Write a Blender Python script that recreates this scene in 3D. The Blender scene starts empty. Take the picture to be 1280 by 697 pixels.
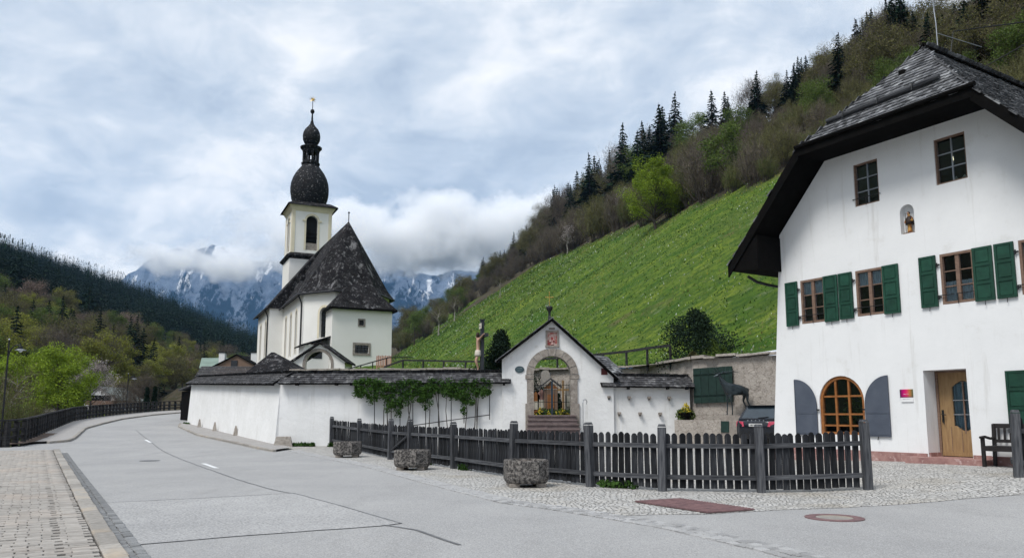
import bpy, bmesh, math, random
import numpy as np
from mathutils import Vector, Matrix
from mathutils.geometry import tessellate_polygon

scene = bpy.context.scene
COL = scene.collection
R = math.radians

# ------------------------------------------------------------------ camera
CAM_Z, PITCH, FPX, CYP = 1.5, R(7.6), 961.0, 390.0     # eye height, tilt, focal length and principal row in photo pixels
cam_d = bpy.data.cameras.new('camera'); cam = bpy.data.objects.new('camera', cam_d); COL.objects.link(cam)
cam.location = (0, 0, CAM_Z); cam.rotation_euler = (math.pi/2 + PITCH, 0, 0)
cam_d.sensor_width = 36; cam_d.lens = FPX/1280*36; cam_d.shift_y = (CYP-348.5)/1280
cam_d.clip_start = .1; cam_d.clip_end = 20000
scene.camera = cam

# ------------------------------------------------------------------ sky, sun, exposure
SUN_EL, SUN_AZ = R(56), R(225)          # azimuth from +Y towards +X: light from behind the camera, left
world = bpy.data.worlds.new('World'); scene.world = world; world.use_nodes = True
def build_world():
    nt = world.node_tree; nt.nodes.clear(); N = nt.nodes.new; L = nt.links.new
    out = N('ShaderNodeOutputWorld')
    sky = N('ShaderNodeTexSky'); sky.sky_type = 'NISHITA'; sky.sun_disc = False
    sky.sun_elevation = SUN_EL; sky.sun_rotation = SUN_AZ; sky.air_density = 1.0; sky.dust_density = 1.0
    bg = N('ShaderNodeBackground'); bg.inputs[1].default_value = .06; L(sky.outputs[0], bg.inputs[0])
    tc = N('ShaderNodeTexCoord')
    # cloud deck: project the view direction on a flat layer so that clouds flatten towards the horizon
    sep = N('ShaderNodeSeparateXYZ'); L(tc.outputs['Generated'], sep.inputs[0])
    mx = N('ShaderNodeMath'); mx.operation = 'MAXIMUM'; mx.inputs[1].default_value = 0.0; L(sep.outputs[2], mx.inputs[0])
    ad = N('ShaderNodeMath'); ad.operation = 'ADD'; ad.inputs[1].default_value = .32; L(mx.outputs[0], ad.inputs[0])
    dv = N('ShaderNodeVectorMath'); dv.operation = 'DIVIDE'; L(tc.outputs['Generated'], dv.inputs[0])
    cb = N('ShaderNodeCombineXYZ')
    for i in range(3): L(ad.outputs[0], cb.inputs[i])
    L(cb.outputs[0], dv.inputs[1])
    def noise(scale, detail, rough, off, dist=0.0):
        mp = N('ShaderNodeMapping'); mp.inputs['Location'].default_value = off; mp.inputs['Scale'].default_value = (1, 1, 1.0)
        L(dv.outputs[0], mp.inputs[0])
        n = N('ShaderNodeTexNoise'); n.inputs['Scale'].default_value = scale; n.inputs['Detail'].default_value = detail
        n.inputs['Roughness'].default_value = rough; n.inputs['Distortion'].default_value = dist
        L(mp.outputs[0], n.inputs[0]); return n
    n1 = noise(2.3, 8, .58, (3.1, 1.7, .4), .55); n2 = noise(6.5, 8, .62, (7.3, 2.2, 5.1), .5)
    mixn = N('ShaderNodeMix'); mixn.data_type = 'FLOAT'; mixn.inputs[0].default_value = .38
    L(n1.outputs[0], mixn.inputs[2]); L(n2.outputs[0], mixn.inputs[3])
    ramp = N('ShaderNodeValToRGB'); L(mixn.outputs[0], ramp.inputs[0])
    e = ramp.color_ramp.elements
    e[0].position = .38; e[0].color = (.46, .54, .65, 1); e[1].position = .63; e[1].color = (1.0, 1.0, 1.0, 1)
    m = e.new(.45); m.color = (.57, .645, .745, 1); m = e.new(.515); m.color = (.69, .75, .825, 1); m = e.new(.57); m.color = (.86, .89, .93, 1)
    bg2 = N('ShaderNodeBackground'); L(ramp.outputs[0], bg2.inputs[0]); bg2.inputs[1].default_value = .545
    ms = N('ShaderNodeMixShader'); ms.inputs[0].default_value = .93
    L(bg.outputs[0], ms.inputs[1]); L(bg2.outputs[0], ms.inputs[2]); L(ms.outputs[0], out.inputs[0])
build_world()
sl = bpy.data.lights.new('sun', 'SUN'); sl.energy = 1.5; sl.angle = R(22); sl.color = (1, .965, .91)
so = bpy.data.objects.new('sun', sl); COL.objects.link(so)
sd = Vector((math.sin(SUN_AZ)*math.cos(SUN_EL), math.cos(SUN_AZ)*math.cos(SUN_EL), math.sin(SUN_EL)))
so.rotation_euler = sd.to_track_quat('Z', 'Y').to_euler()
vs = scene.view_settings; vs.view_transform = 'Standard'; vs.look = 'None'; vs.exposure = 1.08; vs.gamma = 1; vs.use_curve_mapping = False
scene.cycles.max_bounces = 8; scene.cycles.volume_bounces = 10; scene.cycles.transparent_max_bounces = 16

# ------------------------------------------------------------------ measuring helpers: photo pixel + real distance -> point of the place
_c, _s = math.cos(PITCH), math.sin(PITCH)
def ray(px, py):
    x = (px-640)/FPX; y = (CYP-py)/FPX
    return x, _c-y*_s, _s+y*_c
def at(px, py, Y):
    d = ray(px, py); k = Y/d[1]; return Vector((d[0]*k, Y, CAM_Z+d[2]*k))
def pix(X, Y, Z):
    z = Z-CAM_Z; dep = Y*_c+z*_s; return 640+FPX*X/dep, CYP-FPX*(-Y*_s+z*_c)/dep
def sstep(a, b, t):
    t = min(1, max(0, (t-a)/(b-a))); return t*t*(3-2*t)
def splus(t, w): return w*math.log1p(math.exp(min(t/w, 60)))
def g(X, Y):                                     # height of road and forecourt
    return .033*splus(min(Y, 130)-30, 3)+.05+.32*sstep(5, 10.5, X)*sstep(4, 12, Y)
def G(px, py, dz=0):                             # where the pixel's ray meets road level
    d = ray(px, py); k = 3.0
    while k < 200:
        X, Y, Z = d[0]*k, d[1]*k, CAM_Z+d[2]*k
        if Z < g(X, Y): return Vector((X, Y, g(X, Y)+dz))
        k += .02
def interp(x, xs, ys): return float(np.interp(x, xs, ys))

# ------------------------------------------------------------------ mesh helpers
class MB:
    def __init__(s): s.v = []; s.f = []; s.m = []; s.mi = 0
    def add(s, vs, fs):
        o = len(s.v); s.v += [tuple(p) for p in vs]; s.f += [tuple(i+o for i in f) for f in fs]; s.m += [s.mi]*len(fs); return s
    def box(s, c, d, rz=0, rx=0, ry=0, taper=1.0):
        hx, hy, hz = d[0]/2, d[1]/2, d[2]/2
        M = Matrix.Rotation(rz, 3, 'Z') @ Matrix.Rotation(ry, 3, 'Y') @ Matrix.Rotation(rx, 3, 'X')
        vs = []
        for z, t in ((-hz, 1), (hz, taper)):
            for x, y in ((-hx, -hy), (hx, -hy), (hx, hy), (-hx, hy)): vs.append(M @ Vector((x*t, y*t, z)) + Vector(c))
        return s.add(vs, [(3, 2, 1, 0), (4, 5, 6, 7), (0, 1, 5, 4), (1, 2, 6, 5), (2, 3, 7, 6), (3, 0, 4, 7)])
    def b2(s, x0, x1, y0, y1, z0, z1): return s.box(((x0+x1)/2, (y0+y1)/2, (z0+z1)/2), (x1-x0, y1-y0, z1-z0))
    def tube(s, pts, rad, n=6, cap=True):
        pts = [Vector(p) for p in pts]
        if not hasattr(rad, '__len__'): rad = [rad]*len(pts)
        rings = []; up = None
        for i, p in enumerate(pts):
            t = (pts[min(i+1, len(pts)-1)]-pts[max(i-1, 0)]).normalized()
            if up is None: up = Vector((0, 0, 1)) if abs(t.z) < .9 else Vector((1, 0, 0))
            a = t.cross(up)
            if a.length < 1e-4: a = t.orthogonal()
            a.normalize(); b = t.cross(a).normalized(); up = -b if False else up
            rings.append([p+(a*math.cos(2*math.pi*k/n)+b*math.sin(2*math.pi*k/n))*rad[i] for k in range(n)])
        vs = [q for r in rings for q in r]; fs = []
        for i in range(len(pts)-1):
            for k in range(n):
                fs.append((i*n+k, i*n+(k+1) % n, (i+1)*n+(k+1) % n, (i+1)*n+k))
        if cap: fs.append(tuple(range(n-1, -1, -1))); fs.append(tuple((len(pts)-1)*n+k for k in range(n)))
        return s.add(vs, fs)
    def lathe(s, prof, n=24, c=(0, 0, 0), sq=None, rot=0):   # prof: (r, z)
        vs = []; fs = []
        for r, z in prof:
            for k in range(n):
                a = 2*math.pi*k/n+rot; vs.append((c[0]+r*math.cos(a), c[1]+r*math.sin(a), c[2]+z))
        for i in range(len(prof)-1):
            for k in range(n): fs.append((i*n+k, i*n+(k+1) % n, (i+1)*n+(k+1) % n, (i+1)*n+k))
        fs.append(tuple(range(n-1, -1, -1))); fs.append(tuple((len(prof)-1)*n+k for k in range(n)))
        return s.add(vs, fs)
    def prism(s, poly, vec):          # poly: 3-D points of a flat polygon, vec: extrusion
        n = len(poly); P = [Vector(p) for p in poly]; v = Vector(vec)
        return s.add(P+[p+v for p in P], [tuple(range(n-1, -1, -1)), tuple(range(n, 2*n))]+[(i, (i+1) % n, n+(i+1) % n, n+i) for i in range(n)])
    def wall(s, outer, holes, depth, fr, rev=True):   # flat wall with openings; fr(u, w, d) -> point, d = depth behind the face
        loops = [outer]+holes
        tris = tessellate_polygon([[Vector((a, b, 0)) for a, b in l] for l in loops])
        flat = [p for l in loops for p in l]
        s.add([fr(a, b, 0) for a, b in flat], [tuple(t) for t in tris])
        for h, dp in zip(holes, depth if hasattr(depth, '__len__') else [depth]*len(holes)):
            n = len(h)
            if rev: s.add([fr(a, b, 0) for a, b in h]+[fr(a, b, dp) for a, b in h], [(i, (i+1) % n, n+(i+1) % n, n+i) for i in range(n)])
        return s
    def build(s, name, mat, parent=None, smooth=False, fixn=True):
        me = bpy.data.meshes.new(name); me.from_pydata(s.v, [], s.f)
        mats = mat if isinstance(mat, (list, tuple)) else [mat]
        for m in mats: me.materials.append(m)
        if len(mats) > 1: me.polygons.foreach_set('material_index', s.m)
        if fixn:
            bm = bmesh.new(); bm.from_mesh(me); bmesh.ops.recalc_face_normals(bm, faces=bm.faces); bm.to_mesh(me); bm.free()
        if smooth: me.polygons.foreach_set('use_smooth', [True]*len(me.polygons))
        me.update()
        return link(name, me, parent)
def link(name, me, parent=None):
    o = bpy.data.objects.new(name, me); COL.objects.link(o)
    if parent is not None: o.parent = parent
    return o
def npmesh(name, V, F, mats, mi=None, smooth=False):     # V (n,3), F list of equal-length index arrays
    me = bpy.data.meshes.new(name); V = np.asarray(V, np.float32); F = np.asarray(F, np.int32); k = F.shape[1]
    me.vertices.add(len(V)); me.vertices.foreach_set('co', V.ravel())
    me.loops.add(F.size); me.loops.foreach_set('vertex_index', F.ravel())
    me.polygons.add(len(F)); me.polygons.foreach_set('loop_start', np.arange(0, F.size, k, dtype=np.int32))
    for m in (mats if isinstance(mats, (list, tuple)) else [mats]): me.materials.append(m)
    if mi is not None: me.polygons.foreach_set('material_index', np.asarray(mi, np.int32))
    if smooth: me.polygons.foreach_set('use_smooth', np.ones(len(F), bool))
    me.update(calc_edges=True); me.validate(); return me
def tag(o, label=None, cat=None, group=None, kind=None):
    if label: o['label'] = label
    if cat: o['category'] = cat
    if group: o['group'] = group
    if kind: o['kind'] = kind
    return o
def thing(name, label, cat, loc=(0, 0, 0), rz=0, group=None):
    o = bpy.data.objects.new(name, None); COL.objects.link(o); o.location = loc; o.rotation_euler = (0, 0, rz)
    o.empty_display_size = .3
    return tag(o, label, cat, group)
def copy_tree(o, parent=None):
    c = o.copy(); COL.objects.link(c)
    if parent is not None: c.parent = parent
    for ch in list(o.children): copy_tree(ch, c)
    return c
def structure(o): o['kind'] = 'structure'; return o
def arc(cx, cz, r, a0, a1, n, ry=None): return [(cx+r*math.cos(a0+(a1-a0)*i/n), cz+(ry or r)*math.sin(a0+(a1-a0)*i/n)) for i in range(n+1)]

# ------------------------------------------------------------------ materials
def ncol(c): return (c[0], c[1], c[2], 1)
def mat(name, c1, c2=None, scale=3.0, detail=6, rough=.85, bump=0.0, bscale=30, rnd=0.0, metallic=0, spec=.3, stretch=(1, 1, 1), lo=.35, hi=.65,
        island=0.0, c3=None, s3=1.0, lo3=.55, hi3=.7, pos=False, nrough=.6, trans=None, bdist=.02, streak=None):
    m = bpy.data.materials.new(name); m.use_nodes = True; nt = m.node_tree; N = nt.nodes.new; L = nt.links.new
    b = nt.nodes['Principled BSDF']; b.inputs['Roughness'].default_value = rough; b.inputs['Metallic'].default_value = metallic
    b.inputs['Specular IOR Level'].default_value = spec
    if pos: src = N('ShaderNodeNewGeometry').outputs['Position']
    else: src = N('ShaderNodeTexCoord').outputs['Object']
    mp = N('ShaderNodeMapping'); mp.inputs['Scale'].default_value = stretch; L(src, mp.inputs[0])
    def noise(sc, dt, rg=nrough):
        n = N('ShaderNodeTexNoise'); n.inputs['Scale'].default_value = sc; n.inputs['Detail'].default_value = dt; n.inputs['Roughness'].default_value = rg
        L(mp.outputs[0], n.inputs[0]); return n.outputs[0]
    def mixc(f, a, b_):
        x = N('ShaderNodeMix'); x.data_type = 'RGBA'; L(f, x.inputs[0])
        for i, q in ((6, a), (7, b_)):
            if isinstance(q, tuple): x.inputs[i].default_value = ncol(q)
            else: L(q, x.inputs[i])
        return x.outputs[2]
    def rng(f, lo, hi):
        r = N('ShaderNodeMapRange'); r.inputs[1].default_value = lo; r.inputs[2].default_value = hi; L(f, r.inputs[0]); return r.outputs[0]
    if c2 is None: c2 = tuple(x*.75 for x in c1)
    col = mixc(rng(noise(scale, detail), lo, hi), c1, c2)
    if c3 is not None: col = mixc(rng(noise(s3, 5), lo3, hi3), col, c3)
    if streak is not None:
        m2 = N('ShaderNodeMapping'); m2.inputs['Scale'].default_value = (2.2, 2.2, .16); L(src, m2.inputs[0]); sn = N('ShaderNodeTexNoise'); sn.inputs['Scale'].default_value = 1.6; sn.inputs['Detail'].default_value = 7; sn.inputs['Roughness'].default_value = .7; L(m2.outputs[0], sn.inputs[0])
        col = mixc(rng(sn.outputs[0], .56, .80), col, streak)
    for amt, kind in ((rnd, 'o'), (island, 'i')):
        if amt:
            r = N('ShaderNodeObjectInfo').outputs['Random'] if kind == 'o' else N('ShaderNodeNewGeometry').outputs['Random Per Island']
            h = N('ShaderNodeHueSaturation'); L(col, h.inputs['Color'])
            mr = N('ShaderNodeMapRange'); L(r, mr.inputs[0]); mr.inputs[3].default_value = 1-amt; mr.inputs[4].default_value = 1+amt
            L(mr.outputs[0], h.inputs['Value']); col = h.outputs[0]
    L(col, b.inputs['Base Color'])
    if bump:
        bn = N('ShaderNodeBump'); bn.inputs['Strength'].default_value = bump; bn.inputs['Distance'].default_value = bdist
        L(noise(bscale, 5), bn.inputs['Height']); L(bn.outputs[0], b.inputs['Normal'])
    if trans:
        t = N('ShaderNodeBsdfTranslucent'); L(col, t.inputs[0]); mx = N('ShaderNodeMixShader'); mx.inputs[0].default_value = trans
        o = nt.nodes['Material Output']; L(b.outputs[0], mx.inputs[1]); L(t.outputs[0], mx.inputs[2]); L(mx.outputs[0], o.inputs[0])
    return m
def glass_mat():
    m = bpy.data.materials.new('window_glass'); m.use_nodes = True; nt = m.node_tree; N = nt.nodes.new; L = nt.links.new
    nt.nodes.remove(nt.nodes['Principled BSDF'])
    gl = N('ShaderNodeBsdfGlossy'); gl.inputs['Roughness'].default_value = .03; gl.inputs[0].default_value = (.9, .95, 1, 1)
    tr = N('ShaderNodeBsdfTransparent'); tr.inputs[0].default_value = (.75, .8, .82, 1)
    fr = N('ShaderNodeFresnel'); fr.inputs[0].default_value = 1.5; mx = N('ShaderNodeMixShader')
    L(fr.outputs[0], mx.inputs[0]); L(tr.outputs[0], mx.inputs[1]); L(gl.outputs[0], mx.inputs[2]); L(mx.outputs[0], nt.nodes['Material Output'].inputs[0])
    return m
M = {}
M['plaster'] = mat('white_plaster', (.78, .79, .80), (.70, .71, .72), scale=.8, bump=.25, bscale=5, rough=.92, spec=.1, lo=.3, hi=.8, c3=(.60, .59, .565), s3=1.6, lo3=.58, hi3=.9, nrough=.7, streak=(.56, .555, .54))
M['plaster_old'] = mat('old_lime_plaster', (.76, .765, .77), (.66, .665, .66), scale=.7, bump=.5, bscale=3.5, rough=.95, spec=.1, lo=.3, hi=.75, c3=(.48, .46, .42), s3=2.2, lo3=.64, hi3=.85, pos=True, bdist=.05, streak=(.54, .53, .50))
M['plaster_church'] = mat('church_plaster', (.80, .79, .76), (.73, .72, .68), scale=.5, rough=.95, spec=.1, lo=.3, hi=.8, bump=.2, bscale=3)
M['cream'] = mat('cream_lime_wash', (.72, .66, .50), (.64, .58, .44), scale=1)
M['wood_grey'] = mat('weathered_grey_wood', (.030, .032, .036), (.014, .015, .018), scale=6, stretch=(6, 6, .5), rough=.9, spec=.12, rnd=.6, bump=.5, bscale=18, c3=(.15, .155, .165), s3=3.5, lo3=.56, hi3=.80)
M['rail_grey'] = mat('weathered_rail_wood', (.10, .104, .112), (.038, .040, .046), scale=5, stretch=(.5, 5, 5), rough=.9, spec=.12, rnd=.2, bump=.5, bscale=12)
M['post_grey'] = mat('weathered_post_wood', (.10, .104, .112), (.038, .040, .046), scale=5, stretch=(5, 5, .5), rough=.9, spec=.12, rnd=.2, bump=.5, bscale=12)
M['wood_black'] = mat('tarred_dark_wood', (.007, .0065, .0065), (.004, .004, .004), scale=6, rough=.95, spec=.05, bump=.3)
M['wood_brown'] = mat('brown_window_wood', (.22, .145, .105), (.14, .09, .068), scale=8, stretch=(1, 1, 4), rough=.7)
M['wood_orange'] = mat('varnished_larch', (.30, .12, .035), (.21, .08, .022), scale=8, rough=.5, spec=.4)
M['door_oak'] = mat('oiled_oak', (.33, .215, .105), (.235, .145, .07), scale=5, stretch=(5, 5, .6), rough=.55)
M['green'] = mat('green_shutter_paint', (.012, .060, .038), (.008, .040, .026), scale=5, rough=.55, rnd=.15)
M['green_dark'] = mat('dark_green_boards', (.010, .030, .024), (.007, .02, .017), scale=5, rough=.7, rnd=.25)
M['steel_blue'] = mat('grey_blue_sheet_steel', (.085, .10, .13), (.065, .078, .105), scale=2, rough=.5)
M['iron'] = mat('wrought_iron', (.02, .022, .024), rough=.55, metallic=.3)
M['zinc'] = mat('galvanised_steel', (.35, .37, .40), (.28, .3, .33), rough=.45, metallic=.6)
M['lead'] = mat('dark_gutter_metal', (.025, .026, .03), rough=.5, metallic=.3)
M['shingle'] = mat('larch_shingles', (.15, .155, .165), (.06, .062, .068), scale=9, stretch=(1, 1, 1), rough=.85, island=.5, bump=.4, bscale=25, c3=(.34, .35, .36), s3=2.2, lo3=.52, hi3=.75, spec=.1)
M['shingle_wall'] = mat('weathered_coping_shingles', (.085, .085, .09), (.035, .035, .038), scale=6, rough=.95, spec=.1, island=.45, bump=.4, bscale=25, c3=(.24, .24, .24), s3=4, lo3=.55, hi3=.75, pos=True)
M['marble'] = mat('red_marble', (.36, .215, .195), (.25, .13, .12), scale=4, rough=.6, c3=(.50, .36, .34), s3=9, lo3=.56, hi3=.7)
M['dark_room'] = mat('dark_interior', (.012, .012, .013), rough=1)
M['curtain'] = mat('net_curtain', (.80, .83, .86), (.62, .66, .70), scale=8, stretch=(4, 4, .4), rough=1)
M['glass'] = glass_mat()
M['stone_arch'] = mat('grey_tuff', (.30, .27, .24), (.20, .175, .155), scale=7, rough=.95, bump=.7, bscale=14, c3=(.38, .35, .31), s3=3)
M['stone_kerb'] = mat('granite_kerb', (.33, .31, .285), (.24, .225, .205), scale=12, rough=.9, rnd=.16, bump=.4, bscale=40, c3=(.38, .31, .23), s3=1.1, lo3=.56, hi3=.75, pos=True)
M['paver'] = mat('concrete_paver', (.345, .325, .30), (.275, .255, .235), scale=9, rough=.92, rnd=.14, bump=.4, bscale=45, c3=(.36, .31, .27), s3=.5, lo3=.5, hi3=.7, pos=True)
M['paver_far'] = mat('concrete_paver_far', (.345, .325, .30), (.275, .255, .235), scale=9, rough=.92, island=.14, c3=(.36, .31, .27), s3=.5, lo3=.5, hi3=.7, pos=True)
M['joint'] = mat('sand_joint', (.10, .09, .08), (.06, .055, .05), scale=20, rough=1)
M['sett'] = mat('granite_sett', (.38, .38, .38), (.27, .27, .275), scale=9, rough=.85, rnd=.22, bump=.5, bscale=30)
M['bronze'] = mat('dark_bronze', (.05, .064, .072), (.028, .038, .044), scale=9, rough=.38, metallic=.5, bump=.3, bscale=20)
M['gold'] = mat('gilded_metal', (.55, .36, .10), rough=.35, metallic=.8)
M['white_paint'] = mat('white_road_paint', (.72, .73, .74), (.55, .56, .57), scale=12, rough=.7, pos=True)
M['tar'] = mat('bitumen_seam', (.17, .172, .178), (.085, .087, .092), scale=4, rough=.6, pos=True)
M['rust_grate'] = mat('rusty_cast_iron', (.21, .125, .125), (.13, .08, .085), scale=8, rough=.75, metallic=.1, bump=.4, bscale=60)
M['earth'] = mat('bare_earth', (.14, .10, .08), (.08, .06, .05), scale=3, rough=1, bump=.6, bscale=12, pos=True)
M['bark'] = mat('tree_bark', (.075, .062, .052), (.04, .034, .03), scale=6, rough=.95)
M['bark_pale'] = mat('pale_bark', (.32, .30, .27), (.16, .15, .14), scale=5, rough=.9)
M['twig'] = mat('bare_twigs', (.125, .105, .085), (.075, .062, .05), scale=.8, rough=1, island=.35, rnd=.15)
M['twig_olive'] = mat('budding_twigs', (.135, .135, .055), (.085, .082, .036), scale=.6, rough=1, island=.35, rnd=.15)
def leafm(n, a, b, **k): return mat(n, a, b, scale=.9, rough=.8, island=.35, rnd=.12, spec=.15, trans=.25, **k)
M['leaf_fresh'] = leafm('fresh_green_leaves', (.25, .34, .035), (.14, .21, .022))
M['leaf_mid'] = leafm('mid_green_leaves', (.12, .175, .04), (.07, .11, .024))
M['leaf_yellow'] = leafm('yellowish_spring_leaves', (.27, .28, .055), (.17, .19, .038))
M['leaf_vine'] = leafm('vine_leaves', (.06, .125, .024), (.03, .07, .014))
M['leaf_olive'] = leafm('olive_budding_leaves', (.14, .14, .05), (.095, .09, .038))
M['blossom'] = leafm('pale_blossom', (.50, .46, .45), (.32, .28, .27))
M['blossom_rose'] = leafm('dusty_rose_blossom', (.30, .22, .19), (.18, .13, .11))
M['needle'] = mat('dark_spruce_needles', (.012, .028, .015), (.006, .014, .008), scale=.7, rough=.9, island=.45, rnd=.25, spec=.1)
M['needle_yew'] = mat('yew_needles', (.020, .036, .020), (.011, .022, .013), scale=1.2, rough=.9, island=.45, spec=.1)
M['needle_light'] = mat('larch_needles', (.060, .078, .05), (.035, .048, .03), scale=.7, rough=.9, island=.4, rnd=.2, spec=.1)
M['flower_y'] = mat('yellow_flowers', (.55, .42, .03), (.40, .34, .03), scale=4, island=.3)
M['flower_w'] = mat('white_flowers', (.60, .60, .58), (.42, .43, .40), scale=4, island=.3)
M['skin'] = mat('painted_flesh', (.52, .33, .25), (.42, .25, .19), scale=9, rough=.6)
M['cloth_white'] = mat('painted_loincloth', (.62, .58, .50), rough=.7)
M['paint_dark'] = mat('painted_dark_cloak', (.035, .022, .018), rough=.6)
M['paint_gold'] = mat('painted_gold_robe', (.42, .23, .05), (.28, .09, .03), scale=14, lo=.48, hi=.55, rough=.5)
M['hair'] = mat('painted_dark_hair', (.03, .018, .012), rough=.7)
# ------------------------------------------------------------------ terrain functions
from mathutils import noise as mnoise
RAIL = [(-200, 0), (-60, 24), (-26, 30.5), (-20.9, 32.3), (-21.6, 34.4), (-25.9, 43.4), (-32.0, 56.5), (-33.6, 61.1), (-35.0, 66.2), (-36.4, 72.2),
        (-37.6, 79.4), (-38.0, 85), (-37.2, 90), (-34, 102), (-28, 115), (-28, 4000)]
_rx = [p[0] for p in RAIL]; _ry = [p[1] for p in RAIL]
def xrail(Y): return interp(Y, _ry, _rx)
def q_wall(X, Y): return (X+10)*.858+(Y-33.3)*.513
def yr(X): return interp(X, [-400, -12, 2, 6.6, 7.6, 10.6, 14, 19, 30, 60, 600], [42, 42, 41, 38.6, 33.1, 30.1, 28.8, 31.5, 30, 27, 27])
def smax(a, b, k): m = max(a, b); return m+k*math.log(math.exp((a-m)/k)+math.exp((b-m)/k))
def H(X, Y):                                       # churchyard mound, meadow and wooded slope
    z = interp(Y, [30, 38, 50, 60, 72, 110, 200, 400, 900], [3.7, 3.75, 4.1, 5.0, 6.1, 6.3, 8, 10, 12])
    q_ = q_wall(X, Y)-sstep(50, 62, Y)*11.0
    z = g(X, Y)-1.0+(z-g(X, Y)+1.0)*sstep(.4, 6, q_)
    p = .71*(.95*X+.31*Y-16)
    p = -smax(-p, -interp(X, [40, 80, 125], [140, 110, 72]), 11)
    n = mnoise.noise(Vector((X*.05, Y*.05, 0)))*1.0+mnoise.noise(Vector((X*.2, Y*.2, 4)))*.22
    amp = sstep(3, 14, p)
    return smax(z, p, 1.2)+n*amp
def HG(px, py, lo=36, step=.5):                    # pixel ray against the hillside
    d = ray(px, py); Y = lo
    while Y < 600:
        k = Y/d[1]; X = d[0]*k; Z = CAM_Z+d[2]*k
        if Y >= yr(X) and Z < H(X, Y): return Vector((X, Y, H(X, Y)))
        Y += step
    return None
def GL(X, Y):                                      # valley floor, river bank and the forest hill on the far left
    base = g(X, Y)-.14
    e = xrail(Y)-X
    base -= 3.4*sstep(.5, 5, e)
    p = .36*(1-sstep(1000, 1350, Y))*(-X-72)+mnoise.noise(Vector((X*.006, Y*.006, 2)))*9*sstep(80, 200, -X)
    return smax(base, p, 3) if X < -30 else base
def LG(px, py, lo=60, step=1.0):
    d = ray(px, py); Y = lo
    while Y < 1500:
        k = Y/d[1]; X = d[0]*k; Z = CAM_Z+d[2]*k
        if Z < GL(X, Y): return Vector((X, Y, GL(X, Y)))
        Y += step
    return None
def spaced(segs):
    out = []
    for a, b, s in segs: out += list(np.arange(a, b, s))
    return out+[segs[-1][1]]
def grid_obj(name, xs, ys, fn, mats, attr=None, smooth=True):
    nx, ny = len(xs), len(ys)
    V = np.array([fn(i, j) for j in range(ny) for i in range(nx)], np.float32)
    idx = np.arange(nx*ny).reshape(ny, nx)
    F = np.stack([idx[:-1, :-1], idx[:-1, 1:], idx[1:, 1:], idx[1:, :-1]], -1).reshape(-1, 4)
    me = npmesh(name, V, F, mats, smooth=smooth)
    if attr:
        a = me.attributes.new(attr[0], 'FLOAT', 'POINT'); a.data.foreach_set('value', np.array([attr[1](*v) for v in V], np.float32))
    return structure(link(name, me))

# ------------------------------------------------------------------ terrain materials
def nodes(name):
    m = bpy.data.materials.new(name); m.use_nodes = True; nt = m.node_tree
    return m, nt, nt.nodes.new, nt.links.new, nt.nodes['Principled BSDF']
class NB:                                          # tiny node toolbox
    def __init__(s, name, rough=.9, spec=.2):
        s.m, s.nt, s.N, s.L, s.b = nodes(name); s.b.inputs['Roughness'].default_value = rough; s.b.inputs['Specular IOR Level'].default_value = spec
        s.geo = s.N('ShaderNodeNewGeometry'); s.pos = s.geo.outputs['Position']
    def mapv(s, sc, src=None, rot=(0, 0, 0)):
        mp = s.N('ShaderNodeMapping'); mp.inputs['Scale'].default_value = sc; mp.inputs['Rotation'].default_value = rot; s.L(src or s.pos, mp.inputs[0]); return mp.outputs[0]
    def noise(s, sc, dt=5, rg=.6, src=None, dist=0):
        n = s.N('ShaderNodeTexNoise'); n.inputs['Scale'].default_value = sc; n.inputs['Detail'].default_value = dt; n.inputs['Roughness'].default_value = rg
        n.inputs['Distortion'].default_value = dist; s.L(src or s.pos, n.inputs[0]); return n.outputs[0]
    def vor(s, sc, src=None, feat='F1', out='Distance', rnd=1.0):
        n = s.N('ShaderNodeTexVoronoi'); n.feature = feat; n.inputs['Scale'].default_value = sc; n.inputs['Randomness'].default_value = rnd
        s.L(src or s.pos, n.inputs['Vector']); return n.outputs[out]
    def rng(s, f, lo, hi, a=0.0, b=1.0):
        r = s.N('ShaderNodeMapRange'); s.L(f, r.inputs[0])
        for i, q in enumerate((lo, hi, a, b)): r.inputs[i+1].default_value = q
        return r.outputs[0]
    def mix(s, f, a, b):
        x = s.N('ShaderNodeMix'); x.data_type = 'RGBA'
        if isinstance(f, float): x.inputs[0].default_value = f
        else: s.L(f, x.inputs[0])
        for i, q in ((6, a), (7, b)):
            if isinstance(q, tuple): x.inputs[i].default_value = ncol(q)
            else: s.L(q, x.inputs[i])
        return x.outputs[2]
    def math(s, op, a, b=0.0):
        x = s.N('ShaderNodeMath'); x.operation = op
        for i, q in enumerate((a, b)):
            if isinstance(q, (int, float)): x.inputs[i].default_value = q
            else: s.L(q, x.inputs[i])
        return x.outputs[0]
    def attr(s, n): a = s.N('ShaderNodeAttribute'); a.attribute_name = n; return a.outputs['Fac']
    def bump(s, h, st, dist=.02):
        b = s.N('ShaderNodeBump'); b.inputs['Strength'].default_value = st; b.inputs['Distance'].default_value = dist; s.L(h, b.inputs['Height']); s.L(b.outputs[0], s.b.inputs['Normal'])
    def done(s, col):
        s.L(col, s.b.inputs['Base Color']); return s.m
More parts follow.
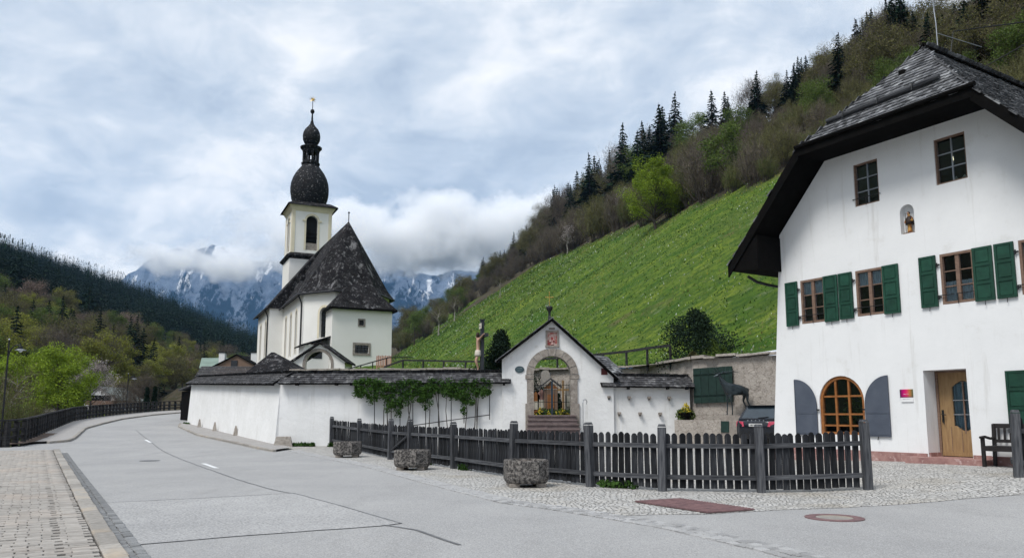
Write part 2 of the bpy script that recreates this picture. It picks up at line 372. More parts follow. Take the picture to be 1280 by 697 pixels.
def meadow_mat():
    n = NB('meadow_grass', .95, .1)
    c = n.mix(n.rng(n.noise(.16, 8, .72), .40, .60), (.050, .120, .014), (.175, .235, .030))
    c = n.mix(n.rng(n.noise(.05, 5, .6), .48, .62, 0, .6), c, (.11, .15, .032))
    c = n.mix(n.rng(n.noise(1.3, 7, .75), .42, .60), c, (.040, .090, .013))
    c = n.mix(n.rng(n.noise(.55, 7, .8), .56, .66, 0, .5), c, (.25, .28, .17))
    c = n.mix(n.rng(n.noise(.9, 5, .7), .60, .72), c, (.13, .155, .045))
    c = n.mix(n.rng(n.noise(.13, 7, .75), .60, .70, 0, .8), c, (.115, .105, .05))
    f = n.mix(n.rng(n.noise(.35, 5, .7), .35, .65), (.085, .068, .05), (.045, .045, .025))
    w = n.math('ADD', n.attr('wood'), n.rng(n.noise(.15, 4), 0, 1, -6, 6))
    c = n.mix(n.rng(w, -1.5, 2.5), c, f)
    n.bump(n.noise(1.8, 6, .75), .9, .5)
    return n.done(c)
def valley_mat():
    n = NB('valley_floor', .95, .1)
    c = n.mix(n.rng(n.noise(.05, 6, .65), .4, .6), (.055, .075, .03), (.075, .062, .045))
    c = n.mix(n.rng(n.noise(.6, 6, .7), .4, .65), c, (.035, .045, .022)); n.bump(n.noise(.8, 6, .7), .8, .6)
    return n.done(c)
def asphalt_mat(name, a, b, sp, dark):
    n = NB(name, .88, .25)
    c = n.mix(n.rng(n.noise(.35, 5, .6), .35, .68), a, b)
    c = n.mix(n.rng(n.noise(.9, 6, .7, n.mapv((1, .35, 1), rot=(0, 0, .55))), .52, .70, 0, .8), c, tuple(x*.78 for x in a))
    c = n.mix(n.rng(n.vor(sp), .0, .55, .75, 0), c, dark)
    c = n.mix(n.rng(n.noise(sp*1.7, 2, .5), .56, .74, 0, .7), c, tuple(min(1, x*1.75) for x in a))
    n.bump(n.noise(sp, 3), .5, .012); return n.done(c)
M['asphalt'] = asphalt_mat('worn_asphalt', (.335, .334, .333), (.28, .28, .282), 42, (.14, .14, .142))
M['asphalt_patch'] = asphalt_mat('coarse_asphalt_patch', (.37, .369, .368), (.29, .29, .292), 22, (.11, .11, .113))
def cobble_mat():
    n = NB('small_granite_cobbles', .85, .25)
    wob = n.N('ShaderNodeVectorMath'); wob.operation = 'ADD'
    nz = n.N('ShaderNodeTexNoise'); nz.inputs['Scale'].default_value = .8; n.L(n.pos, nz.inputs[0])
    sc = n.N('ShaderNodeVectorMath'); sc.operation = 'SCALE'; sc.inputs[3].default_value = .7; n.L(nz.outputs[1], sc.inputs[0])
    n.L(n.pos, wob.inputs[0]); n.L(sc.outputs[0], wob.inputs[1])
    v = wob.outputs[0]
    edge = n.vor(11.5, v, 'DISTANCE_TO_EDGE', 'Distance', .6)
    cell = n.vor(11.5, v, 'F1', 'Color', .6); bw = n.N('ShaderNodeSeparateColor'); n.L(cell, bw.inputs[0])
    c = n.mix(bw.outputs[0], (.54, .53, .51), (.42, .415, .405))
    c = n.mix(n.rng(n.noise(.5, 5), .5, .7), c, (.44, .41, .36))
    c = n.mix(n.rng(edge, .01, .06, .85, 0), c, (.18, .17, .155))
    n.bump(n.rng(edge, 0, .12), 1.0, .03); return n.done(c)
M['cobble'] = cobble_mat()
def path_far_mat():
    n = NB('block_paving_far', .9, .2)
    v = n.mapv((1, 1, 1), rot=(0, 0, .5)); br = n.N('ShaderNodeTexBrick'); n.L(v, br.inputs[0]); br.inputs['Scale'].default_value = 4
    br.inputs['Color1'].default_value = (.36, .35, .345, 1); br.inputs['Color2'].default_value = (.30, .29, .285, 1); br.inputs['Mortar'].default_value = (.17, .16, .15, 1)
    br.inputs['Mortar Size'].default_value = .012
    return n.done(n.mix(n.rng(n.noise(1.2, 6), .45, .7, 0, .5), br.outputs[0], (.27, .255, .24)))
M['path_far'] = path_far_mat()
def mountain_mat():
    n = NB('haze_tinted_limestone', .95, .1)
    sep = n.N('ShaderNodeSeparateXYZ'); n.L(n.geo.outputs['Normal'], sep.inputs[0]); sp = n.N('ShaderNodeSeparateXYZ'); n.L(n.pos, sp.inputs[0])
    rock = n.mix(n.rng(n.noise(.012, 9, .7), .35, .65), (.21, .265, .36), (.07, .11, .18))  # grey rock tinted blue: distance haze put into the colour
    st = n.mapv((1, .3, .22))
    fz = n.math('SUBTRACT', n.noise(.010, 9, .75, n.mapv((1, .4, .55))), n.rng(sp.outputs[2], 250, 950, -.09, .16))
    c = n.mix(n.rng(fz, .45, .49), rock, (.005, .028, .065))  # forest tone, with the same haze blue mixed in
    snow = n.math('ADD', n.noise(.012, 9, .75, st), n.rng(sp.outputs[2], 300, 1000, -.1, .08))
    c = n.mix(n.rng(snow, .57, .62), c, (.80, .82, .86)); n.bump(n.noise(.02, 9, .75), 1, 30)
    return n.done(c)
M['mountain'] = mountain_mat(); M['meadow'] = meadow_mat(); M['valley'] = valley_mat()
def stonewall_mat():
    n = NB('rough_rubble_stone', .95, .15)
    e = n.vor(2.6, n.mapv((1, 1, 2.0)), 'DISTANCE_TO_EDGE', 'Distance', .8)
    c = n.mix(n.rng(n.noise(2.2, 8, .75), .3, .7), (.47, .43, .39), (.30, .27, .24))
    c = n.mix(n.rng(n.noise(9, 6, .7), .55, .66), c, (.19, .165, .145))
    c = n.mix(n.rng(e, .01, .04, .55, 0), c, (.21, .185, .16)); n.bump(n.noise(7, 8, .75), .9, .08); return n.done(c)
M['rubble'] = stonewall_mat()
def churchroof_mat():
    n = NB('old_church_shingles', .95, .05)
    c = n.mix(n.rng(n.noise(1.1, 6, .7), .35, .65), (.009, .009, .010), (.024, .023, .025))
    c = n.mix(n.rng(n.noise(2.6, 8, .85), .55, .62, 0, .7), c, (.28, .28, .29))
    c = n.mix(n.rng(n.noise(.9, 5, .6, n.mapv((1.2, 1.2, .25))), .60, .68, 0, .45), c, (.33, .33, .34))
    n.bump(n.noise(4, 4, .7), .7, .12); return n.done(c)
M['church_roof'] = churchroof_mat()
M['onion'] = mat('dark_dome_shingles', (.0075, .008, .0095), (.016, .017, .020), scale=2.2, rough=.75, spec=.15, bump=.4, bscale=9, c3=(.26, .26, .27), s3=4.5, lo3=.60, hi3=.68)
def planter_mat():
    n = NB('exposed_aggregate_concrete', .95, .15); tc = n.N('ShaderNodeTexCoord').outputs['Object']
    c = n.mix(n.rng(n.noise(16, 6, .75, tc), .44, .58), (.045, .042, .042), (.23, .215, .20))
    c = n.mix(n.rng(n.noise(5, 5, .7, tc), .6, .75), c, (.03, .03, .028)); n.bump(n.noise(22, 4, .7, tc), .9, .03); return n.done(c)
M['aggregate'] = planter_mat()

# ------------------------------------------------------------------ ground sheet, hillside, mountain
gx = spaced([(-2400, -900, 150), (-900, -400, 25), (-400, -120, 8), (-120, -45, 3), (-45, -18, .8), (-18, 20, 3), (20, 200, 30), (200, 1600, 200)])
gy = spaced([(-60, 20, 6), (20, 100, 1.6), (100, 300, 6), (300, 1100, 20), (1100, 3600, 250)])
grid_obj('ground', gx, gy, lambda i, j: (gx[i], gy[j], GL(gx[i], gy[j])), M['valley'])
EDGE_PX = [(1300, 150), (1200, 175), (1100, 190), (1000, 214), (975, 222), (950, 232), (900, 248), (860, 262), (815, 283), (760, 296), (709, 316), (660, 338), (640, 350), (600, 372), (560, 402), (530, 425), (505, 440)]
EDGE = [HG(*p) for p in EDGE_PX]; EDGE = [e for e in EDGE if e is not None]
_ey = [e.y for e in EDGE]; _ex = [e.x for e in EDGE]
o_ = np.argsort(_ey); _ey = [_ey[i] for i in o_]; _ex = [_ex[i] for i in o_]
def xedge(Y): return interp(Y, _ey, _ex) if Y <= _ey[-1] else _ex[-1]-(Y-_ey[-1])*.33
hx = spaced([(-150, -45, 6), (-45, 60, 1.0), (60, 200, 4), (200, 460, 12)])
hd = spaced([(0, 90, 1.2), (90, 260, 4), (260, 640, 14)])
def hfn(i, j): X = hx[i]; Y = yr(X)+hd[j]; return (X, Y, H(X, Y))
grid_obj('hillside', hx, hd, hfn, M['meadow'], ('wood', lambda X, Y, Z: 12.0 if (Y > 56 and (q_wall(X, Y) < 15 or X < -42)) else X-xedge(Y)))
cyx = spaced([(-22, 8, 1.5)]); cyy = spaced([(33.7, 42.5, 1.1)])
grid_obj('churchyard_ground', cyx, cyy, lambda i, j: (max(cyx[i], -9.2-(cyy[j]-33.3)*.598), cyy[j], 1.1+.08*mnoise.noise(Vector((cyx[i], cyy[j], 0)))), M['meadow'], ('wood', lambda X, Y, Z: -50.0))

mpx = [0, 60, 120, 150, 165, 190, 215, 262, 300, 340, 420, 480, 540, 600, 650, 720, 900]
mpy = [440, 405, 350, 328, 319, 306, 297, 302, 315, 322, 318, 326, 334, 328, 322, 312, 310]
def mfn(i, j):
    px, t = mxs[i], mts[j]; Y0 = 3400+900*t
    X = (px-640)/FPX*4200*(.82+.18*t); top = (at(0, interp(px, mpx, mpy), 4200)).z
    sh = t/1.0 if t <= 1 else 1-(t-1)*1.5
    sh = sh**1.15 if t <= 1 else sh
    v = Vector((X*.0026, Y0*.0026, 1.3))
    rid = mnoise.ridged_multi_fractal(v, .9, 2.1, 7, 1.0, 2.0)-1.0
    fin = mnoise.fractal(v*4.5, .7, 2.1, 6)
    return (X, Y0, top*max(sh, -.1)-20+(rid*75+fin*75)*min(1, 1.6*t)*(1 if t < .7 else max(.34, 1-(t-.7)*2.4)))
mxs = list(np.linspace(-60, 860, 280)); mts = list(np.linspace(0, 1.35, 90))
mo = grid_obj('mountain', mxs, mts, mfn, M['mountain'], smooth=True)

# ------------------------------------------------------------------ road and paths
def loft(name, A, B, nu, nv, dz, mat_, fz=g, parent=None, wob=0):
    def resample(P, n):
        P = [Vector((p[0], p[1])) for p in P]; d = [0]
        for a, b in zip(P, P[1:]): d.append(d[-1]+(b-a).length)
        return [Vector((interp(d[-1]*i/n, d, [p.x for p in P]), interp(d[-1]*i/n, d, [p.y for p in P]))) for i in range(n+1)]
    a, b = resample(A, nu), resample(B, nu); V = []
    for i in range(nu+1):
        for j in range(nv+1):
            p = a[i].lerp(b[i], j/nv)
            if wob and j in (0, nv): p = p+Vector((mnoise.noise(Vector((p.x*3, p.y*3, 1))), mnoise.noise(Vector((p.x*3, p.y*3, 7)))))*wob
            V.append((p.x, p.y, fz(p.x, p.y)+dz))
    idx = np.arange((nu+1)*(nv+1)).reshape(nu+1, nv+1)
    F = np.stack([idx[:-1, :-1], idx[:-1, 1:], idx[1:, 1:], idx[1:, :-1]], -1).reshape(-1, 4)
    me = npmesh(name, V, F, mat_, smooth=True)
    bm = bmesh.new(); bm.from_mesh(me); bmesh.ops.recalc_face_normals(bm, faces=bm.faces)
    if sum(f.normal.z for f in bm.faces) < 0: bmesh.ops.reverse_faces(bm, faces=bm.faces)
    bm.to_mesh(me); bm.free()
    o = link(name, me, parent)
    return o if parent else structure(o)
KD = Vector((-.523, .852)).normalized(); KN = Vector((-KD.y, KD.x))       # kerb direction, and towards the footpath
K0 = Vector((-3.98, 8.14))
def kp(a, b): return K0+KD*a+KN*b
rl = [(2.0, -2), (kp(-10, 0).x, kp(-10, 0).y)]
def road_l(Y):
    if Y < 29.9: return K0.x-(Y-K0.y)*(.523/.852)
    if Y < 32.3: return interp(Y, [29.9, 30.2, 31.6, 32.3], [-17.4, -34, -24, -21.3])
    return xrail(Y)+.1
def road_r(Y): return interp(Y, [-10, 33.1, 33.2, 54.2, 75, 120], [16, 16, -9.9, -22.4, -20, 5])
rys = spaced([(-6, 29.7, .6), (29.7, 34, .15), (34, 118, .8)])
nu = 110
grid_obj('road', list(range(nu+1)), rys, lambda i, j: ((lambda x: (x, rys[j], g(x, rys[j])))(road_l(rys[j])+(road_r(rys[j])-road_l(rys[j]))*i/nu)), M['asphalt'])
road = bpy.data.objects['road']
CE = [G(*p) for p in [(357, 561.5), (461, 582), (546, 605), (640, 629), (697, 637), (765, 645)]]+[Vector((2.2, 11.6, 0))]+[G(*p) for p in [(880, 643), (960, 638), (1080, 632.5), (1200, 624), (1280, 617.5)]]+[Vector((16, 13.4, 0))]
CE = [(-10.0, 33.1)]+[(p.x, p.y) for p in CE]
loft('cobbled_forecourt', CE, [(-9.95, 33.2), (16, 33.2)], 120, 60, .005, M['cobble'], wob=.06)
def ribbon(name, pts, w, dz, mat_, parent, n=60, wob=0):
    P = [Vector((p[0], p[1])) for p in pts]; A = []; B = []
    for i, p in enumerate(P):
        t = (P[min(i+1, len(P)-1)]-P[max(0, i-1)]).normalized(); nn = Vector((-t.y, t.x))*(w/2); A.append(p+nn); B.append(p-nn)
    return loft(name, A, B, n, 1, dz, mat_, parent=parent, wob=wob)
seam = [G(*p) for p in [(170, 537), (178, 544), (190, 553), (197, 559), (205, 564), (225, 573), (263, 587), (300, 600), (345, 613), (370, 617), (430, 633), (500, 654)]]
ribbon('tar_seam', seam, .034, .006, M['tar'], road, 90, .03)
ribbon('tar_seam', [G(*p) for p in [(480, 656), (520, 662), (545, 671), (575, 681)]], .05, .0065, M['tar'], road, 30, .02)
pa = [G(*p) for p in [(126, 628.5), (250, 622.5), (370, 616)]]; pb = [G(*p) for p in [(168, 681), (300, 670), (480, 657), (500, 654)]]
loft('asphalt_patch', pa, pb, 30, 12, .004, M['asphalt_patch'], parent=road, wob=.02)
ribbon('tar_seam', pa, .035, .007, M['tar'], road, 30, .03); ribbon('tar_seam', pb, .03, .0075, M['tar'], road, 30, .03)
for a, b in (((182, 549.3), (188, 552.8)), ((254, 579), (271, 585))):
    p, q = G(*a), G(*b); ribbon('lane_marking', [p, p.lerp(q, .5), q], .13, .008, M['white_paint'], road, 6)
mbk = MB(); dp = G(187, 575.5); mbk.lathe([(.30, .004), (.30, .010), (.0, .012)], 20, (dp.x, dp.y, dp.z)); mbk.build('drain_cover', M['tar'], road)

# kerb stones and paths ------------------------------------------------------------
def kerb_line(pname, pts, length, w, h, mat_, limit=999):
    root = bpy.data.objects.new(pname, None); COL.objects.link(root); structure(root)
    P = [Vector((p[0], p[1])) for p in pts]; d = [0]
    for a, b in zip(P, P[1:]): d.append(d[-1]+(b-a).length)
    def ev(s): return Vector((interp(s, d, [p.x for p in P]), interp(s, d, [p.y for p in P])))
    rr = random.Random(5); s = 0; meshes = []
    for k in range(4):
        b = MB(); b.box((0, 0, 0), (1, w, h+.1)); bm = bmesh.new()
        me = bpy.data.meshes.new('kerb_stone'); me.from_pydata(b.v, [], b.f); bm.from_mesh(me)
        bmesh.ops.bevel(bm, geom=[e for e in bm.edges], offset=.018, segments=1, affect='EDGES')
        for v in bm.verts: v.co += Vector((0, rr.uniform(-.008, .008), rr.uniform(-.005, .005)))
        bm.to_mesh(me); bm.free(); me.materials.append(mat_); meshes.append(me)
    k = 0
    while s < d[-1]-.3:
        L_ = min(length*rr.uniform(.75, 1.25), d[-1]-s); a, b = ev(s), ev(s+L_); c = (a+b)/2; t = b-a
        o = link('kerb_stone', meshes[k % 4], root); o.location = (c.x, c.y, g(c.x, c.y)+h/2-.05+rr.uniform(-.004, .004)); o.scale = (t.length-.012, 1, 1)
        dzz = g(b.x, b.y)-g(a.x, a.y); o.rotation_euler = (0, -math.atan2(dzz, t.length), math.atan2(t.y, t.x)); s += L_; k += 1
    return root
kerb_line('kerb_footpath', [kp(-4, .11), kp(25.3, .11)], .9, .21, .115, M['stone_kerb'])
FK = [(-21.5, 34.2), (-20.8, 34.9), (-20.4, 35.6), (-21.3, 37.8), (-26.2, 47.7), (-28.6, 54.2), (-31.5, 62.7), (-33.5, 72.2), (-34.2, 82.2), (-32.5, 92), (-28, 104)]
kerb_line('kerb_road', FK[1:], 1.2, .16, .11, M['stone_kerb'])
RP = [(-20.9, 32.3), (-21.6, 34.4), (-25.9, 43.4), (-32.0, 56.5), (-33.6, 61.1), (-35.0, 66.2), (-36.4, 72.2), (-37.6, 79.4), (-38.0, 85), (-36.6, 92), (-33, 102), (-31, 106)]
loft('footpath_far', FK, [(-21.2, 34.25)]+RP[2:], 60, 4, .105, M['path_far'])
loft('verge', [(-20.7, 33.0), (-21.2, 34.6), (-24.2, 41.4)], [(-21.3, 32.6), (-21.9, 34.4), (-24.9, 41.4)], 30, 3, .112, M['earth'], wob=.12)
WK = [(-23.3, 54.6), (-21.6, 50.4), (-16.6, 41.1), (-12.0, 34.3), (-10.2, 31.4), (-9.0, 29.6)]
kerb_line('kerb_wall', WK, 1.1, .14, .09, M['stone_kerb'])
loft('footpath_wall', WK, [(-22.5, 54.4), (-22.0, 53.2), (-18.9, 48.3), (-13.9, 39.8), (-10.0, 33.3), (-8.8, 31.2)], 40, 3, .085, M['path_far'])
# block paving of the near footpath: single pavers in front, one mass beyond
fp = loft('footpath', [kp(-6, .22), kp(25, .22)], [kp(-6, 3.6), kp(25, 3.6)], 40, 6, .085, M['joint'])
rr = random.Random(3); cand = []
PW, PL = .245, .118
pm = []
for k in range(5):
    b = MB(); b.box((0, 0, -.02), (PL-.008, PW-.012, .06)); me = bpy.data.meshes.new('paver'); me.from_pydata(b.v, [], b.f)
    bm = bmesh.new(); bm.from_mesh(me); bmesh.ops.bevel(bm, geom=[e for e in bm.edges if all(v.co.z > 0 for v in e.verts)], offset=.006, segments=1, affect='EDGES')
    for v in bm.verts: v.co += Vector((rr.uniform(-.003, .003), rr.uniform(-.003, .003), 0))
    bm.to_mesh(me); bm.free(); me.materials.append(M['paver']); me.materials.append(M['paver_far']); pm.append(me)
for a_ in range(int(31/PL)):
    off = (a_ % 2)*.5*PW+rr.uniform(-.02, .02)
    for cidx in range(14):
        p = kp(-6+a_*PL, .235+PW*(cidx+.5)+(off if cidx else off*.5)); zz = g(p.x, p.y)+.115+rr.uniform(-.004, .003)
        if rr.random() < .006: continue
        x, y = pix(p.x, p.y, zz); cand.append((p.y if (-5 < x < 1300 and y < 700) else 99+p.y, p, zz, rr.uniform(-.03, .03), rr.randrange(5)))
cand.sort(key=lambda c: c[0]); ka = math.atan2(KD.y, KD.x)
V = []; F = []
for i, (_, p, zz, dr, k) in enumerate(cand):
    if i < 300:
        o = link('paver', pm[k], fp); o.location = (p.x, p.y, zz-.01); o.rotation_euler = (rr.uniform(-.012, .012), rr.uniform(-.012, .012), ka+dr)
    else:
        L2, W2 = (PL-.008)/2, (PW-.012)/2; c_, s_ = math.cos(ka+dr), math.sin(ka+dr); o0 = len(V)
        for z_, in_ in ((-.03, 0), (0, 0), (.006, .006)):
            for ux, uy in ((-1, -1), (1, -1), (1, 1), (-1, 1)):
                x_, y_ = ux*(L2-in_), uy*(W2-in_); V.append((p.x+x_*c_-y_*s_, p.y+x_*s_+y_*c_, zz-.006+z_))
        F += [tuple(o0+q for q in f) for f in ((8, 9, 10, 11), (0, 1, 5, 4), (1, 2, 6, 5), (2, 3, 7, 6), (3, 0, 4, 7), (4, 5, 9, 8), (5, 6, 10, 9), (6, 7, 11, 10), (7, 4, 8, 11))]
me = npmesh('pavers', V, F, M['paver_far']); o = link('pavers', me, fp); o['kind'] = 'stuff'
# sett gutters
def sett_rows(pname, path, rows, size, mat_, single=160):
    root = bpy.data.objects.new(pname, None); COL.objects.link(root); structure(root)
    P = [Vector((p[0], p[1])) for p in path]; d = [0]
    for a, b in zip(P, P[1:]): d.append(d[-1]+(b-a).length)
    ms = []; rr = random.Random(8)
    for k in range(5):
        b = MB(); b.box((0, 0, 0), (1, 1, 1)); me = bpy.data.meshes.new('sett'); me.from_pydata(b.v, [], b.f); bm = bmesh.new(); bm.from_mesh(me)
        bmesh.ops.bevel(bm, geom=list(bm.edges), offset=.1, segments=1, affect='EDGES')
        for v in bm.verts: v.co += Vector([rr.uniform(-.06, .06) for _ in range(3)])
        bm.to_mesh(me); bm.free(); me.materials.append(mat_); ms.append(me)
    items = []
    for r in range(rows):
        s = rr.uniform(0, size)
        while s < d[-1]:
            L_ = size*rr.uniform(.8, 1.3); m = min(s+L_/2, d[-1]); c = Vector((interp(m, d, [p.x for p in P]), interp(m, d, [p.y for p in P])))
            c2 = Vector((interp(min(m+.05, d[-1]), d, [p.x for p in P]), interp(min(m+.05, d[-1]), d, [p.y for p in P]))); t = (c2-c) if (c2-c).length > 1e-4 else (P[-1]-P[-2])
            t.normalize(); n_ = Vector((-t.y, t.x)); c = c+n_*(r-(rows-1)/2)*size
            items.append((c, L_, math.atan2(t.y, t.x)+rr.uniform(-.05, .05))); s += L_+.012
    items.sort(key=lambda i: i[0].y)
    V = []; F = []
    for i, (c, L_, a) in enumerate(items):
        z = g(c.x, c.y)+.004+rr.uniform(-.004, .006)
        if i < single:
            o = link('sett', ms[i % 5], root); o.location = (c.x, c.y, z-.02); o.rotation_euler = (rr.uniform(-.04, .04), rr.uniform(-.04, .04), a); o.scale = (L_-.006, size-.012, .07)
        else:
            me = ms[i % 5]; o0 = len(V); ca, sa = math.cos(a), math.sin(a)
            for v in me.vertices:
                x_, y_ = v.co.x*(L_-.006), v.co.y*(size-.012); V.append((c.x+x_*ca-y_*sa, c.y+x_*sa+y_*ca, z-.02+v.co.z*.07))
            F += [tuple(o0+q for q in p.vertices) for p in me.polygons]
    if F:
        me = bpy.data.meshes.new('setts'); me.from_pydata(V, [], F); me.materials.append(mat_); o = link('setts', me, root); o['kind'] = 'stuff'
SP = [(3.9, 5.6), (3.0, 8.14), (2.8, 8.7), (2.1, 10.3), (1.5, 11.2), (.75, 12.3), (0.02, 13.1), (-1.55, 16.5), (-4.05, 22.3), (-8.4, 30.1)]
sett_rows('gutter_forecourt', SP, 3, .14, M['sett'], 170)
sett_rows('gutter_footpath', [kp(-4, -.12), kp(24, -.12)], 2, .12, mat('dark_setts', (.24, .245, .25), (.16, .165, .17), scale=9, rnd=.2, bump=.4), 120)
# ------------------------------------------------------------------ shingles on a sloping polygon
def shingles(origin, eu, ev, poly, w, expo, rng_, thick=.018, lift=.0):
    """rows of boards on the plane origin + a*eu + b*ev (ev up the slope); poly in (a, b)"""
    n = eu.cross(ev).normalized()
    if n.z < 0: n = -n
    V = []; F = []
    def inside(a, b):
        c = False; k = len(poly)
        for i in range(k):
            x0, y0 = poly[i]; x1, y1 = poly[(i+1) % k]
            if (y0 > b) != (y1 > b) and a < (x1-x0)*(b-y0)/(y1-y0)+x0: c = not c
        return c
    a0, a1 = min(p[0] for p in poly), max(p[0] for p in poly); b0, b1 = min(p[1] for p in poly), max(p[1] for p in poly)
    b = b0
    while b < b1:
        a = a0-rng_.random()*w
        while a < a1:
            ww = w*rng_.uniform(.6, 1.25)
            if inside(a+ww/2, min(b+expo*.5, b1-.001)):
                bb = b+rng_.uniform(-.018, .012); L_ = expo*1.35; t0 = thick*rng_.uniform(.8, 1.6)+lift; o = len(V)
                for (aa, b_, hi, lo_) in ((a+.004, bb, t0+.012, -.01), (a+ww-.004, bb, t0+.012, -.01), (a+ww-.004, bb+L_, .004+lift, -.01), (a+.004, bb+L_, .004+lift, -.01)):
                    p = origin+eu*aa+ev*b_; V.append(p+n*hi); V.append(p+n*lo_)
                F += [(o, o+2, o+4, o+6), (o, o+1, o+3, o+2), (o, o+6, o+7, o+1), (o+2, o+3, o+5, o+4)]
            a += ww
        b += expo
    return V, F
def shingle_part(name, sets, mat_, parent):
    V = []; F = []
    for v, f in sets:
        o = len(V); V += v; F += [tuple(i+o for i in q) for q in f]
    me = bpy.data.meshes.new(name); me.from_pydata([tuple(p) for p in V], [], F); me.materials.append(mat_)
    o = link(name, me, parent); o['kind'] = 'stuff'; return o

# ------------------------------------------------------------------ the white house
HO = Vector((10.31, 18.33, 0)); HROT = math.atan2(-.8562, .5166)
house = thing('white_house', 'white plastered house with green shutters and half-hipped shingle roof on the right', 'house', HO, HROT)
def hl(px, py, y=0.0):                              # photo pixel on the plane y of the house frame -> (x, z)
    d = ray(px, py); ux = Vector((.5166, -.8562)); uy = Vector((.8562, .5166))
    k = (y+Vector((HO.x, HO.y)).dot(uy))/Vector((d[0], d[1])).dot(uy); p = Vector((d[0]*k, d[1]*k)); return (p-Vector((HO.x, HO.y))).dot(ux), CAM_Z+d[2]*k
CX = -.70; ZR, PT = 11.30, 1.08; DEP = 12.0
def frf(u, w, d): return (u, d, w)
win = [(-3.97, -3.18, 4.06, 5.30), (-2.21, -1.41, 4.08, 5.30), (.07, .86, 4.12, 5.34), (1.84, 2.63, 4.12, 5.34)]
uwin = [(-2.09, -1.38, 7.03, 8.19), (.13, .88, 7.05, 8.2)]
gwin = (1.95, 2.72, 1.28, 2.45)
rect = lambda a: [(a[0], a[2]), (a[1], a[2]), (a[1], a[3]), (a[0], a[3])]
AC, AR, AZ, AB = -2.855, .685, 1.86, .98
archh = [(AC-AR, AB), (AC+AR, AB)]+arc(AC, AZ, AR, 0, math.pi, 14)
NC, NR, NZ, NBT = -.67, .185, 6.58, 6.02
nich = [(NC-NR, NBT), (NC+NR, NBT)]+arc(NC, NZ, NR, 0, math.pi, 10)
door_h = [(-.54, .50), (.50, .50), (.49, 2.57), (-.54, 2.57)]
holes = [rect(w) for w in win]+[rect(w) for w in uwin]+[rect(gwin), archh, nich, door_h]
deps = [.14]*4+[.14]*2+[.14, .22, .17, .55]
tz = lambda lat: ZR-.30-PT*lat
outer = [(-5.25, -.4), (3.75, -.4), (3.28, tz(3.95)), (CX+1.35, tz(1.35)), (CX-1.35, tz(1.35)), (-4.62, tz(3.92))]
mb = MB(); mb.wall(outer, holes, deps, frf)
mb.add([(-5.25, 0, -.4), (-5.25, DEP, -.4), (-4.62, DEP, tz(3.92)), (-4.62, 0, tz(3.92))], [(0, 1, 2, 3)])
mb.add([(3.75, 0, -.4), (3.75, DEP, -.4), (3.28, DEP, tz(3.95)), (3.28, 0, tz(3.95))], [(3, 2, 1, 0)])
mb.add([(a, DEP, b) for a, b in outer], [(5, 4, 3, 2, 1, 0)])
mb.build('wall', M['plaster'], house, fixn=False)
mb = MB(); mb.add([(NC-.3, .17, 5.9), (NC+.3, .17, 5.9), (NC+.3, .17, 6.9), (NC-.3, .17, 6.9)], [(0, 1, 2, 3)]); mb.build('niche_back', M['plaster'], house)
# dark rooms behind the windows
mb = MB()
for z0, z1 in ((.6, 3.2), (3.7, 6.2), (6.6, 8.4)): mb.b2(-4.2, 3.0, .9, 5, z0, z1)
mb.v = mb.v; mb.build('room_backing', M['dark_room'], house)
# marble plinth slabs
rr = random.Random(4); x = -5.2
while x < 3.7:
    w = rr.uniform(.8, 1.3); x1 = min(x+w, 3.7)
    for a, b in (((x, min(x1, -.56)) if x < -.56 else None, None), ((max(x, .52), x1) if x1 > .52 else None, None)):
        if a and a[1]-a[0] > .05:
            m_ = MB(); m_.b2(a[0]+.004, a[1]-.004, -.035+rr.uniform(-.006, .004), .01, -.3, .585+rr.uniform(-.008, .008)); m_.build('plinth_slab', M['marble'], house)
    x = x1
m_ = MB(); m_.b2(-.535, -.500, .02, .54, .3, .60); m_.build('plinth_slab', M['marble'], house)
m_ = MB(); m_.b2(-.90, .95, -.40, .54, .2, .505); m_.build('door_step', M['marble'], house)
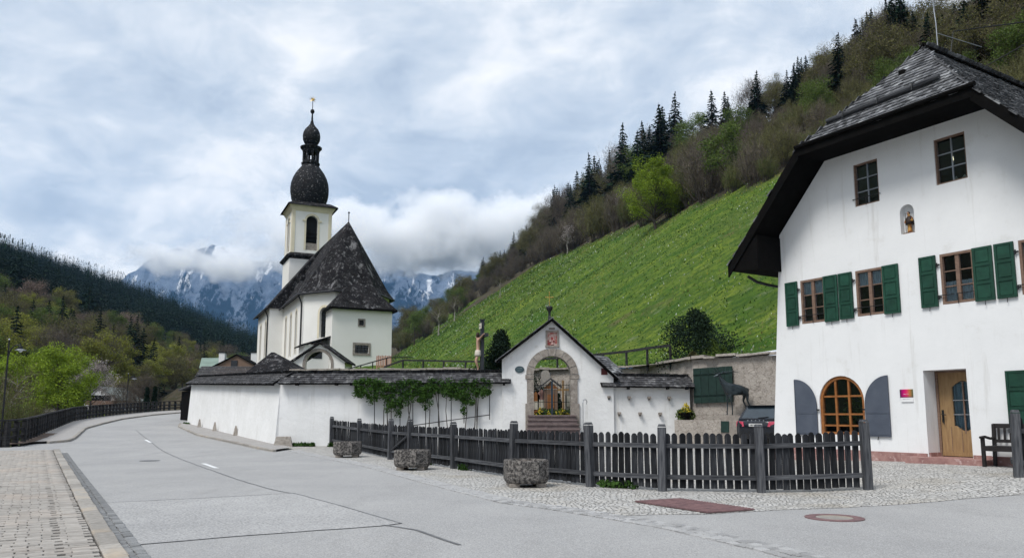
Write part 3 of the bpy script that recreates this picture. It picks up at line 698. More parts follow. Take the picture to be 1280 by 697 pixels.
# windows
def house_window(b, nx_rows=(2, 3), curtains=True, slim=False, y=.07, label=None, bar=True):
    x0, x1, z0, z1 = b; f = .035 if slim else .06
    fr_ = MB(); fr_.b2(x0, x0+f, y-.07, y+.03, z0, z1); fr_.b2(x1-f, x1, y-.07, y+.03, z0, z1); fr_.b2(x0+f, x1-f, y-.07, y+.03, z1-f, z1); fr_.b2(x0+f, x1-f, y-.075, y+.03, z0, z0+f)
    w = fr_.build('window', M['wood_brown'], house)
    xm = (x0+x1)/2
    if not slim:
        m_ = MB(); m_.b2(xm-.045, xm+.045, y-.05, y+.02, z0+f, z1-f); m_.build('mullion', M['wood_brown'], w)
    cols = [(x0+f, xm-.045), (xm+.045, x1-f)] if not slim else [(x0+f, xm-.012), (xm+.012, x1-f)]
    if slim:
        m_ = MB(); m_.b2(xm-.012, xm+.012, y-.02, y+.01, z0+f, z1-f); m_.build('muntin', M['wood_brown'] if not slim else M['zinc'], w)
    zs = [z0+f+(z1-z0-2*f)*k/3 for k in range(4)]
    for (a, c) in cols:
        for k in range(3):
            p = MB(); p.b2(a+.004, c-.004, y+.006, y+.012, zs[k]+.012, zs[k+1]-.012); p.build('pane', M['glass'], w, fixn=True)
            if k:
                m_ = MB(); m_.b2(a, c, y-.02, y+.018, zs[k]-.012, zs[k]+.012); m_.build('muntin', M['wood_brown'] if not slim else M['zinc'], w)
    if curtains:
        for (a, c) in cols:
            cm = MB(); n = 14
            zt, zb = (z1-f, zs[2]+.02) if curtains == 1 else (zs[1]+.12, z0+f)
            vs = []
            for i in range(n+1):
                xx = a+(c-a)*i/n; yy = y+.035+.012*math.sin(i*2.2); vs += [(xx, yy, zb), (xx, yy, zt)]
            cm.add(vs, [(2*i, 2*i+2, 2*i+3, 2*i+1) for i in range(n)]); cm.build('curtain', M['curtain'], w)
    if bar:
        zb = z0+f+.16; m_ = MB(); m_.tube([(x0-.04, -.045, zb), (x1+.04, -.045, zb)], .011, 6)
        for xx in (x0-.03, x1+.03): m_.tube([(xx, -.045, zb), (xx, .02, zb)], .012, 5)
        m_.tube([(xm, -.045, zb), (xm, -.045, z0-.02)], .009, 5); m_.build('safety_bar', M['iron'], w)
    return w
house_window(win[0], curtains=1); house_window(win[1], curtains=1); house_window(win[2], curtains=2); house_window(win[3], curtains=1)
house_window(uwin[0], curtains=0, slim=True, y=.10); house_window(uwin[1], curtains=0, slim=True, y=.10, bar=False); house_window(gwin, curtains=0)
def lightbulb():
    m_ = MB(); m_.lathe([(.001, 0), (.035, .02), (.04, .05), (.02, .09), (.001, .1)], 10, (.74, .5, 7.72))
    bm_ = bpy.data.materials.new('lit_bulb'); bm_.use_nodes = True; b = bm_.node_tree.nodes['Principled BSDF']; b.inputs['Emission Color'].default_value = (1, .8, .5, 1); b.inputs['Emission Strength'].default_value = 6
    m_.build('light_bulb', bm_, house)
lightbulb()
for x0 in (.42, .62):                              # folded paper birds on the upper sill
    m_ = MB(); m_.add([(x0, .18, 7.10), (x0+.09, .2, 7.22), (x0+.16, .19, 7.12), (x0+.06, .23, 7.13)], [(0, 1, 3), (1, 2, 3)]); m_.build('paper_bird', M['cloth_white'], house)
# hinged panelled shutters
def shutter(x0, x1, z0, z1, mat_=None, y=-.035):
    mat_ = mat_ or M['green']; t = .032
    s_ = MB(); s_.b2(x0, x1, y-t/2+.006, y+t/2, z0, z1); f = .055
    for k in range(4):
        zc_ = z0+(z1-z0)*k/3; s_.b2(x0, x1, y-t/2-.008, y-t/2+.006, max(z0, zc_-f/2 if 0 < k < 3 else (z0 if k == 0 else z1-f)), min(z1, zc_+f/2 if 0 < k < 3 else (z0+f if k == 0 else z1)))
    so_ = s_.build('shutter', mat_, house)
    m_ = MB(); m_.b2(x0, x0+f, y-t/2-.0095, y-t/2+.004, z0, z1); m_.b2(x1-f, x1, y-t/2-.0095, y-t/2+.004, z0, z1); m_.build('stile', mat_, so_)
    for k in range(3):
        za, zb = z0+(z1-z0)*k/3+f*.75, z0+(z1-z0)*(k+1)/3-f*.75
        m_ = MB(); m_.box(((x0+x1)/2, y-t/2+.002, (za+zb)/2), (x1-x0-2*f-.05, .018, zb-za-.05)); m_.build('panel', mat_, so_)
    m_ = MB(); m_.tube([((x0+x1)/2, y-.01, z0), ((x0+x1)/2, y-.03, z0-.10)], .008, 5); m_.build('hook', M['iron'], so_)
    return so_
for (x0, x1, z0, z1) in win[:4]:
    shutter(x0-.50, x0-.085, z0-.03, z1+.0); shutter(x1-.005, x1+.43, z0-.03, z1+.0)
    for zz in (z0+.18, z1-.25):
        m_ = MB(); m_.b2(x0-.10, x0+.01, -.05, -.03, zz-.02, zz+.02); m_.tube([(x0-.05, -.05, zz-.05), (x0-.05, -.05, zz+.05)], .016, 6); m_.build('hinge', M['iron'], house)
shutter(1.36, 1.90, 1.22, 2.47); shutter(2.78, 3.30, 1.22, 2.47)
# round-arched window with steel shutters
fm = MB()
def archring(m_, r0, r1, y0, y1, zb):
    A = [(AC+r1, zb)]+arc(AC, AZ, r1, 0, math.pi, 18)+[(AC-r1, zb)]; B = [(AC+r0, zb)]+arc(AC, AZ, r0, 0, math.pi, 18)+[(AC-r0, zb)]
    n = len(A); vs = [(a, y0, b) for a, b in A]+[(a, y0, b) for a, b in B]+[(a, y1, b) for a, b in A]+[(a, y1, b) for a, b in B]; fs = []
    for i in range(n-1): fs += [(i, i+1, n+i+1, n+i), (2*n+i, 3*n+i, 3*n+i+1, 2*n+i+1), (i, 2*n+i, 2*n+i+1, i+1), (n+i, n+i+1, 3*n+i+1, 3*n+i)]
    m_.add(vs, fs)
archring(fm, AR-.085, AR-.002, .04, .15, AB); fm.b2(AC-AR+.01, AC+AR-.01, .045, .15, AB, AB+.07)
aw = fm.build('arched_window', M['wood_orange'], house)
for xx in (AC-.2, AC+.2):
    m_ = MB(); zt = AZ+math.sqrt((AR-.09)**2-.04); m_.b2(xx-.028, xx+.028, .06, .13, AB+.07, zt); m_.build('mullion', M['wood_orange'], aw)
for zz, hw in ((1.52, AR-.09), (AZ+.14, math.sqrt((AR-.09)**2-.14**2)), (1.22, AR-.09)):
    m_ = MB(); m_.b2(AC-hw, AC+hw, .064, .126, zz-.024, zz+.024); m_.build('transom', M['wood_orange'], aw)
m_ = MB(); pl = [(AC-AR+.05, AB+.05), (AC+AR-.05, AB+.05)]+arc(AC, AZ, AR-.05, 0, math.pi, 14); m_.prism([(a, .100, b) for a, b in pl], (0, .006, 0)); m_.build('pane', M['glass'], aw)
rl_ = random.Random(9)                              # potted plant seen behind the panes
V = []; F = []
for i in range(70):
    a = rl_.uniform(0, 6.28); r_ = rl_.uniform(.02, .35); c = Vector((AC+.1+r_*math.cos(a), .45+.15*math.sin(a), 1.1+rl_.uniform(0, .9))); u = Vector((rl_.uniform(-1, 1), rl_.uniform(-1, 1), rl_.uniform(-.6, 1))).normalized(); v = u.orthogonal().normalized(); o = len(V)
    V += [c-u*.12, c+v*.045, c+u*.12, c-v*.045]; F.append((o, o+1, o+2, o+3))
me = npmesh('plant_leaves', V, F, M['leaf_mid']); link('house_plant', me, house)
def arch_shutter(xi, xo):                          # inner edge low, outer edge at crown height
    sgn = 1 if xo > xi else -1; w = abs(xo-xi); pts = [(xi, AB-.03), (xo, AB-.03), (xo, AZ+.64)]
    for i in range(1, 13):
        a = math.pi/2*i/12; pts.append((xo-sgn*w*math.sin(a), AZ+.64-.74*(1-math.cos(a))))
    m_ = MB(); m_.prism([(a, -.05, b) for a, b in pts], (0, .022, 0)); s_ = m_.build('steel_shutter', M['steel_blue'], house)
    m_ = MB(); m_.b2(xo-.02 if sgn > 0 else xo, xo if sgn > 0 else xo+.02, -.062, -.045, AB-.03, AZ+.62)
    for zz in (AB+.03, 1.55): m_.b2(min(xi, xo)+.012, max(xi, xo)-.012, -.058, -.048, zz-.012, zz+.012)
    m_.build('shutter_edge', M['steel_blue'], s_)
    m_ = MB(); m_.tube([((xi+xo)/2, -.05, AB-.02), ((xi+xo)/2, -.08, AB-.11)], .012, 5); m_.build('hook', M['iron'], s_)
    m_ = MB(); m_.b2(min(xi, xi-sgn*.08), max(xi, xi-sgn*.08), -.06, -.03, 1.62, 1.66); m_.build('hinge', M['iron'], s_)
arch_shutter(-3.60, -4.31); arch_shutter(-2.13, -1.45)
# door
dy = .50
dm = MB()
lite = [(-.25, 1.12), (-.20, 1.12)]+[(-.20+.42*i/8, 1.12-.12*math.sin(math.pi*i/8)) for i in range(1, 8)]+[(.27, 1.12), (.27, 2.05)]+[(.27-.52*i/10, 2.05+.14*math.sin(math.pi*i/10)) for i in range(1, 10)]+[(-.25, 2.05)]
lite = [(a+.10, b+.12) for a, b in lite]
dm.wall([(-.47, .52), (.48, .52), (.48, 2.56), (-.47, 2.56)], [lite], .05, lambda u, w, d: (u, dy+d, w))
door = dm.build('door', M['door_oak'], house, fixn=False)
m_ = MB(); m_.b2(-.53, -.475, dy-.03, dy+.06, .505, 2.56); m_.b2(.48, .495, dy-.03, dy+.06, .505, 2.56); m_.b2(-.475, .48, dy-.03, dy+.06, 2.52, 2.565); m_.build('door_frame', M['wood_brown'], house)
for xx in (-.23, .02, .27):
    m_ = MB(); m_.b2(xx-.006, xx+.006, dy-.006, dy+.004, .62, 1.2 if xx == .02 else 1.22); m_.build('plank_joint', M['wood_brown'], door)
m_ = MB(); m_.b2(-.47, .48, dy-.02, dy+.01, .525, .62); m_.build('kick_rail', M['door_oak'], door)
for k, (za, zb) in enumerate(((1.14, 1.50), (1.52, 1.84), (1.86, 2.28))):
    for xa, xb in ((-.14, .095), (.125, .36)):
        m_ = MB(); m_.b2(xa, xb, dy+.02, dy+.026, za, zb); m_.build('pane', M['glass'], door)
m_ = MB(); m_.b2(.095, .125, dy-.004, dy+.04, 1.06, 2.29); m_.build('mullion', M['wood_brown'], door)
for zz in (1.51, 1.85): m_ = MB(); m_.b2(-.145, .365, dy+.0, dy+.035, zz-.012, zz+.012); m_.build('muntin', M['zinc'], door)
m_ = MB(); vs = []
for i in range(21): xx = -.15+.52*i/20; yy = dy+.08+.018*math.sin(i*1.5); vs += [(xx, yy, 1.0), (xx, yy, 2.3)]
m_.add(vs, [(2*i, 2*i+2, 2*i+3, 2*i+1) for i in range(20)]); m_.build('curtain', mat('pale_blue_curtain', (.42, .52, .60), (.30, .40, .48), scale=10, stretch=(6, 6, .3), rough=1), door)
m_ = MB(); m_.b2(-.43, -.38, dy-.02, dy, 1.32, 1.62); m_.tube([(-.405, dy-.02, 1.52), (-.405, dy-.07, 1.52), (-.30, dy-.07, 1.50)], .013, 6); m_.tube([(-.405, dy-.02, 1.42), (-.405, dy-.05, 1.40), (-.36, dy-.05, 1.28)], .011, 6); m_.build('handle', M['iron'], door)
# little printed plate
def sign_mat():
    n = NB('printed_plate', .4, .4); tc = n.N('ShaderNodeTexCoord').outputs['Generated']; sp = n.N('ShaderNodeSeparateXYZ'); n.L(tc, sp.inputs[0])
    r_ = n.N('ShaderNodeValToRGB'); n.L(sp.outputs[0], r_.inputs[0]); e = r_.color_ramp.elements
    e[0].position = .0; e[0].color = (.03, .005, .06, 1); e[1].position = 1; e[1].color = (.10, .11, .05, 1)
    for p, c in ((.3, (.50, .0, .14, 1)), (.55, (.62, .03, .12, 1)), (.78, (.42, .17, .05, 1))): q = e.new(p); q.color = c
    d = n.mix(n.rng(sp.outputs[2], 0, .25, .6, 0), r_.outputs[0], (.04, .0, .05)); return n.done(d)
sx0, sx1 = -1.155, -.825
m_ = MB(); m_.b2(sx0, sx1, -.03, 0, 1.93, 2.13); sg = m_.build('sign_plate', sign_mat(), house)
m_ = MB(); m_.b2(sx0+.02, sx1, -.026, 0, 1.82, 1.928); m_.build('sign_strip', M['plaster'], house)
lt = mat('sign_lettering', (.75, .72, .78), rough=.6)
def strokes(name, x0, x1, z, h, y, n, parent, mt, seed):
    r_ = random.Random(seed); m_ = MB(); w = (x1-x0)/n
    for i in range(n):
        xa = x0+i*w; m_.b2(xa, xa+w*.22, y-.002, y, z, z+h*r_.uniform(.65, 1))
        if r_.random() < .6: m_.b2(xa+w*.22, xa+w*.7, y-.002, y, z+h*r_.choice([0, .4, .55]), z+h*r_.choice([.6, .7]))
    return m_.build(name, mt, parent)
strokes('lettering', sx0+.09, sx1-.10, 2.00, .028, -.031, 8, sg, lt, 1)
strokes('lettering', sx0+.07, sx1-.06, 1.885, .014, -.0275, 14, house, mat('small_grey_print', (.25, .27, .33)), 2)
# ---- roof
def rp(lat, v, side, dz=0): return Vector((CX+side*lat, v, ZR-PT*lat+dz))
VF, VA, VB = -1.0, 1.35, DEP+.6; LH, LE = 2.33, 4.95
hipk = (ZR-(ZR-PT*LH))/(VA-VF)
deck = MB(); th = Vector((0, 0, -.20))
for s_ in (-1, 1):
    deck.prism([rp(0, VA, s_), rp(LH, VF, s_), rp(LE, VF, s_), rp(LE, VB, s_), rp(0, VB, s_)], th)
deck.prism([rp(0, VA, 1), rp(LH, VF, -1), rp(LH, VF, 1)], th)
roof = deck.build('roof', M['wood_black'], house)
rr = random.Random(11); sets = []
sl_ = math.sqrt(1+PT*PT)
for s_ in (-1, 1):
    eu = Vector((0, 1, 0)); ev = Vector((-s_, 0, PT)).normalized(); org = rp(LE, 0, s_)
    Ls = LE*sl_; Lh = (LE-LH)*sl_
    sets.append(shingles(org, eu, ev, [(VF-.04, -.05), (VB, -.05), (VB, Ls), (VA, Ls), (VF-.04, Lh)], .15, .17, rr))
eu = Vector((1, 0, 0)); hd_ = Vector((0, VA-VF, PT*LH)); hl_ = hd_.length; ev = hd_.normalized(); org = Vector((CX, VF, ZR-PT*LH))
sets.append(shingles(org, eu, ev, [(-LH-.03, -.06), (LH+.03, -.06), (0, hl_)], .14, .165, rr))
shingle_part('roof_shingles', sets, M['shingle'], roof)
# ridge board, barge boards, soffit, gutter board
m_ = MB(); m_.box((CX+.08, (VA+VB)/2, ZR+.05), (.26, VB-VA, .03), ry=.82); m_.box((CX-.08, (VA+VB)/2, ZR+.07), (.26, VB-VA, .03), ry=-.82); m_.build('ridge_board', M['wood_black'], roof)
for s_ in (-1, 1):
    m_ = MB(); m_.prism([rp(LH-.02, VF-.05, s_, .02), rp(LE+.04, VF-.05, s_, .02), rp(LE+.04, VF-.05, s_, -.34), rp(LH-.02, VF-.05, s_, -.34)], (0, .05, 0)); m_.build('barge_board', M['wood_black'], roof)
    m_ = MB(); m_.prism([rp(LE-.02, VF, s_, -.21), rp(3.90, VF, s_, -1.42), rp(3.90, VF, s_, -.42)], (0, VB-VF, 0)); m_.build('eave_soffit', M['wood_black'], roof)
m_ = MB(); m_.box((CX, VF-.03, ZR-PT*LH-.12), (2*LH+.1, .06, .26)); m_.build('hip_fascia', M['wood_black'], roof)
m_ = MB(); zs_ = ZR-PT*LH-.22; m_.prism([(CX-LH, VF, zs_), (CX+LH, VF, zs_), (CX+LH-.05, .02, zs_), (CX-LH+.05, .02, zs_)], (0, 0, .03)); m_.build('hip_soffit', M['wood_black'], roof)
m_ = MB(); m_.tube([(CX-LH-.05, VF-.08, zs_+.22), (CX+LH+.12, VF-.08, zs_+.24)], .06, 8); m_.build('hip_gutter', M['wood_black'], roof)
m_ = MB(); p0 = Vector((-.12, VF+.62, ZR-PT*LH+.62*hipk+.14)); 
lg0 = Vector((CX-1.75, VF+.50, ZR-PT*LH+.50*hipk+.14)); lg1 = Vector((CX+1.32, VF+.58, ZR-PT*LH+.58*hipk+.16))
m_.tube([lg0, (lg0+lg1)/2, lg1], [.062, .068, .07], 9); m_.build('snow_log', M['rail_grey'], roof)
for t_ in (.18, .5, .8):
    c = lg0.lerp(lg1, t_); m_ = MB(); m_.tube([c+Vector((0, -.13, -.13)), c+Vector((0, -.10, .04)), c+Vector((0, 0, .09)), c+Vector((0, .09, .03))], .014, 6); m_.build('log_bracket', M['iron'], roof)
m_ = MB(); a = rp(LE-.12, VF-.02, -1, -.24); m_.tube([a+Vector((.35, .25, -.30)), a+Vector((.42, .55, -.45)), a+Vector((.52, .95, -.52)), (-4.72, 1.02, 5.2), (-5.1, 1.05, 1.2)], .045, 8); m_.build('downpipe', M['lead'], house)
# service mast and lightning conductor on the roof
m_ = MB(); b0 = rp(1.9, 5.0, 1); m_.tube([b0-Vector((0, 0, .4)), b0+Vector((0, 0, 3.3))], [.055, .055], 10); ms_ = m_.build('service_mast', M['zinc'], house)
m_ = MB(); t0 = b0+Vector((0, 0, 3.3)); m_.lathe([(.07, -.06), (.09, 0), (.03, .08), (.001, .1)], 10, t0)
for dx in (-.16, .16): m_.tube([t0+Vector((dx, 0, -.35)), t0+Vector((dx, 0, .12))], .02, 6); m_.lathe([(.03, .05), (.045, .09), (.03, .14), (.001, .15)], 8, t0+Vector((dx, 0, 0)))
m_.b = None; m_.box(t0+Vector((0, 0, -.25)), (.4, .05, .04)); m_.build('insulator_head', M['lead'], ms_)
def ridge_at(v, dz=0): return rp(0, v, 1, dz)
m_ = MB(); m_.tube([t0+Vector((0, 0, -.2)), ridge_at(2.9, .9), ridge_at(2.7, .25)], .018, 5); m_.tube([t0+Vector((0, 0, -.35)), ridge_at(4.2, .1)], .016, 5); m_.build('stay_wire', M['iron'], ms_)
m_ = MB(); a0 = ridge_at(2.05, 0); m_.tube([a0, a0+Vector((0, 0, .9)), a0+Vector((-.03, 0, 1.35))], .013, 6); m_.tube([a0+Vector((-.03, 0, 1.3)), a0+Vector((-.10, .05, 3.6))], [.010, .004], 5); m_.tube([a0+Vector((0, 0, .62)), a0+Vector((.2, 1.9, .62))], .010, 5); m_.build('lightning_rod', M['zinc'], house)
m_ = MB(); hc = Vector((CX-.15, VF+1.55, ZR-PT*LH+1.55*hipk+.02)); m_.box(hc, (.16, .12, .14)); m_.build('roof_vent', M['wood_black'], roof)
# painted saint in the niche: one continuous robed body with head, cloak and staff
def skin_body(name, joints, edges, mats, parent, lvl=2, root=0):
    me = bpy.data.meshes.new(name); me.from_pydata([j[0] for j in joints], edges, []); o = link(name, me, parent)
    sk = o.modifiers.new('skin', 'SKIN'); sk.use_smooth_shade = True
    for i, j in enumerate(joints):
        r_ = j[1]; me.skin_vertices[0].data[i].radius = (r_, r_) if not hasattr(r_, '__len__') else r_
    me.skin_vertices[0].data[root].use_root = True
    ss_ = o.modifiers.new('sub', 'SUBSURF'); ss_.levels = lvl; ss_.render_levels = lvl
    me.materials.append(mats); return o
HX, HY, HZ0 = NC, .085, 6.04
st = thing('saint_statue', 'small painted saint figure with gold robe and dark cloak in the arched wall niche', 'statue', house.matrix_basis @ Vector((HX, HY, HZ0)), HROT)
J = [((0, 0, .16), (.055, .045)), ((.005, 0, .05), (.075, .06)), ((0, 0, .30), (.05, .04)), ((0, -.003, .40), (.06, .036)), ((0, -.004, .455), .022), ((-.005, -.012, .50), .034), ((-.005, -.012, .535), .026),
     ((-.075, -.005, .37), .022), ((-.10, -.03, .28), .018), ((-.05, -.06, .25), .014), ((.075, -.005, .37), .022), ((.095, -.03, .29), .018), ((.06, -.065, .32), .014), ((.0, 0, .0), (.085, .065))]
E_ = [(0, 1), (0, 2), (2, 3), (3, 4), (4, 5), (5, 6), (3, 7), (7, 8), (8, 9), (3, 10), (10, 11), (11, 12), (1, 13)]
skin_body('figure', J, E_, M['paint_gold'], st)
m_ = MB(); m_.lathe([(.105, .22), (.10, .30), (.085, .38), (.045, .435), (.03, .44)], 14, (.0, .014, 0)); cl = m_.build('cloak', M['paint_dark'], st, smooth=True)
m_ = MB(); m_.lathe([(.037, .0), (.041, .02), (.034, .045), (.012, .058), (.001, .06)], 12, (-.005, -.003, .495)); m_.build('hair', M['hair'], st, smooth=True)
m_ = MB(); m_.lathe([(.001, -.03), (.024, -.02), (.029, .0), (.024, .022), (.001, .032)], 12, (-.005, -.020, .508)); m_.build('face', M['skin'], st, smooth=True)
m_ = MB(); m_.tube([(-.055, -.075, 0), (-.05, -.075, .52)], .006, 6); m_.build('staff', M['wood_black'], st)
m_ = MB(); m_.box((.0, .0, -.005), (.26, .15, .03)); m_.build('base', M['wood_brown'], st)
# ------------------------------------------------------------------ church
CO = Vector((-17.298, 79.873, 0)); CA = math.atan2(.4256, .9049)
church = thing('church', 'white baroque church with onion-domed tower and steep dark shingle roof', 'church', CO, CA)
def cl(px, py, yl):
    d = ray(px, py); ux = Vector((.9049, .4256)); uy = Vector((-.4256, .9049)); c = Vector((CO.x, CO.y))
    k = (yl+c.dot(uy))/Vector((d[0], d[1])).dot(uy); p = Vector((d[0]*k, d[1]*k)); return (p-c).dot(ux), CAM_Z+d[2]*k
ZE, ZB, ZRG = 13.95, 4.5, 22.0
def face(P, Q):                                     # frame of a wall face from P to Q (outside on the right-hand side of P->Q)
    P, Q = Vector(P), Vector(Q); t = (Q-P).normalized(); n = Vector((-t.y, t.x))
    return (Q-P).length, lambda u, w, d: (P.x+t.x*u+n.x*d, P.y+t.y*u+n.y*d, w)
def archwin(c, w, z0, z1, n=8): r = w/2; return [(c-r, z0), (c+r, z0)]+arc(c, z1-r, r, 0, math.pi, n)
CW = 4.5; NW = 6.1
A_, B_, C_, D_ = (-CW, 0), (-1.95, -3.2), (1.95, -3.2), (CW, 0)
faces = [((-NW, 23), (-NW, 12.8), [(3.0, 1.0, 8.2, 12.6), (7.4, 1.0, 8.2, 12.6)]), ((-NW, 12.8), (-CW, 12.8), []),
         ((-CW, 12.8), A_, [(2.0, .9, 7.9, 12.6), (5.4, .9, 7.9, 12.6), (8.8, .9, 7.9, 12.6)]), (A_, B_, [(2.75, 1.15, 9.2, 12.25)]), (B_, C_, []), (C_, D_, []), (D_, (CW, 12.8), []), ((CW, 12.8), (NW, 12.8), []), ((NW, 12.8), (NW, 23), []), ((NW, 23), (-NW, 23), [])]
wallm = MB(); glz = []
for P, Q, ws in faces:
    L_, fr = face(P, Q); wallm.wall([(0, ZB), (L_, ZB), (L_, ZE), (0, ZE)], [archwin(*w) for w in ws], .35, fr)
    for w in ws: glz.append((fr, w))
wallm.build('wall', M['plaster_church'], church, fixn=False)
M['church_glass'] = mat('leaded_dark_glass', (.012, .014, .018), rough=.15, spec=.5)
for fr, (c, w, z0, z1) in glz:
    m_ = MB(); m_.prism([fr(a, b, .30) for a, b in archwin(c, w, z0, z1)], Vector(fr(0, 0, .34))-Vector(fr(0, 0, .30))); wo = m_.build('window', M['church_glass'], church)
    m_ = MB()
    for k in range(1, 5): zz = z0+(z1-z0)*k/5; m_.prism([fr(c-w/2, zz-.03, .27), fr(c+w/2, zz-.03, .27), fr(c+w/2, zz+.03, .27), fr(c-w/2, zz+.03, .27)], Vector(fr(0, 0, .30))-Vector(fr(0, 0, .27)))
    m_.build('glazing_bar', M['iron'], wo)
    o1 = archwin(c, w+.5, z0-.05, z1+.25); i1 = archwin(c, w, z0-.05, z1); n = len(o1); m_ = MB()
    m_.add([fr(a, b, -.02) for a, b in o1]+[fr(a, b, -.02) for a, b in i1], [(i, (i+1) % n, n+(i+1) % n, n+i) for i in range(1, n)]); m_.build('window_band', M['cream'], wo)
for y0 in (.15, 12.6):                             # cream corner strips
    m_ = MB(); m_.b2(-CW-.03, -CW+.2, y0-.25, y0+.25, ZB, ZE); m_.build('corner_strip', M['plaster_church'], church)
def flare(E1, E2, ap, f=.13):                       # one roof face from eave edge E1-E2 to apex, flattened at the foot
    E1, E2, ap = Vector(E1), Vector(E2), Vector(ap); m1 = E1.lerp(ap, f); m2 = E2.lerp(ap, f); m1.z -= .28; m2.z -= .28; return [E1, E2, m2, m1, ap]
rf = MB(); ap = (0, .4, ZRG); ov = .55; zl = ZE-.15
EA = [(-CW-ov, .0, zl), (-2.2, -3.85, zl), (2.2, -3.85, zl), (CW+ov, 0, zl)]
for a, b in zip(EA, EA[1:]):
    E1, E2, m2, m1, p = flare(a, b, ap); rf.add([E1, E2, m2, m1, p], [(0, 1, 2, 3), (3, 2, 4)])
for s_ in (-1, 1):
    E1 = Vector((s_*(CW+ov), 0, zl)); E2 = Vector((s_*(CW+ov), 12.8, zl)); t1 = Vector(ap); t2 = Vector((0, 12.8, ZRG))
    m1 = E1.lerp(t1, .13); m2 = E2.lerp(t2, .13); m1.z -= .28; m2.z -= .28; rf.add([E1, E2, m2, m1, t1, t2], [(0, 1, 2, 3), (3, 2, 5, 4)])
    N1 = Vector((s_*(NW+.5), 12.5, zl)); N2 = Vector((s_*(NW+.5), 23.4, zl)); T1 = Vector((0, 12.5, ZRG+.02)); T2 = Vector((0, 23.4, ZRG+.02)); m1 = N1.lerp(T1, .12); m2 = N2.lerp(T2, .12); m1.z -= .2; m2.z -= .2
    rf.add([N1, N2, m2, m1, T1, T2], [(0, 1, 2, 3), (3, 2, 5, 4)])
    rf.add([N1, m1, T1, (0, 12.5, zl)], [(0, 1, 2, 3)]); rf.add([N2, m2, T2, (0, 23.4, zl)], [(0, 1, 2, 3)])
roofc = rf.build('roof', M['church_roof'], church)
m_ = MB()
for a, b in zip(EA, EA[1:]): m_.tube([Vector(a)-Vector((0, 0, .08)), Vector(b)-Vector((0, 0, .08))], .11, 6)
for s_ in (-1, 1): m_.tube([(s_*(CW+ov), 0, zl-.08), (s_*(CW+ov), 12.6, zl-.08)], .11, 6); m_.tube([(s_*(NW+.5), 12.5, zl-.08), (s_*(NW+.5), 23.4, zl-.08)], .11, 6)
m_.build('gutter', M['lead'], church)
m_ = MB()
for a, b in zip(EA, EA[1:]): m_.add([a, b, (b[0]*.85, b[1]*.85, zl+.02), (a[0]*.85, a[1]*.85, zl+.02)], [(0, 1, 2, 3)])
m_.build('soffit', M['plaster_church'], church, fixn=False)
m_ = MB(); m_.tube([(0, .4, ZRG-.2), (0, .4, ZRG+.9)], .05, 6); m_.lathe([(.001, -.14), (.14, 0), (.001, .14)], 8, (0, .4, ZRG+.95)); m_.build('finial', M['lead'], roofc)
m_ = MB(); m_.box((-3.4, 7.5, ZRG-1.64*2.6-.9), (.5, .8, .7)); m_.build('roof_dormer', M['church_roof'], roofc)
for x, y in ((-CW-.14, .25), (-NW-.14, 13.1)):
    m_ = MB(); m_.tube([(x-.35, y, zl-.1), (x-.1, y, zl-.7), (x, y, zl-1.0), (x, y, ZB)], .085, 7); m_.build('downpipe', M['lead'], church)
# sacristy in front of the apse
SX0, SX1, SY, SZ = -2.57, 3.42, -5.0, 11.95
m_ = MB(); wup = archwin  # two square windows
h1, h2 = [(.08, 10.25), (.58, 10.25), (.58, 10.8), (.08, 10.8)], [(-.27, 7.5), (1.08, 7.5), (1.08, 8.32), (-.27, 8.32)]
L_, fr = face((SX0, SY), (SX1, SY)); sh = lambda h: [(a-SX0, b) for a, b in h]
m_.wall([(0, ZB), (L_, ZB), (L_, SZ), (0, SZ)], [sh(h1), sh(h2)], .3, fr)
for P, Q in (((SX0, -1.5), (SX0, SY)), ((SX1, SY), (SX1, -1.5))):
    l2, f2 = face(P, Q); m_.wall([(0, ZB), (l2, ZB), (l2, SZ), (0, SZ)], [], .3, f2)
sac = m_.build('sacristy_wall', M['plaster_church'], church, fixn=False)
for h, fw in ((h1, .12), (h2, .22)):
    (a0, b0), (a1, b1) = h[0], h[2]; m_ = MB(); m_.b2(a0-fw, a1+fw, SY-.05, SY-.003, b1, b1+fw); m_.b2(a0-fw, a1+fw, SY-.06, SY-.003, b0-fw, b0); m_.b2(a0-fw, a0, SY-.05, SY-.003, b0, b1); m_.b2(a1, a1+fw, SY-.05, SY-.003, b0, b1); wf = m_.build('window', M['stone_arch'], church)
    m_ = MB(); m_.b2(a0, a1, SY+.2, SY+.25, b0, b1); m_.build('pane', M['church_glass'], wf)
    m_ = MB()
    for k in range(1, 4): xx = a0+(a1-a0)*k/4; m_.b2(xx-.015, xx+.015, SY+.06, SY+.09, b0, b1)
    for k in range(1, 3): zz = b0+(b1-b0)*k/3; m_.b2(a0, a1, SY+.06, SY+.09, zz-.015, zz+.015)
    m_.build('grille', M['iron'], wf)
m_ = MB(); ev_ = [(SX0-.4, -2.0, SZ-.05), (SX0-.4, SY-.45, SZ-.05), (SX1+.4, SY-.45, SZ-.05), (SX1+.4, -2.0, SZ-.05)]; pk = (.3, -2.6, 15.35)
mid = [tuple(Vector(e).lerp(Vector(pk), .45)+Vector((0, 0, .22))) for e in ev_]
m_.add(ev_+mid+[pk], [(0, 1, 5, 4), (1, 2, 6, 5), (2, 3, 7, 6), (4, 5, 8), (5, 6, 8), (6, 7, 8)]); sr = m_.build('sacristy_roof', M['church_roof'], church)
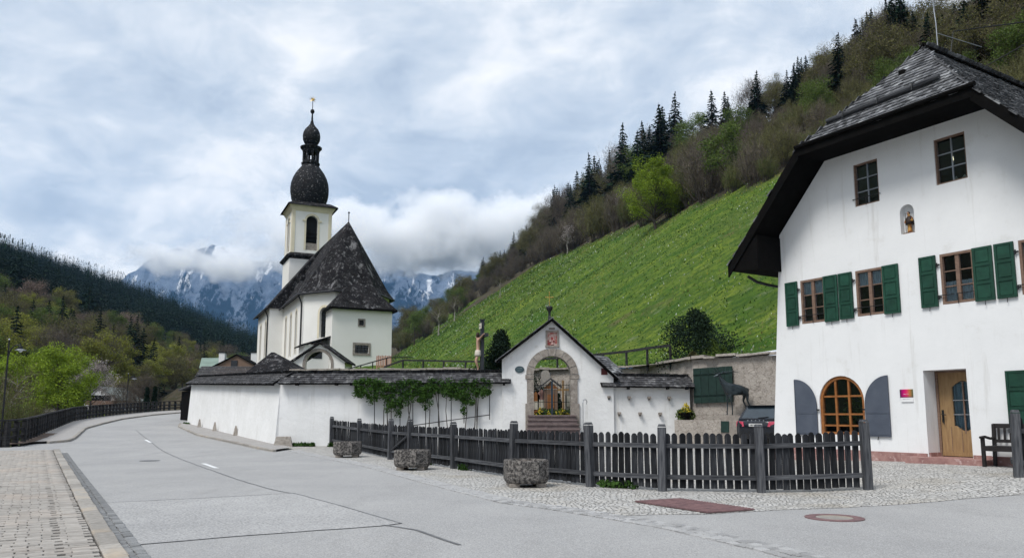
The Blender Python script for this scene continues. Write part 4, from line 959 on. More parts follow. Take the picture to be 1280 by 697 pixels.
m_ = MB(); m_.b2(SX0-.42, SX1+.42, SY-.47, SY-.38, SZ-.22, SZ-.02); m_.b2(SX0-.42, SX0-.33, SY-.38, -2, SZ-.22, SZ-.02); m_.b2(SX1+.33, SX1+.42, SY-.38, -2, SZ-.22, SZ-.02); m_.b2(SX0-.33, SX1+.33, SY-.38, -2, SZ-.12, SZ-.09); m_.build('eave_board', M['wood_black'], sr)
# lean-to on the apse
m_ = MB(); m_.b2(-5.0, -2.6, -4.3, -1.2, ZB, 8.2); lt_ = m_.build('lean_to', M['plaster_church'], church)
m_ = MB(); m_.prism([(-5.4, -4.6, 8.05), (-2.58, -4.6, 9.0), (-2.58, -.9, 9.0), (-5.4, -.9, 8.05)], (0, 0, .14)); m_.build('lean_to_roof', M['church_roof'], lt_)
m_ = MB(); m_.b2(-4.2, -3.3, -4.33, -4.28, 6.9, 7.8); m_.build('pane', M['church_glass'], lt_)
# tower
TX, TY, TW = .08, 24.7, 2.58
zt = lambda py, yl=TY: cl(388, py, yl)[1]
zc1, zm = cl(390, 262, TY-TW)[1], cl(370, 320, TY-TW)[1]
tw = MB()
bw0, bw1 = cl(390, 313, TY-TW)[1], cl(390, 269.5, TY-TW)[1]
for (P, Q) in (((TX-TW, TY-TW), (TX+TW, TY-TW)), ((TX+TW, TY-TW), (TX+TW, TY+TW)), ((TX+TW, TY+TW), (TX-TW, TY+TW)), ((TX-TW, TY+TW), (TX-TW, TY-TW))):
    L_, fr = face(P, Q); tw.wall([(0, zm), (L_, zm), (L_, zc1), (0, zc1)], [archwin(L_/2+.02, 1.5, bw0, bw1, 10)], .55, fr)
    P2, Q2 = [(TX+(p[0]-TX)*1.07, TY+(p[1]-TY)*1.07) for p in (P, Q)]; L2, fr2 = face(P2, Q2); tw.wall([(0, ZB), (L2, ZB), (L2, zm), (0, zm)], [], .5, fr2)
tower = tw.build('tower', M['plaster_church'], church, fixn=False)
for (P, Q) in (((TX-TW, TY-TW), (TX+TW, TY-TW)), ((TX-TW, TY+TW), (TX-TW, TY-TW)), ((TX+TW, TY-TW), (TX+TW, TY+TW))):
    L_, fr = face(P, Q); c = L_/2+.02
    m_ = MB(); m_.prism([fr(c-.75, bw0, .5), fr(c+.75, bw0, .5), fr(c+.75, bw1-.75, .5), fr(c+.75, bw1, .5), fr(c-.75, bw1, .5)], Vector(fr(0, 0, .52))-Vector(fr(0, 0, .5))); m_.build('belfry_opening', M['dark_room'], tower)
    m_ = MB(); m_.prism([fr(c-.75, bw0, .12), fr(c+.75, bw0, .12), fr(c+.75, bw0+1.0, .12), fr(c-.75, bw0+1.0, .12)], Vector(fr(0, 0, .3))-Vector(fr(0, 0, .12))); m_.build('parapet', M['stone_arch'], tower)
    m_ = MB()
    for k in range(3): zz = bw0+1.15+k*.55; m_.prism([fr(c-.75, zz, .2), fr(c+.75, zz, .2), fr(c+.75, zz+.1, .2), fr(c-.75, zz+.1, .2)], Vector(fr(0, 0, .3))-Vector(fr(0, 0, .2)))
    m_.build('louvre', M['wood_black'], tower)
    o1 = archwin(c, 2.0, bw0, bw1+.28, 10); i1 = archwin(c, 1.5, bw0, bw1, 10); n = len(o1); m_ = MB()
    m_.add([fr(a, b, -.04) for a, b in o1]+[fr(a, b, -.04) for a, b in i1], [(i, (i+1) % n, n+(i+1) % n, n+i) for i in range(1, n)])
    for sx in (-1, 1): m_.prism([fr(c+sx*.78, bw1-.85, -.12), fr(c+sx*1.25, bw1-.85, -.12), fr(c+sx*1.25, bw1-.62, -.12), fr(c+sx*.78, bw1-.62, -.12)], Vector(fr(0, 0, 0))-Vector(fr(0, 0, -.12)))
    m_.build('belfry_surround', M['cream'], tower)
    for a, b in ((0, .42), (L_-.42, L_)):
        m_ = MB(); m_.prism([fr(a+.012, zm+.3, -.05), fr(b-.012, zm+.3, -.05), fr(b-.012, zc1, -.05), fr(a+.012, zc1, -.05)], Vector(fr(0, 0, 0))-Vector(fr(0, 0, -.05))); m_.build('pilaster', M['cream'], tower)
def sq(m_, prof, c):                                # square stepped moulding
    vs = []; fs = []
    for r_, z in prof: vs += [(c[0]-r_, c[1]-r_, z), (c[0]+r_, c[1]-r_, z), (c[0]+r_, c[1]+r_, z), (c[0]-r_, c[1]+r_, z)]
    for i in range(len(prof)-1):
        for k in range(4): fs.append((i*4+k, i*4+(k+1) % 4, i*4+4+(k+1) % 4, i*4+4+k))
    m_.add(vs, fs)
m_ = MB(); sq(m_, [(TW*1.07, zm-.35), (TW*1.07+.35, zm-.05), (TW*1.07+.4, zm+.1), (TW-.02, zm+.55)], (TX, TY)); m_.build('mid_cornice', M['church_roof'], tower)
m_ = MB(); sq(m_, [(TW+.02, zc1-.35), (TW+.16, zc1-.1), (TW+.30, zc1+.15), (TW+.46, zc1+.40)], (TX, TY)); m_.build('cornice', M['cream'], tower)
zo = zc1+.95
m_ = MB(); sq(m_, [(TW+.72, zc1+.30), (TW+.66, zc1+.50), (TW*.92, zo+.1), (TW*.5, zo+.2)], (TX, TY)); m_.build('tower_eave', M['church_roof'], tower)
rpx = lambda r_, py: abs(cl(388+r_, py, TY)[0]-cl(388, py, TY)[0])*.905
def dome(name, prof, mt, n=8, smooth=False, parent=tower):
    m_ = MB(); m_.lathe([(max(.01, rpx(r_, py)), zt(py)) for r_, py in prof], n, (TX, TY, 0), rot=math.pi/8); return m_.build(name, mt, parent, smooth=smooth)
dome('onion_dome', [(22.0, 262), (23.6, 252.5), (25.0, 249), (26.2, 243), (26.4, 237), (25.6, 231), (23.2, 224), (19.5, 217.5), (15.5, 212.5), (12.5, 209), (11.0, 206.5)], M['onion'], 16, True)
dome('lantern_base', [(10.5, 207.5), (12.5, 206.5), (13, 204.6), (11.2, 203.8), (10.8, 202)], M['onion'], 16)
for k in range(8):
    a = math.pi*2*(k+.5)/8+CA; r_ = rpx(10, 195); m_ = MB(); m_.tube([(TX+r_*math.cos(a), TY+r_*math.sin(a), zt(202.5)), (TX+r_*math.cos(a), TY+r_*math.sin(a), zt(189))], .16, 6); m_.build('lantern_post', M['onion'], tower)
dome('lantern_roof', [(10.8, 191.5), (11.8, 190), (12, 188.5), (14.8, 185.8), (15, 184.6), (10, 183.3), (7, 181.5)], M['onion'], 16)
dome('lantern_dome', [(6.5, 182), (9.5, 179.5), (11.8, 175), (12.2, 170.5), (11.3, 166), (8.8, 161.5), (5.2, 158), (2.8, 155), (1.5, 150), (1.1, 145), (.9, 141)], M['onion'], 16, True)
m_ = MB(); m_.lathe([(.01, zt(142.5)), (rpx(2.4, 139), zt(141)), (rpx(3, 139), zt(139)), (rpx(2.3, 139), zt(137)), (.01, zt(136))], 12, (TX, TY, 0)); m_.tube([(TX, TY, zt(137)), (TX, TY, zt(124))], .05, 6); m_.build('finial_ball', M['onion'], tower)
m_ = MB(); zs = zt(124)
for k in range(4): a = math.pi*k/4; m_.tube([(TX-.50*math.cos(a), TY, zs-.50*math.sin(a)), (TX, TY, zs), (TX+.50*math.cos(a), TY, zs+.50*math.sin(a))], [.015, .085, .015], 5)
m_.build('star', M['gold'], tower)

# small gabled porch below the church, low hip roof and far roofs
def gable_block(name, label, cat, pL, pR, pA, Y, depth, base, arch=None, roofmat=None, wallmat=None, over=.3, side=None, rz=0):
    a, b, t = at(*pL, Y), at(*pR, Y), at(*pA, Y); c = (a+b)/2; root = thing(name, label, cat, (c.x, Y, base), rz)
    hw = (b.x-a.x)/2; ez = (a.z+b.z)/2-base; tz_ = t.z-base; tx = t.x-c.x
    m_ = MB(); hs = []
    if arch: cxp, w_, zt_ = arch; hs = [archwin(cxp, w_, .02, zt_, 10)]
    m_.wall([(-hw, 0), (hw, 0), (hw, ez), (tx, tz_), (-hw, ez)], hs, .35, lambda u, w, d: (u, d, w))
    m_.add([(-hw, 0, 0), (-hw, depth, 0), (-hw, depth, ez), (-hw, 0, ez)], [(0, 1, 2, 3)]); m_.add([(hw, 0, 0), (hw, depth, 0), (hw, depth, ez), (hw, 0, ez)], [(3, 2, 1, 0)])
    if not arch: m_.add([(-hw, depth, 0), (hw, depth, 0), (hw, depth, ez), (tx, depth, tz_), (-hw, depth, ez)], [(4, 3, 2, 1, 0)])
    m_.build('wall', wallmat or M['plaster_church'], root, fixn=False)
    m_ = MB()
    for s_ in (-1, 1):
        e = Vector((s_*hw, 0, ez)); p = Vector((tx, 0, tz_)); d = (e-p).normalized(); e2 = e+d*over
        m_.prism([p+Vector((0, -.25, .05)), e2+Vector((0, -.25, .05)), e2+Vector((0, depth+.25, .05)), p+Vector((0, depth+.25, .05))], (0, 0, .16))
    m_.build('roof', roofmat or M['church_roof'], root); return root, c, hw
pr, pc, phw = gable_block('church_porch', 'small white gabled porch with round arch below the church', 'porch', (366, 452), (431, 453), (400, 430), 64, 3.0, 4.2, arch=(-.05, 2.1, 2.55))
m_ = MB(); ring = archwin(-.05, 2.6, .02, 2.8, 12); ri = archwin(-.05, 2.1, .02, 2.55, 12); n = len(ring); m_.add([(a, -.03, b) for a, b in ring]+[(a, -.03, b) for a, b in ri], [(i, (i+1) % n, n+(i+1) % n, n+i) for i in range(1, n)]); m_.build('arch_surround', M['stone_arch'], pr)
def hip_roof(name, label, px0, px1, pya, pyb, pxa, Y, deep, base):
    a, b, t = at(px0, pyb, Y), at(px1, pyb, Y), at(pxa, pya, Y+deep/2); root = thing(name, label, 'building', ((a.x+b.x)/2, Y+deep/2, base)); hw = (b.x-a.x)/2; ez = a.z-base
    m_ = MB(); m_.b2(-hw+.3, hw-.3, -deep/2+.3, deep/2-.3, 0, ez); m_.build('wall', M['plaster_church'], root)
    m_ = MB(); tx = t.x-(a.x+b.x)/2; q = [(-hw, -deep/2, ez), (hw, -deep/2, ez), (hw, deep/2, ez), (-hw, deep/2, ez)]; m_.add(q+[(tx-.1, 0, t.z-base), (tx+.1, 0, t.z-base)], [(0, 1, 5, 4), (1, 2, 5), (2, 3, 4, 5), (3, 0, 4), (3, 2, 1, 0)]); m_.build('roof', M['church_roof'], root); return root
hip_roof('cemetery_chapel', 'low chapel with dark lichen-spotted hip roof behind the white wall', 306, 376, 440, 466, 341, 47, 5.0, .8)
sh_ = thing('wooden_outbuilding', 'low outbuilding with dark boarded roof just behind the far wall end', 'building', (0, 0, 0))
a0, a1, a2, a3 = at(243, 472, 54.6), at(322, 470, 46.5), at(318, 458, 50), at(252, 458, 57.0)
m_ = MB()
for k in range(7):                                  # boarded roof in overlapping courses
    t0, t1 = k/7, (k+1)/7+.04; l0, l1, r0, r1 = a0.lerp(a3, t0), a0.lerp(a3, t1), a1.lerp(a2, t0), a1.lerp(a2, t1)
    m_ = MB(); m_.prism([l0+Vector((0, 0, .10)), r0+Vector((0, 0, .10)), r1, l1], (0, 0, -.06)); m_.build('roof_board', M['shingle_wall'], sh_)
m_ = MB(); m_.prism([Vector((a0.x+.4, a0.y+.3, .3)), Vector((a1.x-.3, a1.y+.3, .3)), Vector((a2.x-.3, a2.y+.3, .3)), Vector((a3.x+.4, a3.y+.2, .3))], (0, 0, a0.z-.75)); m_.build('wall', M['wood_black'], sh_)
fh = gable_block('chalet', 'dark-gabled farmhouse with white chimneys showing above the boarded roof', 'house', (262, 460), (327, 462), (296, 444), 118, 9, 3.0, wallmat=M['wood_brown'], roofmat=M['wood_black'], over=1.0)[0]
for px in (278, 318):
    p = at(px, 452, 121); t = at(px, 441, 121); m_ = MB(); m_.box((p.x-fh.location.x, 3.0, t.z-3.0-1.2), (.9, .8, 2.4)); ch = m_.build('chimney', M['plaster'], fh); m_ = MB(); m_.box((p.x-fh.location.x, 3.0, t.z-2.9), (1.1, 1.0, .12)); m_.build('chimney_cap', M['lead'], ch)
m_ = MB(); p = at(287, 452, 116); m_.box((p.x-fh.location.x, -.06, p.z-3.2), (1.0, .1, 1.1)); m_.build('window', M['church_glass'], fh)
gr_ = thing('barn', 'barn with pale green metal roof left of the dark-gabled farmhouse', 'barn', (0, 0, 0))
b0, b1, b2_, b3 = at(249, 459, 128), at(300, 459, 128), at(300, 447, 134), at(252, 447, 134); m_ = MB(); m_.prism([b0, b1, b2_, b3], (0, 0, -.2)); m_.build('roof', mat('green_patina_sheet', (.20, .27, .23), (.15, .20, .17), scale=.6, pos=True), gr_)
m_ = MB(); m_.b2(b0.x+.5, b1.x, 129, 138, 2.0, b0.z-.2); m_.build('wall', M['wood_brown'], gr_)
sd_ = thing('shed', 'dark timber shed at the bend behind the far end of the white wall', 'shed', (0, 0, 0))
s0, s1 = at(226, 511, 62), at(242, 511, 60); m_ = MB(); m_.prism([(s0.x, 62, .6), (s1.x, 60, .6), (s1.x+2, 66, .6), (s0.x+2, 68, .6)], (0, 0, at(226, 489, 62).z-.6)); m_.build('wall', M['wood_black'], sd_)
m_ = MB(); r0, r1 = at(223, 488, 61.6), at(243, 480, 59.6); m_.prism([r0, r1, r1+Vector((2.5, 7, 0)), r0+Vector((2.5, 7, 0))], (0, 0, .12)); m_.build('roof', M['shingle_wall'], sd_)

# ------------------------------------------------------------------ churchyard wall with shingled coping
def wall_run(root, P, Q, z0, z1, thick, nrm, name='wall', seg=1, base=None, batter=.0):
    P, Q = Vector(P), Vector(Q); n = Vector(nrm).normalized(); m_ = MB()      # nrm points away from the viewer
    vs = []; N_ = 14
    for i in range(N_+1):
        p = P.lerp(Q, i/N_); zt_ = z0+(z1-z0)*i/N_; zb_ = (g(p.x, p.y)-.3) if base is None else base; wob = mnoise.noise(Vector((p.x*.5, p.y*.5, 3)))*.03
        f = p-n*batter; vs += [(f.x, f.y, zb_), (p.x+n.x*wob, p.y+n.y*wob, zt_), (p.x+n.x*thick, p.y+n.y*thick, zt_), (p.x+n.x*thick, p.y+n.y*thick, zb_)]
    fs = []
    for i in range(N_):
        o = i*4
        for k in range(4): fs.append((o+k, o+(k+1) % 4, o+4+(k+1) % 4, o+4+k))
    fs += [(3, 2, 1, 0), tuple(N_*4+k for k in range(4))]
    m_.add(vs, fs); return m_.build(name, M['plaster_old'], root)
def coping(root, P, Q, z0, z1, thick, nrm, seed, rafters=True, e0=0, e1=0):
    P, Q = Vector(P), Vector(Q); n = Vector(nrm).normalized(); t = (Q-P).normalized(); P = P-t*e0; Q = Q+t*e1; L_ = (Q-P).length
    run = thick*.75+.32; rise = .46
    o0 = Vector((P.x-n.x*.32, P.y-n.y*.32, z0-.03)); eu = (Vector((Q.x, Q.y, z1))-Vector((P.x, P.y, z0)))/L_; ev = Vector((n.x*run, n.y*run, rise)); lv = ev.length; ev = ev/lv
    m_ = MB(); back = Vector((n.x*.55, n.y*.55, -.42))
    A, B = o0, o0+eu*L_; T0, T1 = o0+ev*lv, o0+eu*L_+ev*lv; d = Vector((0, 0, -.07))
    m_.prism([A, B, T1, T0], d); m_.prism([T0, T1, T1+back, T0+back], d); cp = m_.build('coping', M['wood_black'], root)
    rr_ = random.Random(seed); shingle_part('coping_shingles', [shingles(o0, eu, ev, [(0, -.04), (L_, -.04), (L_, lv), (0, lv)], .16, .17, rr_), shingles(T1+back, -eu, -back.normalized(), [(0, 0), (L_, 0), (L_, back.length), (0, back.length)], .2, .2, rr_)], M['shingle_wall'], cp)
    if rafters:
        k = .5
        while k < L_-.2:
            c = o0+eu*k+ev*.14-Vector((0, 0, .12)); m2 = MB(); m2.box((c.x, c.y, c.z), (.10, .34, .10), rz=math.atan2(eu.y, eu.x), rx=0); m2.build('rafter_end', M['wood_black'], cp); k += rr_.uniform(1.0, 1.35)
cw = thing('churchyard_wall', 'long white churchyard wall with shingled coping bending along the road', 'wall', (0, 0, 0))
WC, WF, WGL = (-9.98, 33.3), (-22.5, 54.2), (-.40, 33.1)
wn = Vector((.858, .513))
wall_run(cw, WF, WC, 3.70, 2.86, .55, wn, batter=.18); coping(cw, WF, WC, 3.74, 2.88, .55, wn, 21, e0=.35)
wall_run(cw, WC, WGL, 2.86, 2.88, .55, (0, 1), batter=.08); coping(cw, WC, WGL, 2.88, 2.91, .55, (0, 1), 22, rafters=False, e1=.35)
for px in (372, 421, 440, 524, 630):
    p = at(px, 479, 33.05); m_ = MB(); m_.box((p.x, 32.98, 2.80), (.10, .30, .10)); m_.build('rafter_end', M['wood_black'], cw)
wall_run(cw, (-22.5, 54.2), (-17, 58.5), 3.70, 3.7, .5, (.5, .86))
for px, py in ((248, 535), (267, 540), (293, 546)):
    p = G(px, py); m_ = MB(); m_.box((p.x+.05, p.y, p.z+.28), (.26, .26, .60), rz=.5, taper=.25); m_.build('guard_stone', M['rubble'], cw)
p = G(345, 558); m_ = MB(); m_.box((p.x+.3, p.y, p.z+.2), (.8, .5, .45), rz=.2, taper=.7); m_.build('guard_stone', M['rubble'], cw)
# right-hand piece with little stone corbels
cr = thing('bracket_wall', 'short white wall with small stone corbels right of the churchyard gate', 'wall', (0, 0, 0))
wall_run(cr, (4.05, 33.15), (7.62, 33.15), 2.74, 2.68, .5, (0, 1), batter=.04); coping(cr, (4.05, 33.15), (7.62, 33.15), 2.77, 2.71, .5, (0, 1), 23, rafters=False, e0=.25, e1=.12)
for px in (785, 834, 858): p = at(px, 482, 33.0); m_ = MB(); m_.box((p.x, 32.93, 2.63), (.10, .28, .11)); m_.build('rafter_end', M['wood_black'], cr)
for px, py in ((761, 496.5), (786.5, 496.8), (811.5, 497), (836.5, 497.2), (774, 516.5), (800, 516.8), (825, 517)):
    p = at(px, py, 33.05); m_ = MB(); m_.box((p.x, 33.03, p.z+.02), (.13, .22, .09), taper=1); m_.box((p.x, 33.06, p.z-.06), (.08, .12, .08)); m_.build('corbel', M['stone_arch'], cr)
# ------------------------------------------------------------------ churchyard gate
M['marble_dark'] = mat('worn_red_marble_steps', (.20, .155, .15), (.13, .10, .097), scale=4, rough=.7, rnd=.25)
gt = thing('churchyard_gate', 'white gabled churchyard gate with stone arch, shingle roof and gold cross', 'gate', (1.72, 33.0, 0))
gx_ = lambda X: X-1.72
GR, GS, GTH = .81, 3.22, 1.50
hole = [(-GR, GTH), (GR, GTH)]+arc(0, GS, GR, 0, math.pi, 16)
pict = [(-.28, 4.44), (.28, 4.44), (.28, 5.04), (-.28, 5.04)]
sm = [(2.05, 3.18), (2.33, 3.18)]+[(2.33-.28*i/6, 3.18+.30*math.sin(math.pi*.5+math.pi*.5*i/6)) for i in range(0, 6)]
m_ = MB(); m_.wall([(-2.15, -.2), (2.62, -.2), (2.62, 3.12), (.0, 5.52), (-2.15, 3.95)], [hole, [(a+.02, b) for a, b in pict]], [.75, .10], lambda u, w, d: (u, d, w))
m_.add([(-2.15, 0, -.2), (-2.15, .8, -.2), (-2.15, .8, 3.95), (-2.15, 0, 3.95)], [(0, 1, 2, 3)])
m_.wall([(-2.15, -.2), (2.62, -.2), (2.62, 3.12), (.0, 5.52), (-2.15, 3.95)], [hole], .001, lambda u, w, d: (u, .8-d, w))
gw = m_.build('wall', M['plaster_old'], gt, fixn=False)
def voussoir(a0, a1, r0, r1, y0, y1):
    pts = [(r1*math.cos(a0+(a1-a0)*i/3), GS+r1*math.sin(a0+(a1-a0)*i/3)) for i in range(4)]+[(r0*math.cos(a1-(a1-a0)*i/3), GS+r0*math.sin(a1-(a1-a0)*i/3)) for i in range(4)]
    mm = MB(); mm.prism([(a, y0, b) for a, b in pts], (0, y1-y0, 0)); mm.build('arch_stone', M['stone_arch'], gt)
for k in range(9): e = .012; voussoir(math.pi*k/9+e, math.pi*(k+1)/9-e, GR-.02, GR+.30, -.06-.01*(k % 2), .5)
for s_ in (-1, 1):
    for za, zb, ww in ((GTH-.9, 1.98, .36), (1.99, 2.52, .29), (2.53, 3.02, .29), (3.03, 3.20, .36)):
        mm = MB(); x0 = s_*(GR-.02); x1 = s_*(GR-.02+ww); mm.b2(min(x0, x1), max(x0, x1), -.075 if ww > .3 else -.06, .5, za, zb); mm.build('arch_stone', M['stone_arch'], gt)
rr = random.Random(31)
mm = MB(); lo = Vector((-2.38, -.28, 3.80)); hi = Vector((0, -.28, 5.62)); lo2 = Vector((2.78, -.28, 3.06)); bk = Vector((0, 1.35, 0)); mm.prism([lo, hi, hi+bk, lo+bk], (0, 0, -.12)); mm.prism([hi, lo2, lo2+bk, hi+bk], (0, 0, -.12)); grf = mm.build('roof', M['wood_black'], gt)
evl = hi-lo; evr = hi-lo2
shingle_part('roof_shingles', [shingles(lo, Vector((0, 1, 0)), evl.normalized(), [(-.03, -.05), (1.38, -.05), (1.38, evl.length), (-.03, evl.length)], .15, .17, rr), shingles(lo2+bk, Vector((0, -1, 0)), evr.normalized(), [(-.03, -.05), (1.38, -.05), (1.38, evr.length), (-.03, evr.length)], .15, .17, rr)], M['shingle'], grf)
# lean-to roof behind the right shoulder of the gate
lo = Vector((2.55, 1.15, 3.0)); eu = Vector((1.9, 1.5, 0)).normalized(); top = Vector((-.9, 1.1, 1.15)); mm = MB(); mm.prism([lo, lo+eu*1.5, lo+eu*1.5+top, lo+top], (0, 0, -.1)); lr = mm.build('side_roof', M['wood_black'], gt)
shingle_part('side_roof_shingles', [shingles(lo, eu, top.normalized(), [(0, 0), (1.5, 0), (1.5, top.length), (0, top.length)], .15, .16, rr)], M['shingle'], lr)
mm = MB(); mm.prism([(a, -.01, b) for a, b in [(2.10, 3.20), (2.38, 3.20), (2.36, 3.36), (2.26, 3.46), (2.10, 3.49)]], (0, .01, 0)); mm.build('slot_window', mat('dark_red_board', (.10, .03, .03)), gt)
fmz = MB(); z0, z1 = 4.46, 5.03
fmz.b2(-.27, -.20, -.06, .05, z0, z1); fmz.b2(.22, .29, -.06, .05, z0, z1); fmz.b2(-.27, .29, -.065, .05, z1, z1+.08); fmz.b2(-.29, .31, -.08, .05, z0-.07, z0); pf = fmz.build('picture_frame', M['stone_arch'], gt)
mm = MB(); mm.b2(-.20, .22, .05, .07, z0, z1); mm.build('painting', mat('faded_red_painting', (.42, .10, .09), (.55, .42, .38), scale=6, lo=.45, hi=.55, detail=3), pf)
for cx_, cz_, rr_ in ((-.06, 4.72, .075), (.09, 4.76, .06), (.01, 4.60, .09)): mm = MB(); mm.lathe([(.001, 0), (rr_*.8, .01), (rr_*.5, .06), (.02, .20), (.001, .21)], 10, (cx_, .02, cz_-.1)); mm.build('relief_figure', mat('pale_relief', (.55, .42, .40), (.4, .2, .18), scale=14), pf)
mm = MB(); mm.b2(-.13, .13, -.012, .01, 5.15, 5.23); mm.build('name_tablet', M['stone_arch'], gt)
oc = at(649.5, 461.5, 33); mm = MB(); n_ = 24; mm.prism([(gx_(oc.x)+.20*math.cos(2*math.pi*i/n_), -.03, oc.z+.145*math.sin(2*math.pi*i/n_)) for i in range(n_)], (0, .03, 0)); op = mm.build('oval_plaque', mat('dark_teal_enamel', (.05, .085, .10), rough=.4), gt)
strokes('lettering', gx_(oc.x)-.12, gx_(oc.x)+.12, oc.z+.03, .05, -.031, 6, op, mat('plaque_print', (.3, .38, .42)), 5); strokes('lettering', gx_(oc.x)-.10, gx_(oc.x)+.10, oc.z-.06, .04, -.031, 6, op, bpy.data.materials['plaque_print'], 6)
mm = MB(); fz0 = 5.55; mm.lathe([(.10, 0), (.07, .08), (.05, .3), (.06, .42), (.13, .52), (.15, .60), (.12, .66), (.03, .68)], 14, (-.08, .35, fz0)); mm.build('urn_finial', M['lead'], gt, smooth=True)
mm = MB(); mm.tube([(-.08, .35, fz0+.66), (-.08, .35, fz0+1.26)], .016, 6); mm.tube([(-.24, .35, fz0+1.06), (.08, .35, fz0+1.06)], .016, 6)
for q in ((-.24, fz0+1.06), (.08, fz0+1.06), (-.08, fz0+1.28)): mm.lathe([(.001, -.035), (.035, 0), (.001, .035)], 8, (q[0], .35, q[1]))
mm.build('cross', M['gold'], gt)
for k in range(7):                                  # marble steps down to the forecourt
    mm = MB(); zt_ = GTH-.185*k; y1_ = -.30*k+.15 if k else .75; mm.b2(-1.05-.03*k, 1.0+.03*k, -.30*(k+1), y1_, zt_-.055, zt_); so_ = mm.build('step', M['marble_dark'], gt)
    for xa, xb in ((-1.02-.03*k, -.25+.2*(k % 2)), (-.24+.2*(k % 2), .97+.03*k)): m2 = MB(); m2.b2(xa, xb, -.30*(k+1)+.05, y1_, zt_-.19, zt_-.056); m2.build('riser', M['marble_dark'], so_)
mm = MB()
for i in range(13):
    x = -.74+1.48*i/12
    if i == 6: continue
    mm.tube([(x, .30, GTH+.05), (x, .30, 2.85 if i % 2 else 2.95)], .009, 5)
for z in (GTH+.1, GTH+.55, 2.78): mm.tube([(-.76, .30, z), (.76, .30, z)], .012, 5)
ig = mm.build('iron_gate', M['iron'], gt); mm = MB(); mm.b2(-.045, .045, .27, .33, GTH, 2.95); mm.build('gate_stile', mat('blue_grey_iron', (.03, .045, .06)), ig)
mm = MB(); mm.tube([(1.22, -.9, .9), (1.22, -.9, 2.0), (1.25, -.8, 2.12), (1.36, -.7, 2.14), (1.42, -.6, 2.05), (1.40, -.55, 1.95)], .018, 6); mm.build('handrail', M['zinc'], gt)
# ------------------------------------------------------------------ rubble retaining wall behind
rw = thing('retaining_wall', 'rough rubble retaining wall with slab coping at the foot of the meadow', 'wall', (0, 0, 0))
RW = [(11.4, 29.3), (7.75, 33.15), (6.75, 38.5), (2, 41), (-12, 42)]
for (a, b) in zip(RW, RW[1:]):
    A, B = Vector(a), Vector(b); t = (B-A).normalized(); n = Vector((t.y, -t.x)); nseg = max(3, int((B-A).length/.5)); mm = MB(); vs = []
    ztop = lambda s: 3.85+.06*mnoise.noise(Vector((s*1.3, A.x, 0)))
    for i in range(nseg+1):
        p = A.lerp(B, i/nseg); w1 = .05*mnoise.noise(Vector((p.x*2, p.y*2, 1))); zt_ = ztop(i); f = p-n*w1; k_ = p+n*.5
        vs += [(f.x, f.y, 0), (f.x+n.x*.06, f.y+n.y*.06, zt_), (k_.x, k_.y, zt_), (k_.x, k_.y, 0)]
    mm.add(vs, [(4*i+k, 4*i+(k+1) % 4, 4*i+4+(k+1) % 4, 4*i+4+k) for i in range(nseg) for k in range(4)]+[(0, 1, 2, 3), tuple(4*nseg+k for k in range(4))]); mm.build('masonry', M['rubble'], rw)
    s = 0; Lw = (B-A).length
    while s < Lw:
        l_ = min(rr.uniform(.5, 1.0), Lw-s+.1); c = A+t*(s+l_/2)+n*.18; mm = MB(); mm.box((0, 0, 0), (l_-.02, rr.uniform(.62, .8), rr.uniform(.07, .13))); 
        o = mm.build('coping_slab', M['rubble'], rw); o.location = (c.x, c.y, 3.93+rr.uniform(-.03, .03)); o.rotation_euler = (rr.uniform(-.06, .06), rr.uniform(-.04, .04), math.atan2(t.y, t.x)); s += l_
SD = Vector((-3.65, 3.85)).normalized(); SN = Vector((-SD.y, SD.x)); SN = SN if SN.y < 0 else -SN      # along the wall, and towards the viewer
gp = thing('boarded_hatch', 'dark green boarded panel on the rubble wall behind the stag statue', 'hatch', (0, 0, 0))
def on_line(px, py, off):                            # point on the vertical plane parallel to the rubble wall, off metres in front
    P = Vector((7.75, 33.15))+SN*off; d = ray(px, py); k = P.dot(SN)/Vector((d[0], d[1])).dot(SN); return Vector((d[0]*k, d[1]*k, CAM_Z+d[2]*k))
q0, q1, q2, q3 = on_line(867.5, 504, .10), on_line(916, 502, .10), on_line(915, 457, .10), on_line(866, 460.5, .10)
for k in range(5):
    a, b, c, d = q0.lerp(q1, k/5+.004), q0.lerp(q1, (k+1)/5-.004), q3.lerp(q2, (k+1)/5-.004), q3.lerp(q2, k/5+.004); mm = MB(); mm.prism([a, b, c, d], Vector((-SN.x, -SN.y, 0))*(.05+.006*(k % 2))); mm.build('board', M['green_dark'], gp)
for zf in (.2, .8): mm = MB(); a, b = q0.lerp(q3, zf), q1.lerp(q2, zf); mm.prism([a-Vector((0, 0, .04)), b-Vector((0, 0, .04)), b+Vector((0, 0, .04)), a+Vector((0, 0, .04))], Vector((-SN.x, -SN.y, 0))*.02); mm.build('batten', M['green_dark'], gp)
lw = thing('low_stone_wall', 'low grey stone wall under the stag statue and flower pot', 'wall', (0, 0, 0))
for pa_, pb_, pt in ((843, 901, 524.5), (901.5, 975, 519.5)):
    a, b = on_line(pa_, pt, 1.1), on_line(pb_, pt, 1.1); zt_ = (a.z+b.z)/2; mm = MB(); bk_ = Vector((-SN.x, -SN.y, 0))*.75
    mm.prism([Vector((a.x, a.y, 0)), Vector((b.x, b.y, 0)), Vector((b.x, b.y, zt_)), Vector((a.x, a.y, zt_))], bk_); mm.build('masonry', M['rubble'] if pa_ < 880 else M['stone_arch'], lw)
q = [on_line(901, 526, 1.13), on_line(911, 526, 1.13), on_line(911, 540, 1.13), on_line(901, 540, 1.13)]; mm = MB(); mm.prism(q, Vector((-SN.x, -SN.y, 0))*.02); mm.build('green_door', M['green_dark'], lw)
